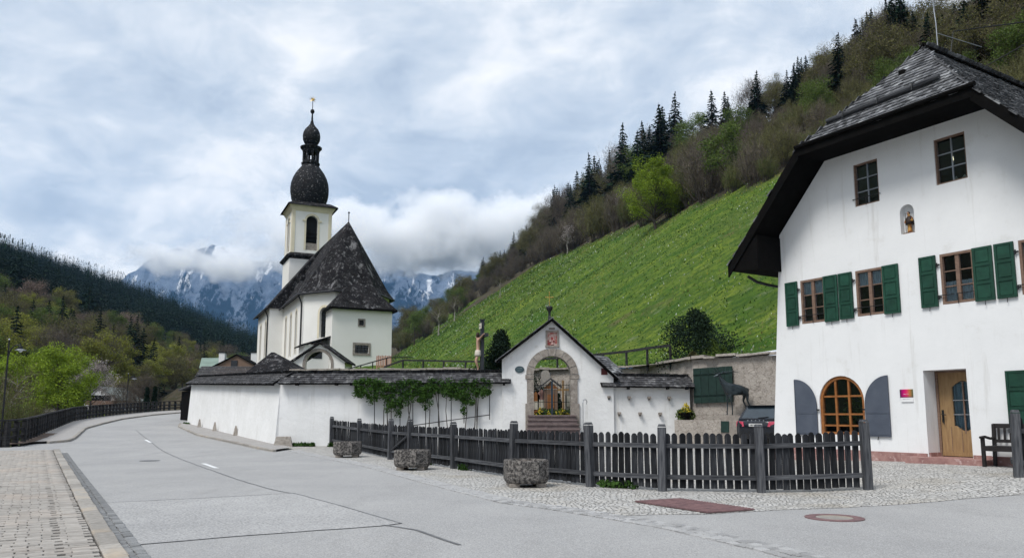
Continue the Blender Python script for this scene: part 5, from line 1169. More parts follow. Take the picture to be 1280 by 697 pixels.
# ------------------------------------------------------------------ stag statue
sp_ = on_line(916, 519.5, .75); sp_.z = on_line(940, 519.5, 1.1).z+.0
stag = thing('stag_statue', 'slender dark bronze stag statue with antlers on the low stone wall', 'statue', (sp_.x, sp_.y, sp_.z), 0)
J = [((.30, 0, 1.02), (.19, .20)), ((.05, 0, 1.02), (.20, .21)), ((-.25, 0, 1.03), (.21, .23)), ((.52, 0, 1.00), (.17, .17)), ((-.44, 0, 1.18), (.15, .16)), ((-.58, 0, 1.38), (.10, .11)), ((-.66, 0, 1.56), (.062, .065)), ((-.72, 0, 1.60), (.06, .065)), ((-.86, 0, 1.55), (.038, .04)), ((-.95, 0, 1.52), (.026, .026)),
     ((-.30, .09, .80), (.065, .06)), ((-.30, .10, .48), (.032, .032)), ((-.32, .10, .18), (.024, .024)), ((-.34, .10, .03), (.03, .03)), ((-.24, -.09, .80), (.065, .06)), ((-.18, -.10, .48), (.032, .032)), ((-.16, -.10, .18), (.024, .024)), ((-.18, -.10, .03), (.03, .03)),
     ((.50, .09, .80), (.085, .07)), ((.44, .10, .58), (.045, .045)), ((.56, .10, .36), (.028, .028)), ((.52, .10, .03), (.03, .03)), ((.56, -.09, .80), (.085, .07)), ((.54, -.10, .58), (.045, .045)), ((.66, -.10, .36), (.028, .028)), ((.62, -.10, .03), (.03, .03)), ((.64, 0, 1.06), (.03, .03)), ((.67, 0, .95), (.018, .018))]
E_ = [(0, 1), (1, 2), (0, 3), (2, 4), (4, 5), (5, 6), (6, 7), (7, 8), (8, 9), (2, 10), (10, 11), (11, 12), (12, 13), (2, 14), (14, 15), (15, 16), (16, 17), (3, 18), (18, 19), (19, 20), (20, 21), (3, 22), (22, 23), (23, 24), (24, 25), (3, 26), (26, 27)]
skin_body('body', J, E_, M['bronze'], stag, 2, 1)
for s_ in (-1, 1):
    mm = MB(); b = Vector((-.68, s_*.04, 1.64)); p1 = b+Vector((.10, s_*.16, .05)); p2 = b+Vector((.42, s_*.34, .07)); p3 = b+Vector((.80, s_*.36, .02)); mm.tube([b, p1, p2, p3], [.020, .018, .015, .006], 6)
    for q, e in ((b.lerp(p1, .5), (-.26, s_*.05, .10)), (p1, (-.14, s_*.12, .20)), (p1.lerp(p2, .6), (-.02, s_*.06, .20)), (p2, (.10, s_*.10, .18)), (b, (-.30, s_*.14, .02))): mm.tube([q, q+Vector(e)*.6, q+Vector(e)+Vector((0, 0, .03))], [.013, .011, .004], 5)
    mm.build('antler', M['bronze'], stag); mm = MB(); mm.tube([(-.69, s_*.05, 1.62), (-.66, s_*.13, 1.66), (-.62, s_*.19, 1.65)], [.02, .03, .005], 6); mm.build('ear', M['bronze'], stag)
stag.scale = (.86, 1.3, 1.02); stag.location.x += .10
# flower pot
pp = on_line(857, 524.5, .75); fpot = thing('flower_pot', 'dark bowl of yellow-orange flowers standing on the low stone wall', 'flower pot', (pp.x, pp.y, on_line(860, 524.5, 1.1).z), 0)
mm = MB(); mm.lathe([(.20, 0), (.30, .16), (.34, .30), (.30, .30), (.2, .2)], 16); mm.build('pot', M['wood_black'], fpot)
# ------------------------------------------------------------------ parked car (rear end shows beside the house)
cp_ = at(945.5, 540, 29.0); car = thing('parked_car', 'black hatchback parked between the house and the rubble wall, rear towards the road', 'car', (cp_.x, 29.0, g(cp_.x, 29.0)), -R(46))
M['car_paint'] = mat('black_car_paint', (.006, .009, .016), rough=.22, spec=.6); M['car_glass'] = mat('tinted_car_glass', (.03, .045, .06), rough=.05, spec=.8); M['tail'] = mat('red_tail_lamp', (.42, .012, .05), (.6, .10, .16), scale=12, rough=.2, spec=.6)
sec = [(-.02, .60, .55, .82, .45), (.06, .84, .28, .90, .78), (.22, .88, .22, .98, .80), (.9, .89, .20, .98, .82), (2.6, .89, .20, .97, .82), (3.5, .87, .22, .88, .78), (4.1, .78, .28, .74, .66), (4.22, .55, .4, .62, .45)]
mm = MB(); vs = []; n = 12
for y, hw, zb, zt_, htop in sec:
    pts = [(-hw*.9, zb), (-hw, zb+.12), (-hw, (zb+zt_)/2), (-hw*.98, zt_-.1), (-htop, zt_), (-htop*.4, zt_+.01)]; pts += [(-a, b) for a, b in reversed(pts)]; vs += [(a, y, b) for a, b in pts]
fs = [(i*n+k, i*n+(k+1) % n, (i+1)*n+(k+1) % n, (i+1)*n+k) for i in range(len(sec)-1) for k in range(n)]+[tuple(range(n)), tuple((len(sec)-1)*n+k for k in reversed(range(n)))]
mm.add(vs, fs); body = mm.build('body', M['car_paint'], car, smooth=True)
cab = [(.12, .74, .96, .97), (.55, .64, .96, 1.46), (1.1, .62, .96, 1.50), (2.2, .62, .96, 1.48), (3.1, .74, .95, .96)]
mm = MB(); vs = []
for y, hw, zb, zt_ in cab: vs += [(-.80, y, zb), (-hw, y, zt_), (hw, y, zt_), (.80, y, zb)]
mm.add(vs, [(i*4+k, i*4+k+1, i*4+5+k, i*4+4+k) for i in range(len(cab)-1) for k in range(3)]); mm.build('cabin', M['car_paint'], car)
mm = MB(); a = [(-.66, .17, 1.00), (.66, .17, 1.00), (.58, .515, 1.43), (-.58, .515, 1.43)]; mm.prism(a, (0, -.015, .012)); mm.build('rear_window', M['car_glass'], car)
for s_ in (-1, 1):
    mm = MB(); mm.prism([(s_*.795, .55, 1.0), (s_*.795, 2.75, 1.0), (s_*.64, 2.25, 1.42), (s_*.66, .75, 1.40)], (s_*.02, 0, .0)); mm.build('side_window', M['car_glass'], car)
    mm = MB(); mm.prism([(s_*.48, -.0, .70), (s_*.86, .12, .70), (s_*.85, .14, .90), (s_*.52, .02, .88)], (0, -.05, 0)); mm.build('tail_light', M['tail'], car)
    for y in (.75, 3.35):
        w_ = MB(); w_.tube([(s_*.72, y, .31), (s_*.90, y, .31)], .31, 18); wo = w_.build('wheel', M['wood_black'], car); w_ = MB(); w_.tube([(s_*.895, y, .31), (s_*.91, y, .31)], .2, 14); w_.build('rim', M['zinc'], wo)
mm = MB(); mm.box((0, .05, 1.47), (1.15, .22, .03)) if False else mm.box((0, .52, 1.475), (1.2, .24, .035)); mm.build('roof_spoiler', M['car_paint'], car)
mm = MB(); mm.b2(-.27, .27, -.055, -.03, .70, .81); npl = mm.build('number_plate', mat('white_plate', (.62, .63, .63)), car); strokes('lettering', -.22, .22, .725, .06, -.056, 8, npl, M['wood_black'], 3)
mm = MB()
for i in range(5): mm.b2(-.33+.16*i, -.29+.16*i, -.045, -.02, .905, .945)
mm.build('badge_letters', M['zinc'], car)
mm = MB(); mm.tube([(0, .16, 1.02), (.2, .15, 1.03), (.42, .17, 1.05)], .014, 5); mm.build('rear_wiper', M['wood_black'], car)
# ------------------------------------------------------------------ picket fence
def fence(name, label, posts, spans, posth=1.32, group=None):
    root = thing(name, label, 'fence', (0, 0, 0), 0, group); pm_ = []; r_ = random.Random(17)
    for k in range(6):
        h = 1.04+r_.uniform(-.015, .02); w = .056+r_.uniform(-.006, .006); sk_ = r_.uniform(-.008, .008)
        pts = [(-w, 0), (w, 0), (w+sk_, h-.05), (w*.55+sk_, h-.012), (sk_, h), (-w*.55+sk_, h-.012), (-w+sk_, h-.05)]; b = MB(); b.prism([(a, -.011, c) for a, c in pts], (0, .022, 0))
        me = bpy.data.meshes.new('picket'); me.from_pydata(b.v, [], b.f); me.materials.append(M['wood_grey']); pm_.append(me)
    for i, (X, Y) in enumerate(posts):
        b = MB(); z = g(X, Y); hh = posth+r_.uniform(-.03, .03); b.box((0, 0, hh/2-.15), (.145, .145, hh+.1)); b.box((0, 0, hh-.075+.012), (.143, .143, .05), taper=.72)
        nb = posts[min(i+1, len(posts)-1)]; pb = posts[max(i-1, 0)]; o = b.build('post', M['post_grey'], root); o.location = (X, Y, z-.0); o.rotation_euler = (r_.uniform(-.02, .02), r_.uniform(-.025, .025), math.atan2(nb[1]-pb[1], nb[0]-pb[0]))
    for i, (pitch, kind) in enumerate(spans):
        A, B = Vector(posts[i]), Vector(posts[i+1]); t = (B-A).normalized(); n = Vector((-t.y, t.x)); n = n if n.y > 0 else -n; ang = math.atan2(t.y, t.x); Ls = (B-A).length
        za, zb = g(A.x, A.y), g(B.x, B.y)
        for zr_ in (.27, .86):
            b = MB(); b.box((0, 0, 0), (Ls-.12, .05, .085)); c = (A+B)/2+n*.02; o = b.build('rail', M['rail_grey'], root); o.location = (c.x, c.y, (za+zb)/2+zr_); o.rotation_euler = (0, -math.atan2(zb-za, Ls), ang)
        if kind == 'brace':
            b = MB(); a = A+t*.1+n*.0; c = B-t*.1+n*.0; b.tube([(a.x, a.y, za+.3), (c.x, c.y, zb+.85)], .035, 5); b.build('brace', M['rail_grey'], root)
        s = .10
        while s < Ls-.08:
            p = A+t*s+n*.062; o = link('picket', pm_[r_.randrange(6)], root); o.location = (p.x, p.y, g(p.x, p.y)+.06+r_.uniform(-.012, .012)); o.rotation_euler = (r_.uniform(-.015, .015), r_.uniform(-.015, .015), ang+r_.uniform(-.05, .05)); s += pitch*r_.uniform(.95, 1.05)
    return root
FP = [(-7.65, 33.0), (-5.75, 29.3), (-3.95, 25.3), (-3.10, 23.75), (-1.58, 21.2), (.02, 18.0), (1.60, 15.95), (2.88, 15.05), (4.68, 14.75), (6.63, 14.62)]
fence('picket_fence', 'long weathered grey picket fence in front of the churchyard gate', FP, [(.155, ''), (.15, ''), (.15, 'brace'), (.14, ''), (.135, ''), (.135, ''), (.142, ''), (.145, ''), (.128, '')])
fence('picket_fence', 'short grey picket fence with gatepost beside the bench at the right picture edge', [(9.47, 14.65), (11.0, 14.0), (13.2, 13.2)], [(.135, ''), (.135, '')])
gp_ = thing('garden_gate', 'dark narrow gate leaf swung open behind the right gatepost', 'gate', (9.52, 14.82, g(9.5, 14.8)), R(58))
for k in range(7): mm = MB(); mm.b2(.02+k*.15, .02+k*.15+.115, -.012, .012, .05, 1.12); mm.build('picket', M['wood_grey'], gp_)
for z in (.28, .86): mm = MB(); mm.b2(0, 1.1, .013, .05, z-.04, z+.04); mm.build('rail', M['rail_grey'], gp_)
mm = MB(); mm.b2(-.10, .02, -.05, .03, .24, .30); mm.build('hinge', M['iron'], gp_)
# ------------------------------------------------------------------ planters
def planter(label, X, Y, rz, w=.92, h=.44, seed=1):
    r_ = random.Random(seed); root = thing('concrete_planter', label, 'planter', (X, Y, g(X, Y)+.012), rz, 'concrete planters along the fence'); R8 = w/2/math.cos(math.pi/8)
    mm = MB(); prof = [(R8*.88, .07), (R8*.95, .10), (R8, .16), (R8*1.0, .07+h-.03), (R8*.97, .07+h), (R8*.83, .07+h), (R8*.80, .07+h-.07), (.01, .07+h-.08)]
    mm.lathe(prof, 8, rot=math.pi/8); o = mm.build('bowl', M['aggregate'], root)
    for a in (-.27, .27): mm = MB(); mm.box((a, 0, .035), (.20, .55, .07)); mm.build('foot', M['stone_arch'], root)
    mm = MB(); mm.lathe([(R8*.80, .07+h-.055), (R8*.5, .07+h-.03), (.01, .07+h-.025)], 12); mm.build('soil', M['earth'], root)
    return root
q = G(431, 572); planter('octagonal exposed-aggregate planter nearest the white wall corner, smallest in view', q.x, q.y+.4, .1, seed=1)
q = G(513, 588); planter('octagonal exposed-aggregate planter by the fence, the middle one of three', q.x, q.y+.4, -.1, seed=2)
q = G(658, 610); planter('octagonal exposed-aggregate planter closest to the viewer, before the fence', q.x, q.y+.4, .15, .88, .46, seed=3)
# ------------------------------------------------------------------ manhole and grating
q = G(1043, 647); mh = thing('manhole_cover', 'round manhole cover with rusty iron rim in the side lane asphalt', 'manhole cover', (q.x, q.y, g(q.x, q.y)), 0)
mm = MB(); mm.lathe([(.40, .0), (.40, .012), (.255, .012), (.255, .004)], 40); mm.build('rim', M['rust_grate'], mh); mm = MB(); mm.lathe([(.25, .0), (.25, .010), (.001, .011)], 36); mm.build('lid', M['stone_kerb'], mh)
gp4 = [G(793, 628), G(885, 642), G(944, 638), G(850, 624.5)]; fg = thing('floor_grating', 'reddish rusty iron grating set in the cobbles before the fence', 'grating', (0, 0, 0))
z_ = g(2.9, 12.6)+.008; mm = MB(); mm.prism([Vector((p.x, p.y, z_+.006)) for p in gp4], (0, 0, .012)); mm.build('frame', M['rust_grate'], fg)
for k in range(26):
    t = (k+.5)/26; a, b = gp4[0].lerp(gp4[1], t), gp4[3].lerp(gp4[2], t); mm = MB(); mm.tube([(a.x, a.y, z_+.022), (b.x, b.y, z_+.022)], .010, 4); mm.build('bar', M['rust_grate'], fg)
# ------------------------------------------------------------------ bench by the house door
bl = house.matrix_basis @ Vector((1.02, -.62, 0)); bench = thing('garden_bench', 'dark slatted wooden bench against the white house beside the door', 'bench', (bl.x, bl.y, g(bl.x, bl.y)+.01), HROT)
BL = 1.5; wb = mat('dark_stained_wood', (.022, .018, .018), (.012, .010, .010), scale=8, stretch=(.5, 4, 4), rough=.5, spec=.4)
for k in range(4): mm = MB(); mm.b2(.03, BL-.03, .0+k*.12, .105+k*.12, .42, .45); mm.build('seat_slat', wb, bench)
mm = MB(); mm.b2(.02, BL-.02, -.012, .02, .34, .42); mm.b2(.02, BL-.02, .46, .49, .34, .42); mm.build('apron', wb, bench)
for x in (.03, BL-.03):
    mm = MB(); mm.box((x, .03, .31), (.065, .065, .62)); mm.build('leg', wb, bench); mm = MB(); mm.box((x, .50, .46), (.065, .06, .92), rx=-.06); mm.build('leg', wb, bench); mm = MB(); mm.tube([(x, -.06, .63), (x, .12, .645), (x, .35, .60), (x, .50, .62)], [.03, .032, .03, .03], 6); mm.build('armrest', wb, bench)
mm = MB(); mm.box((BL/2, .535, .88), (BL-.02, .035, .10), rx=-.06); mm.build('back_rail', wb, bench); mm = MB(); mm.box((BL/2, .50, .55), (BL-.06, .03, .07), rx=-.06); mm.build('back_rail', wb, bench)
for k in range(11): mm = MB(); mm.box((.13+k*.125, .52, .71), (.045, .02, .30), rx=-.06); mm.build('back_slat', wb, bench)
# ------------------------------------------------------------------ timber railing along the road
def railing(name, label, path, step, h, rails, hz, mt, top=None, closed=False, zf=g, postw=.14, zoff=.1):
    root = thing(name, label, 'railing', (0, 0, 0)); P = [Vector((p[0], p[1])) for p in path]; d = [0]; r_ = random.Random(6)
    for a, b in zip(P, P[1:]): d.append(d[-1]+(b-a).length)
    ev = lambda s: Vector((interp(s, d, [p.x for p in P]), interp(s, d, [p.y for p in P]))); n = int(d[-1]/step); pts = [ev(d[-1]*i/n) for i in range(n+1)]
    for i, p in enumerate(pts):
        z = zf(p.x, p.y)+zoff; nb = pts[min(i+1, n)]; pb = pts[max(0, i-1)]; b = MB(); b.box((0, 0, h/2-.15), (postw, postw, h+.3)); o = b.build('post', mt, root); o.location = (p.x, p.y, z); o.rotation_euler = (r_.uniform(-.02, .02), r_.uniform(-.02, .02), math.atan2(nb.y-pb.y, nb.x-pb.x))
    for a, c in zip(pts, pts[1:]):
        za, zc_ = zf(a.x, a.y)+zoff, zf(c.x, c.y)+zoff; t = c-a; L_ = t.length
        for k in range(rails):
            zr_ = hz[k]; tp = k == 0 and top; b = MB(); b.box((0, 0, 0), (L_+.02, .17 if tp else .07, .07 if tp else .12)); o = b.build('top_rail' if tp else 'rail', mt, root); m_ = (a+c)/2; o.location = (m_.x, m_.y, (za+zc_)/2+zr_); o.rotation_euler = (0, -math.atan2(zc_-za, L_), math.atan2(t.y, t.x))
    return root
M['rail_old'] = mat('old_guard_rail_wood', (.05, .05, .052), (.02, .02, .022), scale=4, stretch=(1, 1, 3), rough=.95, spec=.1, rnd=.25, bump=.4)
railing('guard_railing', 'long weathered timber guard railing along the river side of the road', [(-30, 29.2), (-26, 30.5), (-21.0, 32.2)]+RP[1:], 1.08, .95, 3, (1.0, .60, .28), M['rail_old'], top=True, postw=.19)
HGz = lambda X, Y: H(X, max(Y, yr(X)+.05))
mr = [at(838, 446, 35.6), at(775, 452, 40.5), at(690, 455, 46), at(602, 453, 51), at(530, 456, 55), at(480, 460, 58)]
railing('meadow_railing', 'low wooden railing at the foot of the green meadow', [(p.x, p.y) for p in mr], 2.1, .78, 1, (.80,), M['rail_old'], zf=HGz, zoff=0, postw=.09)
hr_ = thing('stair_handrail', 'dark iron handrail climbing towards the church sacristy', 'handrail', (0, 0, 0)); a, b = at(431, 462, 62), at(486, 446.5, 66); c = at(516, 446.5, 68)
mm = MB(); mm.tube([a, b, c], .05, 6); mm.build('rail', M['lead'], hr_)
for t in (.1, .35, .62, .95): p = a.lerp(b, t); mm = MB(); mm.tube([p, p-Vector((0, 0, 1.4))], .045, 5); mm.build('post', M['lead'], hr_)
rp_ = thing('red_picket_screen', 'small reddish wooden picket screen below the sacristy', 'fence', (0, 0, 0)); rw_ = mat('reddish_boards', (.40, .22, .16), (.30, .16, .12), rnd=.15)
for k in range(9): px = 471+k*2.15; a = at(px, 458, 69); b = at(px, 444.5-(k % 2)*.6, 69); mm = MB(); mm.box(((a.x), 69, (a.z+b.z)/2-.3), (.11, .04, b.z-a.z+.6)); mm.build('picket', rw_, rp_)
# ------------------------------------------------------------------ crucifix
cb = at(602.5, 465, 37.0); ct = at(603.5, 400, 37.0)
cf = thing('crucifix', 'tall wooden wayside cross with painted figure rising behind the churchyard wall', 'crucifix', (cb.x, 37.0, 1.0), R(-73)); hh = ct.z-1.0
wd = mat('cross_timber', (.05, .055, .065), (.03, .033, .04), scale=5, stretch=(4, 4, .5), rough=.8)
mm = MB(); mm.b2(-.09, .09, -.08, .08, 0, hh); mm.build('post', wd, cf); zb = hh-.78; mm = MB(); mm.b2(-.85, .85, -.085, .085, zb-.08, zb+.08); mm.build('beam', wd, cf)
mm = MB(); mm.b2(-.19, .19, -.11, -.085, hh-.42, hh-.16); tpl = mm.build('title_board', M['cloth_white'], cf); strokes('lettering', -.13, .13, hh-.34, .10, -.111, 4, tpl, M['wood_black'], 4)
z0 = zb
J = [((0, -.20, z0-.72), (.105, .085)), ((0, -.21, z0-.50), (.10, .08)), ((0, -.20, z0-.25), (.13, .095)), ((0, -.19, z0-.10), (.06, .055)), ((.02, -.24, z0+.02), (.075, .085)), ((.03, -.26, z0+.12), (.06, .065)),
     ((-.19, -.18, z0-.16), .055), ((-.46, -.14, z0-.05), .042), ((-.70, -.11, z0+.03), .03), ((-.79, -.10, z0+.04), .035), ((.19, -.18, z0-.16), .055), ((.46, -.14, z0-.05), .042), ((.70, -.11, z0+.03), .03), ((.79, -.10, z0+.04), .035),
     ((-.07, -.22, z0-.86), .075), ((-.06, -.30, z0-1.20), .058), ((-.03, -.17, z0-1.58), .04), ((-.02, -.24, z0-1.70), .035), ((.07, -.22, z0-.86), .075), ((.06, -.31, z0-1.20), .058), ((.03, -.19, z0-1.58), .04), ((.02, -.27, z0-1.70), .035)]
E_ = [(0, 1), (1, 2), (2, 3), (3, 4), (4, 5), (2, 6), (6, 7), (7, 8), (8, 9), (2, 10), (10, 11), (11, 12), (12, 13), (0, 14), (14, 15), (15, 16), (16, 17), (0, 18), (18, 19), (19, 20), (20, 21)]
skin_body('figure', J, E_, M['skin'], cf)
mm = MB(); mm.lathe([(.15, z0-.98), (.165, z0-.90), (.14, z0-.74), (.11, z0-.68)], 14, (0, -.21, 0)); mm.build('loincloth', M['cloth_white'], cf, smooth=True)
mm = MB(); mm.lathe([(.078, -.12), (.09, -.02), (.085, .06), (.05, .12), (.001, .13)], 12, (.02, -.225, z0+.06)); mm.build('hair', M['hair'], cf, smooth=True)
mm = MB(); mm.prism([(-.95, .09, zb), (0, .09, hh+.10), (.95, .09, zb), (.9, .09, zb-.05), (0, .09, hh+.04), (-.9, .09, zb-.05)], (0, .02, 0)) if False else mm.box((0, .0, hh+.02), (.26, .24, .04)); mm.build('cap', wd, cf)
# ------------------------------------------------------------------ graves seen through the arch
def grave_house():
    p = at(688.5, 505, 37.5); root = thing('wooden_grave_shrine', 'small brown wooden grave shrine with pitched roof inside the gate', 'grave marker', (p.x, 37.5, 1.1)); zt_ = at(690, 472, 37.5).z-1.1
    mm = MB(); mm.b2(-.32, .32, -.1, .1, 0, zt_-.55); mm.build('body', M['wood_brown'], root); mm = MB()
    for s_ in (-1, 1): mm.prism([(0, -.25, zt_), (s_*.62, -.25, zt_-.48), (s_*.62, .25, zt_-.48), (0, .25, zt_)], (0, 0, -.07))
    mm.build('roof', M['shingle_wall'], root); mm = MB(); mm.prism([(-.36, -.12, zt_-.52), (.36, -.12, zt_-.52), (0, -.12, zt_-.16)], (0, .2, 0)); mm.build('gable', M['wood_orange'], root)
    mm = MB(); mm.b2(-.16, .16, -.115, -.1, .5, zt_-.8); mm.build('inscription_board', M['wood_orange'], root)
grave_house()
p = at(704, 505, 36.8); wc = thing('wooden_grave_cross', 'slim light wooden grave cross standing right of the shrine inside the gate', 'grave marker', (p.x, 36.8, 1.1)); zt_ = at(704, 475, 36.8).z-1.1
mm = MB(); mm.b2(-.05, .05, -.04, .04, 0, zt_); mm.build('post', M['door_oak'], wc); mm = MB(); mm.b2(-.28, .28, -.035, .035, zt_-.5, zt_-.4); mm.build('beam', M['door_oak'], wc)
for px, zz, w, lab in ((672, 480, .55, 'pale grey headstone at the left inside the gate arch'), (716, 478, .5, 'narrow stone grave slab at the right inside the gate arch'), (682, 462, .45, 'small light headstone before the inner wall, above the shrine')):
    p = at(px, 505, 39.5); t = at(px, zz, 39.5); hs_ = thing('headstone', lab, 'headstone', (p.x, 39.5, 1.1)); mm = MB(); mm.prism([(a, 0, b) for a, b in [(-w/2, 0), (w/2, 0)]+arc(0, t.z-1.1-w/2, w/2, 0, math.pi, 8)], (0, .16, 0)); mm.build('slab', M['stone_arch'] if px > 690 else M['stone_kerb'], hs_); mm = MB(); mm.b2(-w*.7, w*.7, -.1, .3, -.05, .18); mm.build('base', M['stone_arch'], hs_)

# ------------------------------------------------------------------ foliage generators (numpy)
def rn(seed): return np.random.default_rng(seed)
def leaves(C, rad, n, size, rs, squash=1.0, up=.0):
    """n rhombic leaves spread round the clump centres C (k,3) with radii rad"""
    C = np.asarray(C); k = len(C); idx = rs.integers(0, k, n); r_ = np.asarray(rad)[idx] if hasattr(rad, '__len__') else np.full(n, rad)
    d = rs.normal(size=(n, 3)); d /= np.linalg.norm(d, axis=1, keepdims=True); d *= (rs.random((n, 1))**.45)*r_[:, None]; d[:, 2] *= squash
    P = C[idx]+d; u = rs.normal(size=(n, 3)); u[:, 2] += up; u /= np.linalg.norm(u, axis=1, keepdims=True); w = rs.normal(size=(n, 3)); v = np.cross(u, w); v /= np.linalg.norm(v, axis=1, keepdims=True)
    s = size*rs.uniform(.6, 1.3, (n, 1)); V = np.stack([P-u*s, P+v*s*.55, P+u*s, P-v*s*.55], 1).reshape(-1, 3); return V, np.arange(4*n).reshape(n, 4)
def sprigs(P, D, L_, W, rs):
    """thin twig blades: from P along D, length L_, width W"""
    n = len(P); w = np.cross(D, rs.normal(size=(n, 3))); w /= np.linalg.norm(w, axis=1, keepdims=True)+1e-9; V = np.stack([P-w*W, P+w*W, P+D*L_+w*W*.2, P+D*L_-w*W*.2], 1).reshape(-1, 3); return V, np.arange(4*n).reshape(n, 4)
def joinq(parts):
    V = []; F = []; o = 0
    for v, f in parts: V.append(v); F.append(f+o); o += len(v)
    return np.concatenate(V), np.concatenate(F)
def skeleton(Ht, spread, nl, rs, r0, lean=0.06, start=.3, nsub=3, upb=.6):
    """trunk with limbs; returns tube mesh builder and limb end points"""
    mb_ = MB(); pts = [Vector((0, 0, -.3))]
    for i in range(1, 6): pts.append(Vector((rs.normal()*lean*Ht*.4, rs.normal()*lean*Ht*.4, Ht*.85*i/5)))
    mb_.tube(pts, [r0*1.15, r0*.9, r0*.72, r0*.52, r0*.33, r0*.12], 6); ends = [pts[-1]]
    for k in range(nl):
        t = start+(1-start)*(k+rs.random())/nl*.92; f = t*5; i = min(4, int(f)); p = pts[i].lerp(pts[i+1], f-i); a = 2.4*k+rs.normal()*.5; L_ = spread*(1.05-.55*t)*rs.uniform(.75, 1.15)
        d = Vector((math.cos(a), math.sin(a), upb*rs.uniform(.6, 1.4))); m_ = p+d*L_*.5+Vector((0, 0, .04*Ht)); e = p+d*L_+Vector((0, 0, .05*Ht*rs.random())); rb = r0*(.42-.25*t); mb_.tube([p, m_, e], [rb, rb*.6, rb*.2], 4); ends.append(e); ends.append(m_.lerp(e, .5))
        for s_ in range(nsub):
            q = m_.lerp(e, rs.random()); dd = Vector(rs.normal(size=3)); dd.z = abs(dd.z)*.8; e2 = q+dd.normalized()*L_*rs.uniform(.25, .5); mb_.tube([q, e2], [rb*.4, rb*.1], 3); ends.append(e2)
    return mb_, ends
def make_broadleaf(name, Ht, spread, nl, nleaf, lsize, leafmat, seed, bark='bark', crad=.16, twigs=0, start=.3, upb=.6, squash=.8):
    rs = rn(seed); mb_, ends = skeleton(Ht, spread, nl, rs, Ht*.022, start=start, upb=upb); me_t = bpy.data.meshes.new(name+'_trunk'); me_t.from_pydata(mb_.v, [], mb_.f); me_t.materials.append(M[bark])
    E_ = np.array([tuple(e) for e in ends]); rad = Ht*crad*rs.uniform(.5, 1.25, len(E_)); parts = []
    if nleaf: parts.append(leaves(E_, rad, nleaf, lsize, rs, squash))
    me_c = None
    if twigs:
        i = rs.integers(0, len(E_), twigs); P = E_[i]+rs.normal(size=(twigs, 3))*rad[i][:, None]*.45; D = rs.normal(size=(twigs, 3))*.5; D[:, 2] += .75; D[:, :2] += (P[:, :2]-E_.mean(0)[:2])*.25/spread; D /= np.linalg.norm(D, axis=1, keepdims=True)
        tv = sprigs(P, D, Ht*.075*rs.uniform(.5, 1.5, (twigs, 1)), Ht*.0016, rs); parts.append(tv)
    V, F = joinq(parts); mi = np.zeros(len(F), int)
    if twigs and nleaf: mi[nleaf:] = 1
    me_c = npmesh(name+'_crown', V, F, [M[leafmat], M['twig']] if (twigs and nleaf) else [M[leafmat] if nleaf else M[leafmat]], mi); return me_t, me_c
def make_shrub(name, Ht, spread, nstem, ntwig, mats, seed, nleaf=0, lsize=.08):
    """many-stemmed bare scrub: stems fanning from the ground with fine upright twigs"""
    rs = rn(seed); mb_ = MB(); S = []
    for k in range(nstem):
        a = rs.random()*6.28; r_ = rs.random()**.6*spread; b = Vector((math.cos(a)*r_*.35, math.sin(a)*r_*.35, -.2)); t = Vector((math.cos(a)*r_, math.sin(a)*r_, Ht*rs.uniform(.6, 1.0)*(1-.35*(r_/spread)**2))); m_ = b.lerp(t, .5)+Vector(rs.normal(size=3))*.04*Ht; mb_.tube([b, m_, t], [Ht*.007, Ht*.005, Ht*.0015], 3, cap=False)
        for q in np.linspace(.35, 1, 6): S.append(tuple(b.lerp(m_, q*2) if q < .5 else m_.lerp(t, q*2-1)))
    S = np.array(S); i = rs.integers(0, len(S), ntwig); P = S[i]+rs.normal(size=(ntwig, 3))*Ht*.035; D = rs.normal(size=(ntwig, 3))*.45; D[:, 2] += .8; D /= np.linalg.norm(D, axis=1, keepdims=True)
    parts = [sprigs(P, D, Ht*.11*rs.uniform(.5, 1.5, (ntwig, 1)), Ht*.0022, rs)]; mi = [0]*ntwig
    if nleaf: parts.append(leaves(S, Ht*.09, nleaf, lsize, rs)); mi += [1]*nleaf
    V, F = joinq(parts); me_t = bpy.data.meshes.new(name+'_stems'); me_t.from_pydata(mb_.v, [], mb_.f); me_t.materials.append(M['bark']); return me_t, npmesh(name+'_crown', V, F, [M[m] for m in mats], mi)
def spruce_arrays(Ht, rad, rs, levels=16, nb=8, fine=1):
    V = []; F = []
    for l in range(levels):
        t = l/(levels-1); z = Ht*(.10+.88*t); R_ = rad*(1-t)**.85*rs.uniform(.8, 1.12)+.03*rad; n = max(4, int(nb*(1-.5*t))); a0 = rs.random()*6.28
        for k in range(n):
            a = a0+2*math.pi*(k+rs.uniform(-.3, .3))/n; r_ = R_*rs.uniform(.7, 1.12); ca, sa = math.cos(a), math.sin(a); dz = -.30*r_-.04*Ht/levels; wd_ = r_*.42*(2.4/nb*3)
            for q in range(fine):
                f0, f1 = q/fine, (q+1.25)/fine; w0, w1 = wd_*(1-.75*f0)*(.35 if q == 0 else 1), wd_*(1-.7*f1)*.5; zz0, zz1 = z+dz*f0**1.3, z+dz*f1**1.3; o = len(V); j = rs.uniform(-.1, .1)*r_
                V += [(ca*r_*f0+sa*w0, sa*r_*f0-ca*w0, zz0-w0*.45), (ca*r_*f0-sa*w0, sa*r_*f0+ca*w0, zz0-w0*.45), (ca*r_*f1-sa*w1, sa*r_*f1+ca*w1, zz1-w1*.6+j*.3), (ca*r_*f1+sa*w1, sa*r_*f1-ca*w1, zz1-w1*.6-j*.3)]; F.append((o, o+1, o+2, o+3))
    o = len(V); V += [(-.03*rad, 0, Ht*.93), (.03*rad, 0, Ht*.93), (.006, .0, Ht*1.02), (-.006, 0, Ht*1.02)]; F.append((o, o+1, o+2, o+3)); return np.array(V), np.array(F)
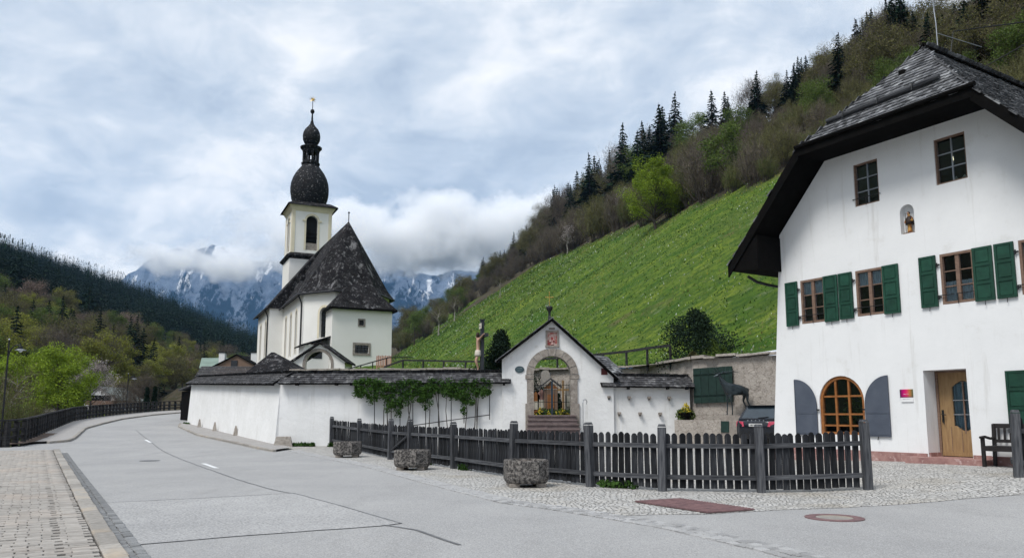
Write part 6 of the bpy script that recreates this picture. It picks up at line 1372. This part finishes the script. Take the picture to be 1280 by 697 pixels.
def make_spruce(name, Ht, rad, seed, matn='needle', levels=22, nb=11, fine=3):
    rs = rn(seed); V, F = spruce_arrays(Ht, rad, rs, levels, nb, fine); V = V+rs.normal(size=V.shape)*.03*rad; b = MB(); b.tube([(0, 0, -.5), (0, 0, Ht*.5), (0, 0, Ht*.97)], [Ht*.016, Ht*.010, .01], 6); me_t = bpy.data.meshes.new(name+'_trunk'); me_t.from_pydata(b.v, [], b.f); me_t.materials.append(M['bark']); return me_t, npmesh(name+'_crown', V, F, M[matn])
def place(kind, name, label, cat, p, sc, rz, group=None, part=('trunk', 'crown'), sz=None):
    root = thing(name, label, cat, p, rz, group); root.scale = (sc, sc, sc*(sz or 1))
    for nm, me in zip(part, kind):
        if me: link(nm, me, root)
    return root
K = {}
K['spruce'] = [make_spruce('spruce', 10, 2.5, 40+i, levels=26, nb=13, fine=3) for i in range(4)]
K['larch'] = [make_spruce('larch', 10, 2.0, 60, 'needle_light', 18, 7, 3)]
K['scrub'] = [make_shrub('scrub', 6, 2.6, 46, 4000, ['twig', 'leaf_olive'], 70+i, 700, .07) for i in range(3)]
K['scrub_olive'] = [make_shrub('scrub_olive', 6, 2.5, 42, 3000, ['twig_olive', 'leaf_olive' if i else 'leaf_mid'], 80+i, 2600, .075) for i in range(3)]
K['bare'] = [make_broadleaf('bare_tree', 10, 3.2, 16, 0, .1, 'twig', 90+i, twigs=4200, start=.28, upb=.9) for i in range(2)]
K['olive'] = [make_broadleaf('olive_tree', 9, 3.2, 18, 6500, .11, 'leaf_olive', 100+i, twigs=2200) for i in range(2)]
K['yellow'] = [make_broadleaf('yellow_tree', 9, 3.4, 18, 9000, .11, 'leaf_yellow', 110+i, crad=.12, twigs=1200) for i in range(2)]
K['mid'] = [make_broadleaf('mid_tree', 9, 3.2, 16, 6500, .12, 'leaf_mid', 120+i, twigs=800) for i in range(2)]
K['fresh'] = [make_broadleaf('fresh_tree', 9, 3.6, 34, 30000, .085, 'leaf_fresh', 130+i, crad=.105, start=.08) for i in range(2)]
K['blossom'] = [make_broadleaf('blossom_tree', 7, 2.6, 14, 5200, .08, 'blossom', 140, twigs=1500)]
K['rose'] = [make_broadleaf('rose_tree', 8, 3.0, 16, 4200, .10, 'blossom_rose', 145, twigs=2000)]
K['fruit'] = [make_broadleaf('fruit_tree', 5, 1.6, 10, 500, .07, 'leaf_olive', 150+i, bark='bark_pale', twigs=700, start=.4) for i in range(2)]
K['fruit_w'] = [make_broadleaf('fruit_tree_w', 5, 1.5, 10, 900, .07, 'blossom', 155, bark='bark_pale', twigs=300, start=.4)]
def pick(k, r_): return r_.choice(K[k])

# ------------------------------------------------------------------ wood above the meadow
rw2 = random.Random(77); placed = []
LAB = {'spruce': ('dark spruce in the wood above the meadow', 'spruce_tree'), 'larch': ('grey-green larch in the wood above the meadow', 'larch_tree'), 'scrub': ('brown leafless scrub on the slope above the meadow', 'bare_shrub'), 'scrub_olive': ('olive budding scrub on the slope above the meadow', 'budding_shrub'),
       'bare': ('leafless brown tree in the wood above the meadow', 'bare_tree'), 'olive': ('olive-green budding tree in the wood above the meadow', 'budding_tree'), 'mid': ('green-leaved tree in the wood above the meadow', 'leafy_tree')}
GRP = {k: v[1].replace('_', ' ')+'s in the wood above the meadow' for k, v in LAB.items()}
cnt = {}
tries = 0
while tries < 4200 and len(placed) < 560:
    tries += 1; px = rw2.uniform(490, 1420); 
    eY = interp(px, [p[0] for p in reversed(EDGE_PX)], [p[1] for p in reversed(EDGE_PX)])
    sky_ = interp(px, [490, 520, 600, 660, 700, 750, 800, 850, 900, 1000, 1130, 1280, 1450], [425, 398, 335, 318, 285, 240, 190, 160, 138, 105, 75, 60, 40])
    py = eY-(eY-sky_)*rw2.random()**.9
    if py > eY-1: continue
    P = HG(px, py, 40, 1.0)
    if P is None: P = HG(px, py+6, 40, 1.0)
    if P is None: continue
    sd_ = P.y*.0125+.9
    if any((P-q).length < sd_*s for q, s in placed): continue
    f = (eY-py)/max(8, eY-sky_); r0 = rw2.random()
    if px < 600: k = 'scrub_olive' if r0 < .5 else ('scrub' if r0 < .75 else ('olive' if r0 < .9 else 'mid'))
    elif px < 690: k = 'scrub' if (f < .4 and r0 < .7) else ('spruce' if r0 < .45 else ('bare' if r0 < .7 else 'olive'))
    elif px < 850: k = ('scrub' if r0 < .55 else 'scrub_olive') if f < .28 else ('spruce' if r0 < .72 else ('mid' if r0 < .80 else ('bare' if r0 < .87 else 'olive')))
    elif px < 960: k = ('scrub' if r0 < .6 else ('scrub_olive' if r0 < .9 else 'mid')) if f < .55 else ('spruce' if r0 < .6 else ('bare' if r0 < .72 else ('olive' if r0 < .9 else 'mid')))
    else: k = ('scrub_olive' if r0 < .7 else ('scrub' if r0 < .9 else 'mid')) if f < .58 else ('spruce' if r0 < .55 else ('bare' if r0 < .7 else 'olive'))
    Ht = {'spruce': rw2.uniform(8, 15), 'larch': 13, 'scrub': rw2.uniform(4.2, 6.5), 'scrub_olive': rw2.uniform(4, 6.5), 'bare': rw2.uniform(8, 12), 'olive': rw2.uniform(7, 11), 'mid': rw2.uniform(6, 9)}[k]
    Ht *= .95+.5*min(1, P.y/260)
    if 670 < px < 900: Ht *= 1.4
    if P.y < 95: Ht *= .75
    if px > 950: Ht *= .8
    base = {'spruce': 10, 'larch': 10, 'scrub': 6, 'scrub_olive': 6, 'bare': 10, 'olive': 9, 'mid': 9}[k]
    if cnt.get(k, 0) >= 290: continue
    cnt[k] = cnt.get(k, 0)+1; placed.append((P, 1.0 if k != 'spruce' else .8)); place(pick(k, rw2), LAB[k][1], LAB[k][0], 'tree' if 'shrub' not in LAB[k][1] else 'shrub', P-Vector((0, 0, .2)), Ht/base, rw2.random()*6.28, GRP[k], ('stems', 'crown') if 'shrub' in LAB[k][1] else ('trunk', 'crown'))
def stand(kind, name, label, cat, px, py_base, py_top, ground, rz=0, Y=None, sz=1, group=None, base=None, part=('trunk', 'crown')):
    P = ground(px, py_base) if Y is None else None
    if Y is not None: P = at(px, py_base, Y)
    if P is None: return None
    top = at(px, py_top, P.y); b = base or max(v.co.z for v in kind[1].vertices); sc = (top.z-P.z)/b; return place(kind, name, label, cat, P-Vector((0, 0, .1)), sc, rz, group, part, sz)
for px, pb, ptp, lab in ((1003, 118, 48, 'tall dark spruce on the skyline above the snow log, taller of a pair'), (1022, 112, 52, 'dark spruce on the skyline close right of the tallest one'), (962, 140, 78, 'dark spruce on the skyline left of the tall pair'), (1076, 92, 44, 'broad dark spruce on the skyline left of the roof ridge'), (1092, 90, 40, 'dark spruce just left of the roof ridge tip'), (1136, 84, 26, 'slim dark spruce rising behind the roof ridge tip'), (1172, 82, 24, 'dark spruce behind the roof ridge beside the lightning rod'), (1207, 80, 30, 'dark spruce behind the roof right of the lightning rod')):
    stand(K['spruce'][int(px) % 4], 'spruce_tree', lab, 'tree', px, pb, ptp, lambda a, b: HG(a, b, 120, 1.0), rz=px)
stand(K['larch'][0], 'larch_tree', 'thin grey larch with tiered branches standing out on the skyline left of the wood', 'tree', 728, 272, 213, lambda a, b: HG(a, b+8, 60, 1.0))
stand(K['spruce'][2], 'spruce_tree', 'single small dark spruce at the left end of the skyline wood', 'tree', 668, 318, 286, lambda a, b: HG(a, b+4, 60, 1.0))
stand(K['fresh'][1], 'leafy_shrub', 'bright yellow-green round bush at the upper meadow edge', 'shrub', 820, 286, 205, HG, rz=1, base=8.6)
stand(K['blossom'][0], 'birch_tree', 'pale slender blossoming tree at the meadow edge left of the bright bush', 'tree', 786, 276, 228, HG)
for px, pb, ptp, kd, lab in ((709, 318, 274, 'fruit_w', 'small staked fruit tree in pale leaf at the upper meadow edge'), (568, 402, 360, 'fruit', 'thin bare fruit tree at the meadow edge above the gate cross'), (625, 372, 338, 'fruit', 'small bare fruit tree at the meadow edge midway up'), (548, 420, 370, 'fruit', 'pale-stemmed young tree beside the church right edge')):
    stand(K[kd][0], 'fruit_tree', lab, 'tree', px, pb, ptp, HG)
# ------------------------------------------------------------------ dark shrubs behind the walls
def conifer_bush(name, label, cat, P, Ht, rx, seed, mt='needle_yew', n=9000, ls=.055, lobes=12, shape=.75):
    rs = rn(seed); C = []; rd = []
    for k in range(lobes):
        t = (k+.5)/lobes; a = rs.random()*6.28; r_ = rx*(1-t**1.6)*shape*rs.random()**.5; C.append((math.cos(a)*r_, math.sin(a)*r_, Ht*(.12+.78*t))); rd.append(rx*(.55-.33*t))
    V, F = leaves(C, np.array(rd), n, ls, rs, 1.25, .5); root = thing(name, label, cat, P, 0); link('crown', npmesh(name+'_crown', V, F, M[mt]), root); b = MB()
    for k in range(4): b.tube([(0, 0, -.2), tuple(Vector(C[k*2 % lobes])*.6), C[k*2 % lobes]], [.06, .04, .015], 5)
    b.build('stem', M['bark'], root); return root
b0 = at(626, 478, 38.8); t0 = at(626, 408, 38.8); conifer_bush('yew_bush', 'dark round-topped yew behind the churchyard wall beside the crucifix', 'bush', Vector((b0.x, 38.8, 1.0)), t0.z-1.0, 1.75, 5, n=20000, lobes=16, shape=1.0)
b0 = at(868, 452, 36.5); t0 = at(868, 388, 36.5); conifer_bush('juniper_bush', 'dark bushy conifer on top of the rubble wall below the meadow', 'bush', Vector((b0.x, 36.5, 3.7)), t0.z-3.7, 1.8, 6, n=12000, lobes=26, shape=1.15)
b0 = at(893, 450, 35.2); t0 = at(893, 424, 35.2); conifer_bush('box_bush', 'small lighter green bush at the foot of the dark conifer', 'bush', Vector((b0.x, 35.2, 3.7)), t0.z-3.7, .75, 7, 'leaf_mid', 3500, .05, 8)
b0 = at(866, 450, 34.6); conifer_bush('dry_grass_tuft', 'straw-coloured dry grass tuft on the rubble wall below the conifer', 'plant', Vector((b0.x, 34.6, 3.75)), .55, .35, 8, 'twig_olive', 900, .10, 6)
conifer_bush('potted_flowers', 'yellow and orange flowers growing in the dark bowl', 'flowers', fpot.location+Vector((0, 0, .24)), .44, .34, 9, 'flower_y', 170, .045, 8)
V, F = leaves([(0, 0, .25), (.15, 0, .18), (-.15, 0, .2)], .28, 1500, .05, rn(3)); o = link('pot_leaves', npmesh('pot_leaves', V, F, M['leaf_mid']), fpot); 
for px, py, sd_, lab in ((679, 511, 1, 'low green grave planting at the left inside the gate'), (706, 513, 2, 'grave planting with yellow flowers right of the gate stile'), (692, 514, 3, 'flowering grave border in the middle of the gate arch')):
    p = at(px, py, 36.2); V, F = leaves([(rn(sd_+k).uniform(-.45, .45), rn(sd_+k+50).uniform(-.2, .2), .25+.25*rn(sd_+k+9).random()) for k in range(7)], .24, 900, .05, rn(sd_)); V2, F2 = leaves([(rn(sd_+k+20).uniform(-.5, .5), -.2, .35+.25*rn(sd_+k+29).random()) for k in range(5)], .16, 70, .06, rn(sd_+4)); VV, FF = joinq([(V, F), (V2, F2)]); mi = [0]*len(F)+[1]*len(F2)
    root = thing('grave_planting', lab, 'plant', (p.x, 36.2, 1.1)); link('leaves', npmesh('grave_leaves', VV, FF, [M['leaf_vine'], M['flower_y']], mi), root); b = MB(); b.b2(-.6, .6, -.4, .4, -.02, .12); b.build('border', M['stone_arch'], root)
for px, pt, sd_, lab in ((671, 484, 71, 'dark evergreen grave shrub behind the left gate jamb'), (713, 482, 72, 'dark evergreen grave shrub behind the right gate jamb'), (698, 488, 73, 'low dark box shrub right of the wooden shrine')):
    p = at(px, pt, 38.6); conifer_bush('grave_shrub', lab, 'bush', Vector((p.x, 38.6, 1.05)), p.z-1.05, .42, sd_, 'needle_yew', 1800, .05, 8)
for px, pt, w, mt, lab in ((669.5, 489, .42, 'wood_orange', 'reddish wooden grave board at the far left inside the gate arch'), (677, 486, .40, 'marble', 'dull red grave stone left of the wooden shrine'), (711, 480, .36, 'stone_kerb', 'pale upright gravestone right of the wooden cross')):
    p = at(px, pt, 37.9); gb = thing('grave_board', lab, 'grave marker', (p.x, 37.9, 1.05)); h_ = p.z-1.05; mm = MB(); mm.prism([(a_, 0, b_) for a_, b_ in [(-w/2, 0), (w/2, 0), (w/2, h_-.2), (0, h_), (-w/2, h_-.2)]], (0, .09, 0)); mm.build('board', M[mt], gb); mm = MB(); mm.b2(-w*.3, w*.3, -.02, 0, h_*.45, h_*.7); mm.build('tablet', M['cloth_white'], gb)
# ------------------------------------------------------------------ trellis and vine on the white wall
tr_ = thing('wall_trellis', 'rusty iron trellis fixed to the white wall behind the fence', 'trellis', (0, 0, 0)); Yt = 32.92
xs = list(range(468, 613, 16)); lo = lambda px: interp(px, [468, 613], [541, 521])
for px in xs+[612]:
    a, b = at(px, lo(px)+3, Yt), at(px, 478, Yt); mm = MB(); mm.tube([a, b], .018, 5); mm.build('rod', M['iron'], tr_)
for f0, f1 in ((483, 487), (538, 518)):
    mm = MB(); mm.tube([at(468, f0, Yt-.03), at(612, f1, Yt-.03)], .02, 5); mm.build('rod', M['iron'], tr_)
vn = thing('climbing_vine', 'leafy green vine trained along the trellis under the wall coping', 'vine', (0, 0, 0)); rs = rn(12); C = []; rd = []
for i in range(380):
    px = rs.uniform(443, 612); depth_ = 20+12*max(0, math.sin(px*.11+1.0))*rs.random()+(10 if 462 < px < 505 else 0)*rs.random()+(22*rs.random() if abs(px-585) < 8 or abs(px-497) < 14 or abs(px-532) < 7 else 0)
    py = 474+depth_*rs.random()**.8; p = at(px, py, Yt-.12); C.append((p.x, p.y+rs.uniform(-.08, .08), p.z)); rd.append(rs.uniform(.07, .20))
V, F = leaves(C, np.array(rd), 12000, .05, rs); link('leaves', npmesh('vine_leaves', V, F, M['leaf_vine']), vn)
for px in (478, 484, 489, 508, 515, 533, 552, 561, 583, 590, 596):
    a, b = at(px+rs.uniform(-3, 3), 543, Yt-.02), at(px+rs.uniform(-9, 9), 484, Yt-.05); m_ = a.lerp(b, .5)+Vector((rs.uniform(-.12, .12), 0, 0)); mm = MB(); mm.tube([a, m_, b], [.022, .018, .010], 5); mm.build('stem', M['bark'], vn)
# weeds along the wall foot and fence
def weeds(name, pts, n, size, seed, zf=g):
    rs = rn(seed); C = [(p[0], p[1], zf(p[0], p[1])+.06) for p in pts]; V, F = leaves(C, .16, n, size, rs, .7, 1.2); o = link(name, npmesh(name, V, F, M['leaf_vine'])); o['kind'] = 'stuff'; tag(o, None); return o
wp = [(-9.2+.25*i, 32.9) for i in range(4)]+[(-7.6+.2*i, 32.75) for i in range(7)]+[(-22.6, 53.7), (-22.3, 53.3), (-22.0, 52.8)]; o = weeds('weeds_wall', wp, 1400, .06, 2); tag(o, 'green weeds growing at the foot of the white churchyard wall', 'weeds')
wp = [(x, interp(x, [f[0] for f in FP], [f[1] for f in FP])+.12) for x in (-6.4, -6.2, -5.9, -2.4, -1.3, -1.2, 1.9, 2.05, 2.2, 2.35)]; o = weeds('weeds_fence', wp, 900, .05, 3); tag(o, 'small weeds at the foot of the picket fence', 'weeds')
# ------------------------------------------------------------------ meadow tufts and flowers
rs = rn(21); n = 75000; X = rs.uniform(-60, 62, n*2); Y = 33+(rs.random(n*2)**1.5)*290
keep = []; 
for x, y in zip(X, Y):
    if y < yr(x)+.2: continue
    s = .95*x+.31*y
    if s < 12 or x > xedge(y)+2: continue
    px, py = pix(x, y, H(x, y))
    if px < 440 or px > 1100: continue
    keep.append((x, y, H(x, y)))
keep = np.array(keep[:60000]); n = len(keep); dist = keep[:, 1:2]; sz = (.045+.0007*dist)*rs.uniform(.5, 1.4, (n, 1)); a = rs.random((n, 1))*6.28; w = np.concatenate([np.cos(a), np.sin(a), np.zeros((n, 1))], 1)*sz*.55; up = np.concatenate([rs.normal(size=(n, 2))*.35, np.ones((n, 1))], 1)*sz*1.3
V = np.stack([keep-w, keep+w, keep+up+w*.3, keep+up-w*.3], 1).reshape(-1, 3); F = np.arange(4*n).reshape(n, 4)
nz = np.array([mnoise.noise(Vector((p[0]*.12, p[1]*.12, 5))) for p in keep]); nz2 = np.array([mnoise.fractal(Vector((p[0]*.07, p[1]*.07, 2)), .8, 2.1, 5) for p in keep]); r_ = rs.random(n); rq = r_+nz2*.9; mi = np.where(rq < .45, 0, np.where(rq < .98, 1, 2)); mi = np.where((nz > .10) & (r_ > .93), 3, mi); mi = np.where((nz < -.10) & (r_ > .90), 4, mi)
gm = [mat('grass_dark', (.045, .10, .014), (.032, .078, .012), scale=.4, island=.3, pos=True), mat('grass_bright', (.115, .185, .026), (.09, .155, .022), scale=.4, island=.3, pos=True), mat('grass_dry', (.19, .20, .06), (.15, .15, .05), scale=.4, island=.3, pos=True), mat('meadow_flower_yellow', (.26, .27, .03), island=.2), mat('meadow_flower_pale', (.42, .46, .40), island=.2)]
go = link('grass', npmesh('grass', V, F, gm, mi)); tag(go, 'tufted spring grass and flowers of the steep meadow', 'grass', kind='stuff')
# ------------------------------------------------------------------ valley on the left: spruce hill as one mass, nearer trees one by one
rs = rn(33); arrs = []
var = [spruce_arrays(1.0, .23, rn(200+i), 11, 8, 1) for i in range(5)]
pts = []
tr = 0
while len(pts) < 4600 and tr < 60000:
    tr += 1; Yp = 190+rs.random()**.62*900; px = rs.uniform(-220, 380); X = (px-640)/FPX*Yp; Z = GL(X, Yp); y_ = pix(X, Yp, Z)[1]
    lim = interp(px, [-200, 0, 60, 130, 200, 260, 340, 400], [330, 378, 388, 402, 425, 448, 470, 480])
    if y_ > lim+rs.normal()*8: continue
    pts.append((X, Yp, Z))
parts = []
for p in pts:
    V, F = var[rs.integers(0, 5)]; h = rs.uniform(14, 25); a = rs.random()*6.28; c_, s_ = math.cos(a), math.sin(a); W = np.stack([(V[:, 0]*c_-V[:, 1]*s_)*h*1.15, (V[:, 0]*s_+V[:, 1]*c_)*h*1.15, V[:, 2]*h-.5], 1)+np.array(p); parts.append((W, F))
V, F = joinq(parts); fo = link('forest', npmesh('forest', V, F, M['needle'])); tag(fo, 'dark spruce forest covering the hill on the far left', 'forest', kind='stuff')
rl3 = random.Random(9); pl = []
LL = {'bare': ('leafless brown tree in the mixed wood across the river', 'bare_tree'), 'olive': ('olive budding tree in the mixed wood across the river', 'budding_tree'), 'yellow': ('yellowish-green tree in the mixed wood across the river', 'leafy_tree'), 'mid': ('mid-green tree in the mixed wood across the river', 'green_tree'), 'rose': ('dusty pink-brown tree in the mixed wood across the river', 'rosy_tree'), 'spruce': ('dark spruce among the mixed wood across the river', 'spruce_tree')}
t_ = 0
while t_ < 2600 and len(pl) < 230:
    t_ += 1; px = rl3.uniform(-90, 345); lim = interp(px, [-200, 0, 60, 130, 200, 260, 340, 400], [380, 392, 402, 418, 436, 455, 474, 480]); py = lim+(506-lim)*rl3.random()
    P = LG(px, py, 85)
    if P is None: continue
    if any((P-q).length < 3.2+.006*P.y for q in pl) or (98 < px < 152 and P.y < 145): continue
    r0 = rl3.random(); k = 'bare' if r0 < .22 else 'olive' if r0 < .42 else 'yellow' if r0 < .62 else 'mid' if r0 < .76 else 'rose' if r0 < .82 else 'spruce'
    Ht = rl3.uniform(8, 13)*(1.35 if k == 'spruce' else 1); b = {'bare': 10, 'spruce': 10, 'rose': 8}.get(k, 9); pl.append(P)
    place(pick(k, rl3), LL[k][1], LL[k][0], 'tree', P-Vector((0, 0, .3)), Ht/b, rl3.random()*6.28, LL[k][1].replace('_', ' ')+'s of the mixed wood across the river')
def riv(kind, name, label, cat, px, Y, py_top, rz=0, base=None, part=('trunk', 'crown'), sz=1):
    X = (px-640)/FPX*Y*1.0; z = GL(X, Y); top = at(px, py_top, Y).z; b = base or max(v.co.z for v in kind[1].vertices); return place(kind, name, label, cat, (X, Y, z), (top-z)/b, rz, None, part, sz)
riv(K['fresh'][0], 'willow_tree', 'large bright green willow beside the railing at the left', 'tree', 78, 82, 427, 0)
riv(K['fresh'][1], 'willow_tree', 'bright green willow behind the street lamp at the left edge', 'tree', 38, 88, 433, 2)
riv(K['fresh'][0], 'willow_tree', 'smaller green willow right of the large one by the river', 'tree', 136, 150, 462, 1.2)
riv(K['fresh'][1], 'willow_tree', 'green willow partly cut by the left picture edge', 'tree', -12, 84, 440, 4)
riv(K['yellow'][0], 'leafy_tree', 'young yellow-green tree right of the willows above the railing', 'tree', 152, 140, 462, .5)
riv(K['blossom'][0], 'blossom_tree', 'white blossoming tree behind the bright willow', 'tree', 118, 118, 436, .3)
riv(K['bare'][0], 'bare_tree', 'tall leafless tree beside the white chalet', 'tree', 178, 105, 455, 2)
riv(K['bare'][1], 'bare_tree', 'leafless tree left of the two dark thujas', 'tree', 157, 112, 468, 1)
riv(K['scrub_olive'][0], 'forsythia_bush', 'yellow-green sprouting bush behind the near railing corner', 'bush', 22, 38, 478, 0, None, ('stems', 'crown'))
riv(K['scrub_olive'][1], 'forsythia_bush', 'upright sprouting bush at the left edge behind the railing', 'bush', 2, 40, 470, 1, None, ('stems', 'crown'))
riv(K['scrub_olive'][2], 'forsythia_bush', 'olive bush behind the railing under the willow', 'bush', 52, 48, 494, 3, None, ('stems', 'crown'))
riv(K['blossom'][0], 'blossom_bush', 'low white blossoming bush just behind the railing', 'bush', 66, 58, 505, 2)
riv(K['blossom'][0], 'blossom_bush', 'small white blossoming bush further along the railing', 'bush', 88, 64, 508, 1)
riv(K['fruit'][0], 'sapling', 'pale-stemmed bare sapling in front of the willow at the left', 'tree', 20, 46, 440, 0)
riv(K['fruit'][1], 'sapling', 'thin bare sapling just right of the lamp post', 'tree', 8, 44, 452, 2)
for px, tp, lab in ((186.5, 478, 'left one of two dark columnar thujas at the road bend'), (196, 477, 'right one of two dark columnar thujas at the road bend')):
    Yp = 100; X = (px-640)/FPX*Yp; z = GL(X, Yp); h = at(px, tp, Yp).z-z; conifer_bush('thuja', lab, 'tree', Vector((X, Yp, z)), h, 1.05, int(px), 'needle', 7000, .09, 14, .35)
# chalet across the river
hc_ = gable_block('white_chalet', 'white chalet with wooden balcony half hidden among trees across the river', 'house', (106, 497), (144, 496), (124, 484), 125, 8, GL((125-640)/FPX*125, 125)-1, wallmat=M['plaster'], roofmat=mat('pale_sheet_roof', (.22, .25, .24), (.16, .18, .17)), over=1.2)[0]
for px in (113, 122, 133):
    p = at(px, 497, 125); mm = MB(); mm.box((p.x-hc_.location.x, -.04, p.z-hc_.location.z), (1.5, .08, .9)); wo = mm.build('window', M['church_glass'], hc_)
mm = MB(); p = at(125, 503, 124.2); mm.box((p.x-hc_.location.x, -.5, p.z-hc_.location.z), (4.6, 1.0, .7)); mm.build('balcony', M['wood_brown'], hc_)
# ------------------------------------------------------------------ street lamps
def lamp(label, X, Y, z, hgt, s=1.0):
    root = thing('street_lamp', label, 'street lamp', (X, Y, z)); dk = M['lead']
    mm = MB(); mm.tube([(0, 0, -.3), (0, 0, .8), (0, 0, hgt)], [.10*s, .065*s, .05*s], 10); mm.build('pole', dk, root)
    mm = MB(); pts = [(.05*s, 0, hgt-1.15*s)]+[(.05*s+(.62*s)*(1-math.cos(a)), 0, hgt-1.15*s+.82*s*math.sin(a)+.0) for a in np.linspace(.2, math.pi/2, 7)]+[(.85*s, 0, hgt-.33*s)]; mm.tube(pts, .045*s, 8); mm.tube([(0, 0, hgt-.75*s), (.18*s, 0, hgt-.75*s)], .02*s, 6); mm.build('arm', dk, root)
    c = (.85*s, 0, hgt-.75*s); mm = MB(); mm.lathe([(.015, .42*s), (.03*s, .34*s), (.11*s, .32*s), (.13*s, .16*s), (.15*s, .12*s)], 18, c); mm.build('housing', dk, root); mm = MB(); mm.lathe([(.15*s, .13*s), (.36*s, .055*s), (.365*s, .04*s), (.14*s, .08*s)], 22, c); mm.build('shade', M['zinc'], root, smooth=True)
    mm = MB(); mm.lathe([(.14*s, .09*s), (.13*s, .0), (.07*s, -.08*s), (.001, -.10*s)], 16, c); mm.build('glass', M['curtain'], root, smooth=True)
    mm = MB(); mm.lathe([(.05*s, 0), (.07*s, .05*s), (.03*s, .11*s), (.001, .13*s)], 10, (0, 0, hgt)); mm.build('finial', M['zinc'], root)
q = at(1.2, 545, 33.2); tp = at(1.2, 425, 33.2); lamp('dark curved-arm street lamp at the left picture edge', q.x, 33.2, g(-21, 33), tp.z-g(-21, 33), .62)
q = at(158.5, 500, 96); lamp('small distant street lamp over the railing near the bend', q.x, 96, GL(q.x, 96), at(159, 467, 96).z-GL(q.x, 96), .9)
# ------------------------------------------------------------------ cloud banks wrapping the mountain
def cloud(label, pxc, pyc, Y, rx, ry, rz, dens, seed, sc=2.4, thr=.0):
    c = at(pxc, pyc, Y); bm = bmesh.new(); bmesh.ops.create_icosphere(bm, subdivisions=3, radius=1); me = bpy.data.meshes.new('cloud'); bm.to_mesh(me); bm.free()
    o = link('cloud', me); o.location = c; o.scale = (rx, ry, rz); tag(o, label, 'cloud', kind='stuff')
    m = bpy.data.materials.new('cloud_vapour'); m.use_nodes = True; nt = m.node_tree; nt.nodes.clear(); N = nt.nodes.new; L = nt.links.new
    out = N('ShaderNodeOutputMaterial'); v = N('ShaderNodeVolumePrincipled'); v.inputs['Color'].default_value = (1, 1, 1, 1); v.inputs['Anisotropy'].default_value = .0
    tc = N('ShaderNodeTexCoord'); ln = N('ShaderNodeVectorMath'); ln.operation = 'LENGTH'; L(tc.outputs['Object'], ln.inputs[0])
    mp = N('ShaderNodeMapping'); mp.inputs['Location'].default_value = (seed, seed*.7, 0); mp.inputs['Scale'].default_value = (rx/300, ry/300, rz/240); L(tc.outputs['Object'], mp.inputs[0])
    nz = N('ShaderNodeTexNoise'); nz.inputs['Scale'].default_value = sc; nz.inputs['Detail'].default_value = 6; nz.inputs['Roughness'].default_value = .62; L(mp.outputs[0], nz.inputs[0])
    fall = N('ShaderNodeMapRange'); fall.inputs[1].default_value = .1; fall.inputs[2].default_value = 1; fall.inputs[3].default_value = .30; fall.inputs[4].default_value = -.62; L(ln.outputs['Value'], fall.inputs[0])
    am = N('ShaderNodeMath'); am.operation = 'MULTIPLY_ADD'; am.inputs[1].default_value = 2.2; am.inputs[2].default_value = -.6; L(nz.outputs[0], am.inputs[0])
    ad = N('ShaderNodeMath'); ad.operation = 'ADD'; L(fall.outputs[0], ad.inputs[0]); L(am.outputs[0], ad.inputs[1])
    mr_ = N('ShaderNodeMapRange'); mr_.inputs[1].default_value = .50+thr; mr_.inputs[2].default_value = 1.1+thr; mr_.inputs[3].default_value = 0; mr_.inputs[4].default_value = dens; L(ad.outputs[0], mr_.inputs[0]); L(mr_.outputs[0], v.inputs['Density']); L(v.outputs[0], out.inputs['Volume']); me.materials.append(m); return o
CLOUDS = True
if CLOUDS:
    cloud('white cloud band lying across the mountain left of the church tower', 262, 330, 3400, 660, 260, 135, .035, 1.0, sc=1.6, thr=-.16)
    cloud('thick cloud bank hiding the mountain right of the church tower', 585, 292, 3400, 1050, 320, 250, .035, 5.0, sc=1.3, thr=-.34)
    cloud('cloud veil over the mountain summit behind the church tower', 390, 285, 3500, 700, 260, 230, .025, 9.0, sc=1.5, thr=-.15)
# ------------------------------------------------------------------ valley haze
HAZE = True
if HAZE:
    mm = MB(); mm.b2(-3200, 2600, -120, 5200, -40, 1500); hz_ = mm.build('haze', M['dark_room']); hz_.data.materials.clear(); tag(hz_, 'thin bluish air between the viewer and the mountains', 'haze', kind='stuff')
    m = bpy.data.materials.new('valley_air'); m.use_nodes = True; nt = m.node_tree; nt.nodes.clear(); out = nt.nodes.new('ShaderNodeOutputMaterial'); v = nt.nodes.new('ShaderNodeVolumePrincipled'); v.inputs['Color'].default_value = (.35, .62, 1, 1); v.inputs['Density'].default_value = .00005; nt.links.new(v.outputs[0], out.inputs['Volume']); hz_.data.materials.append(m)
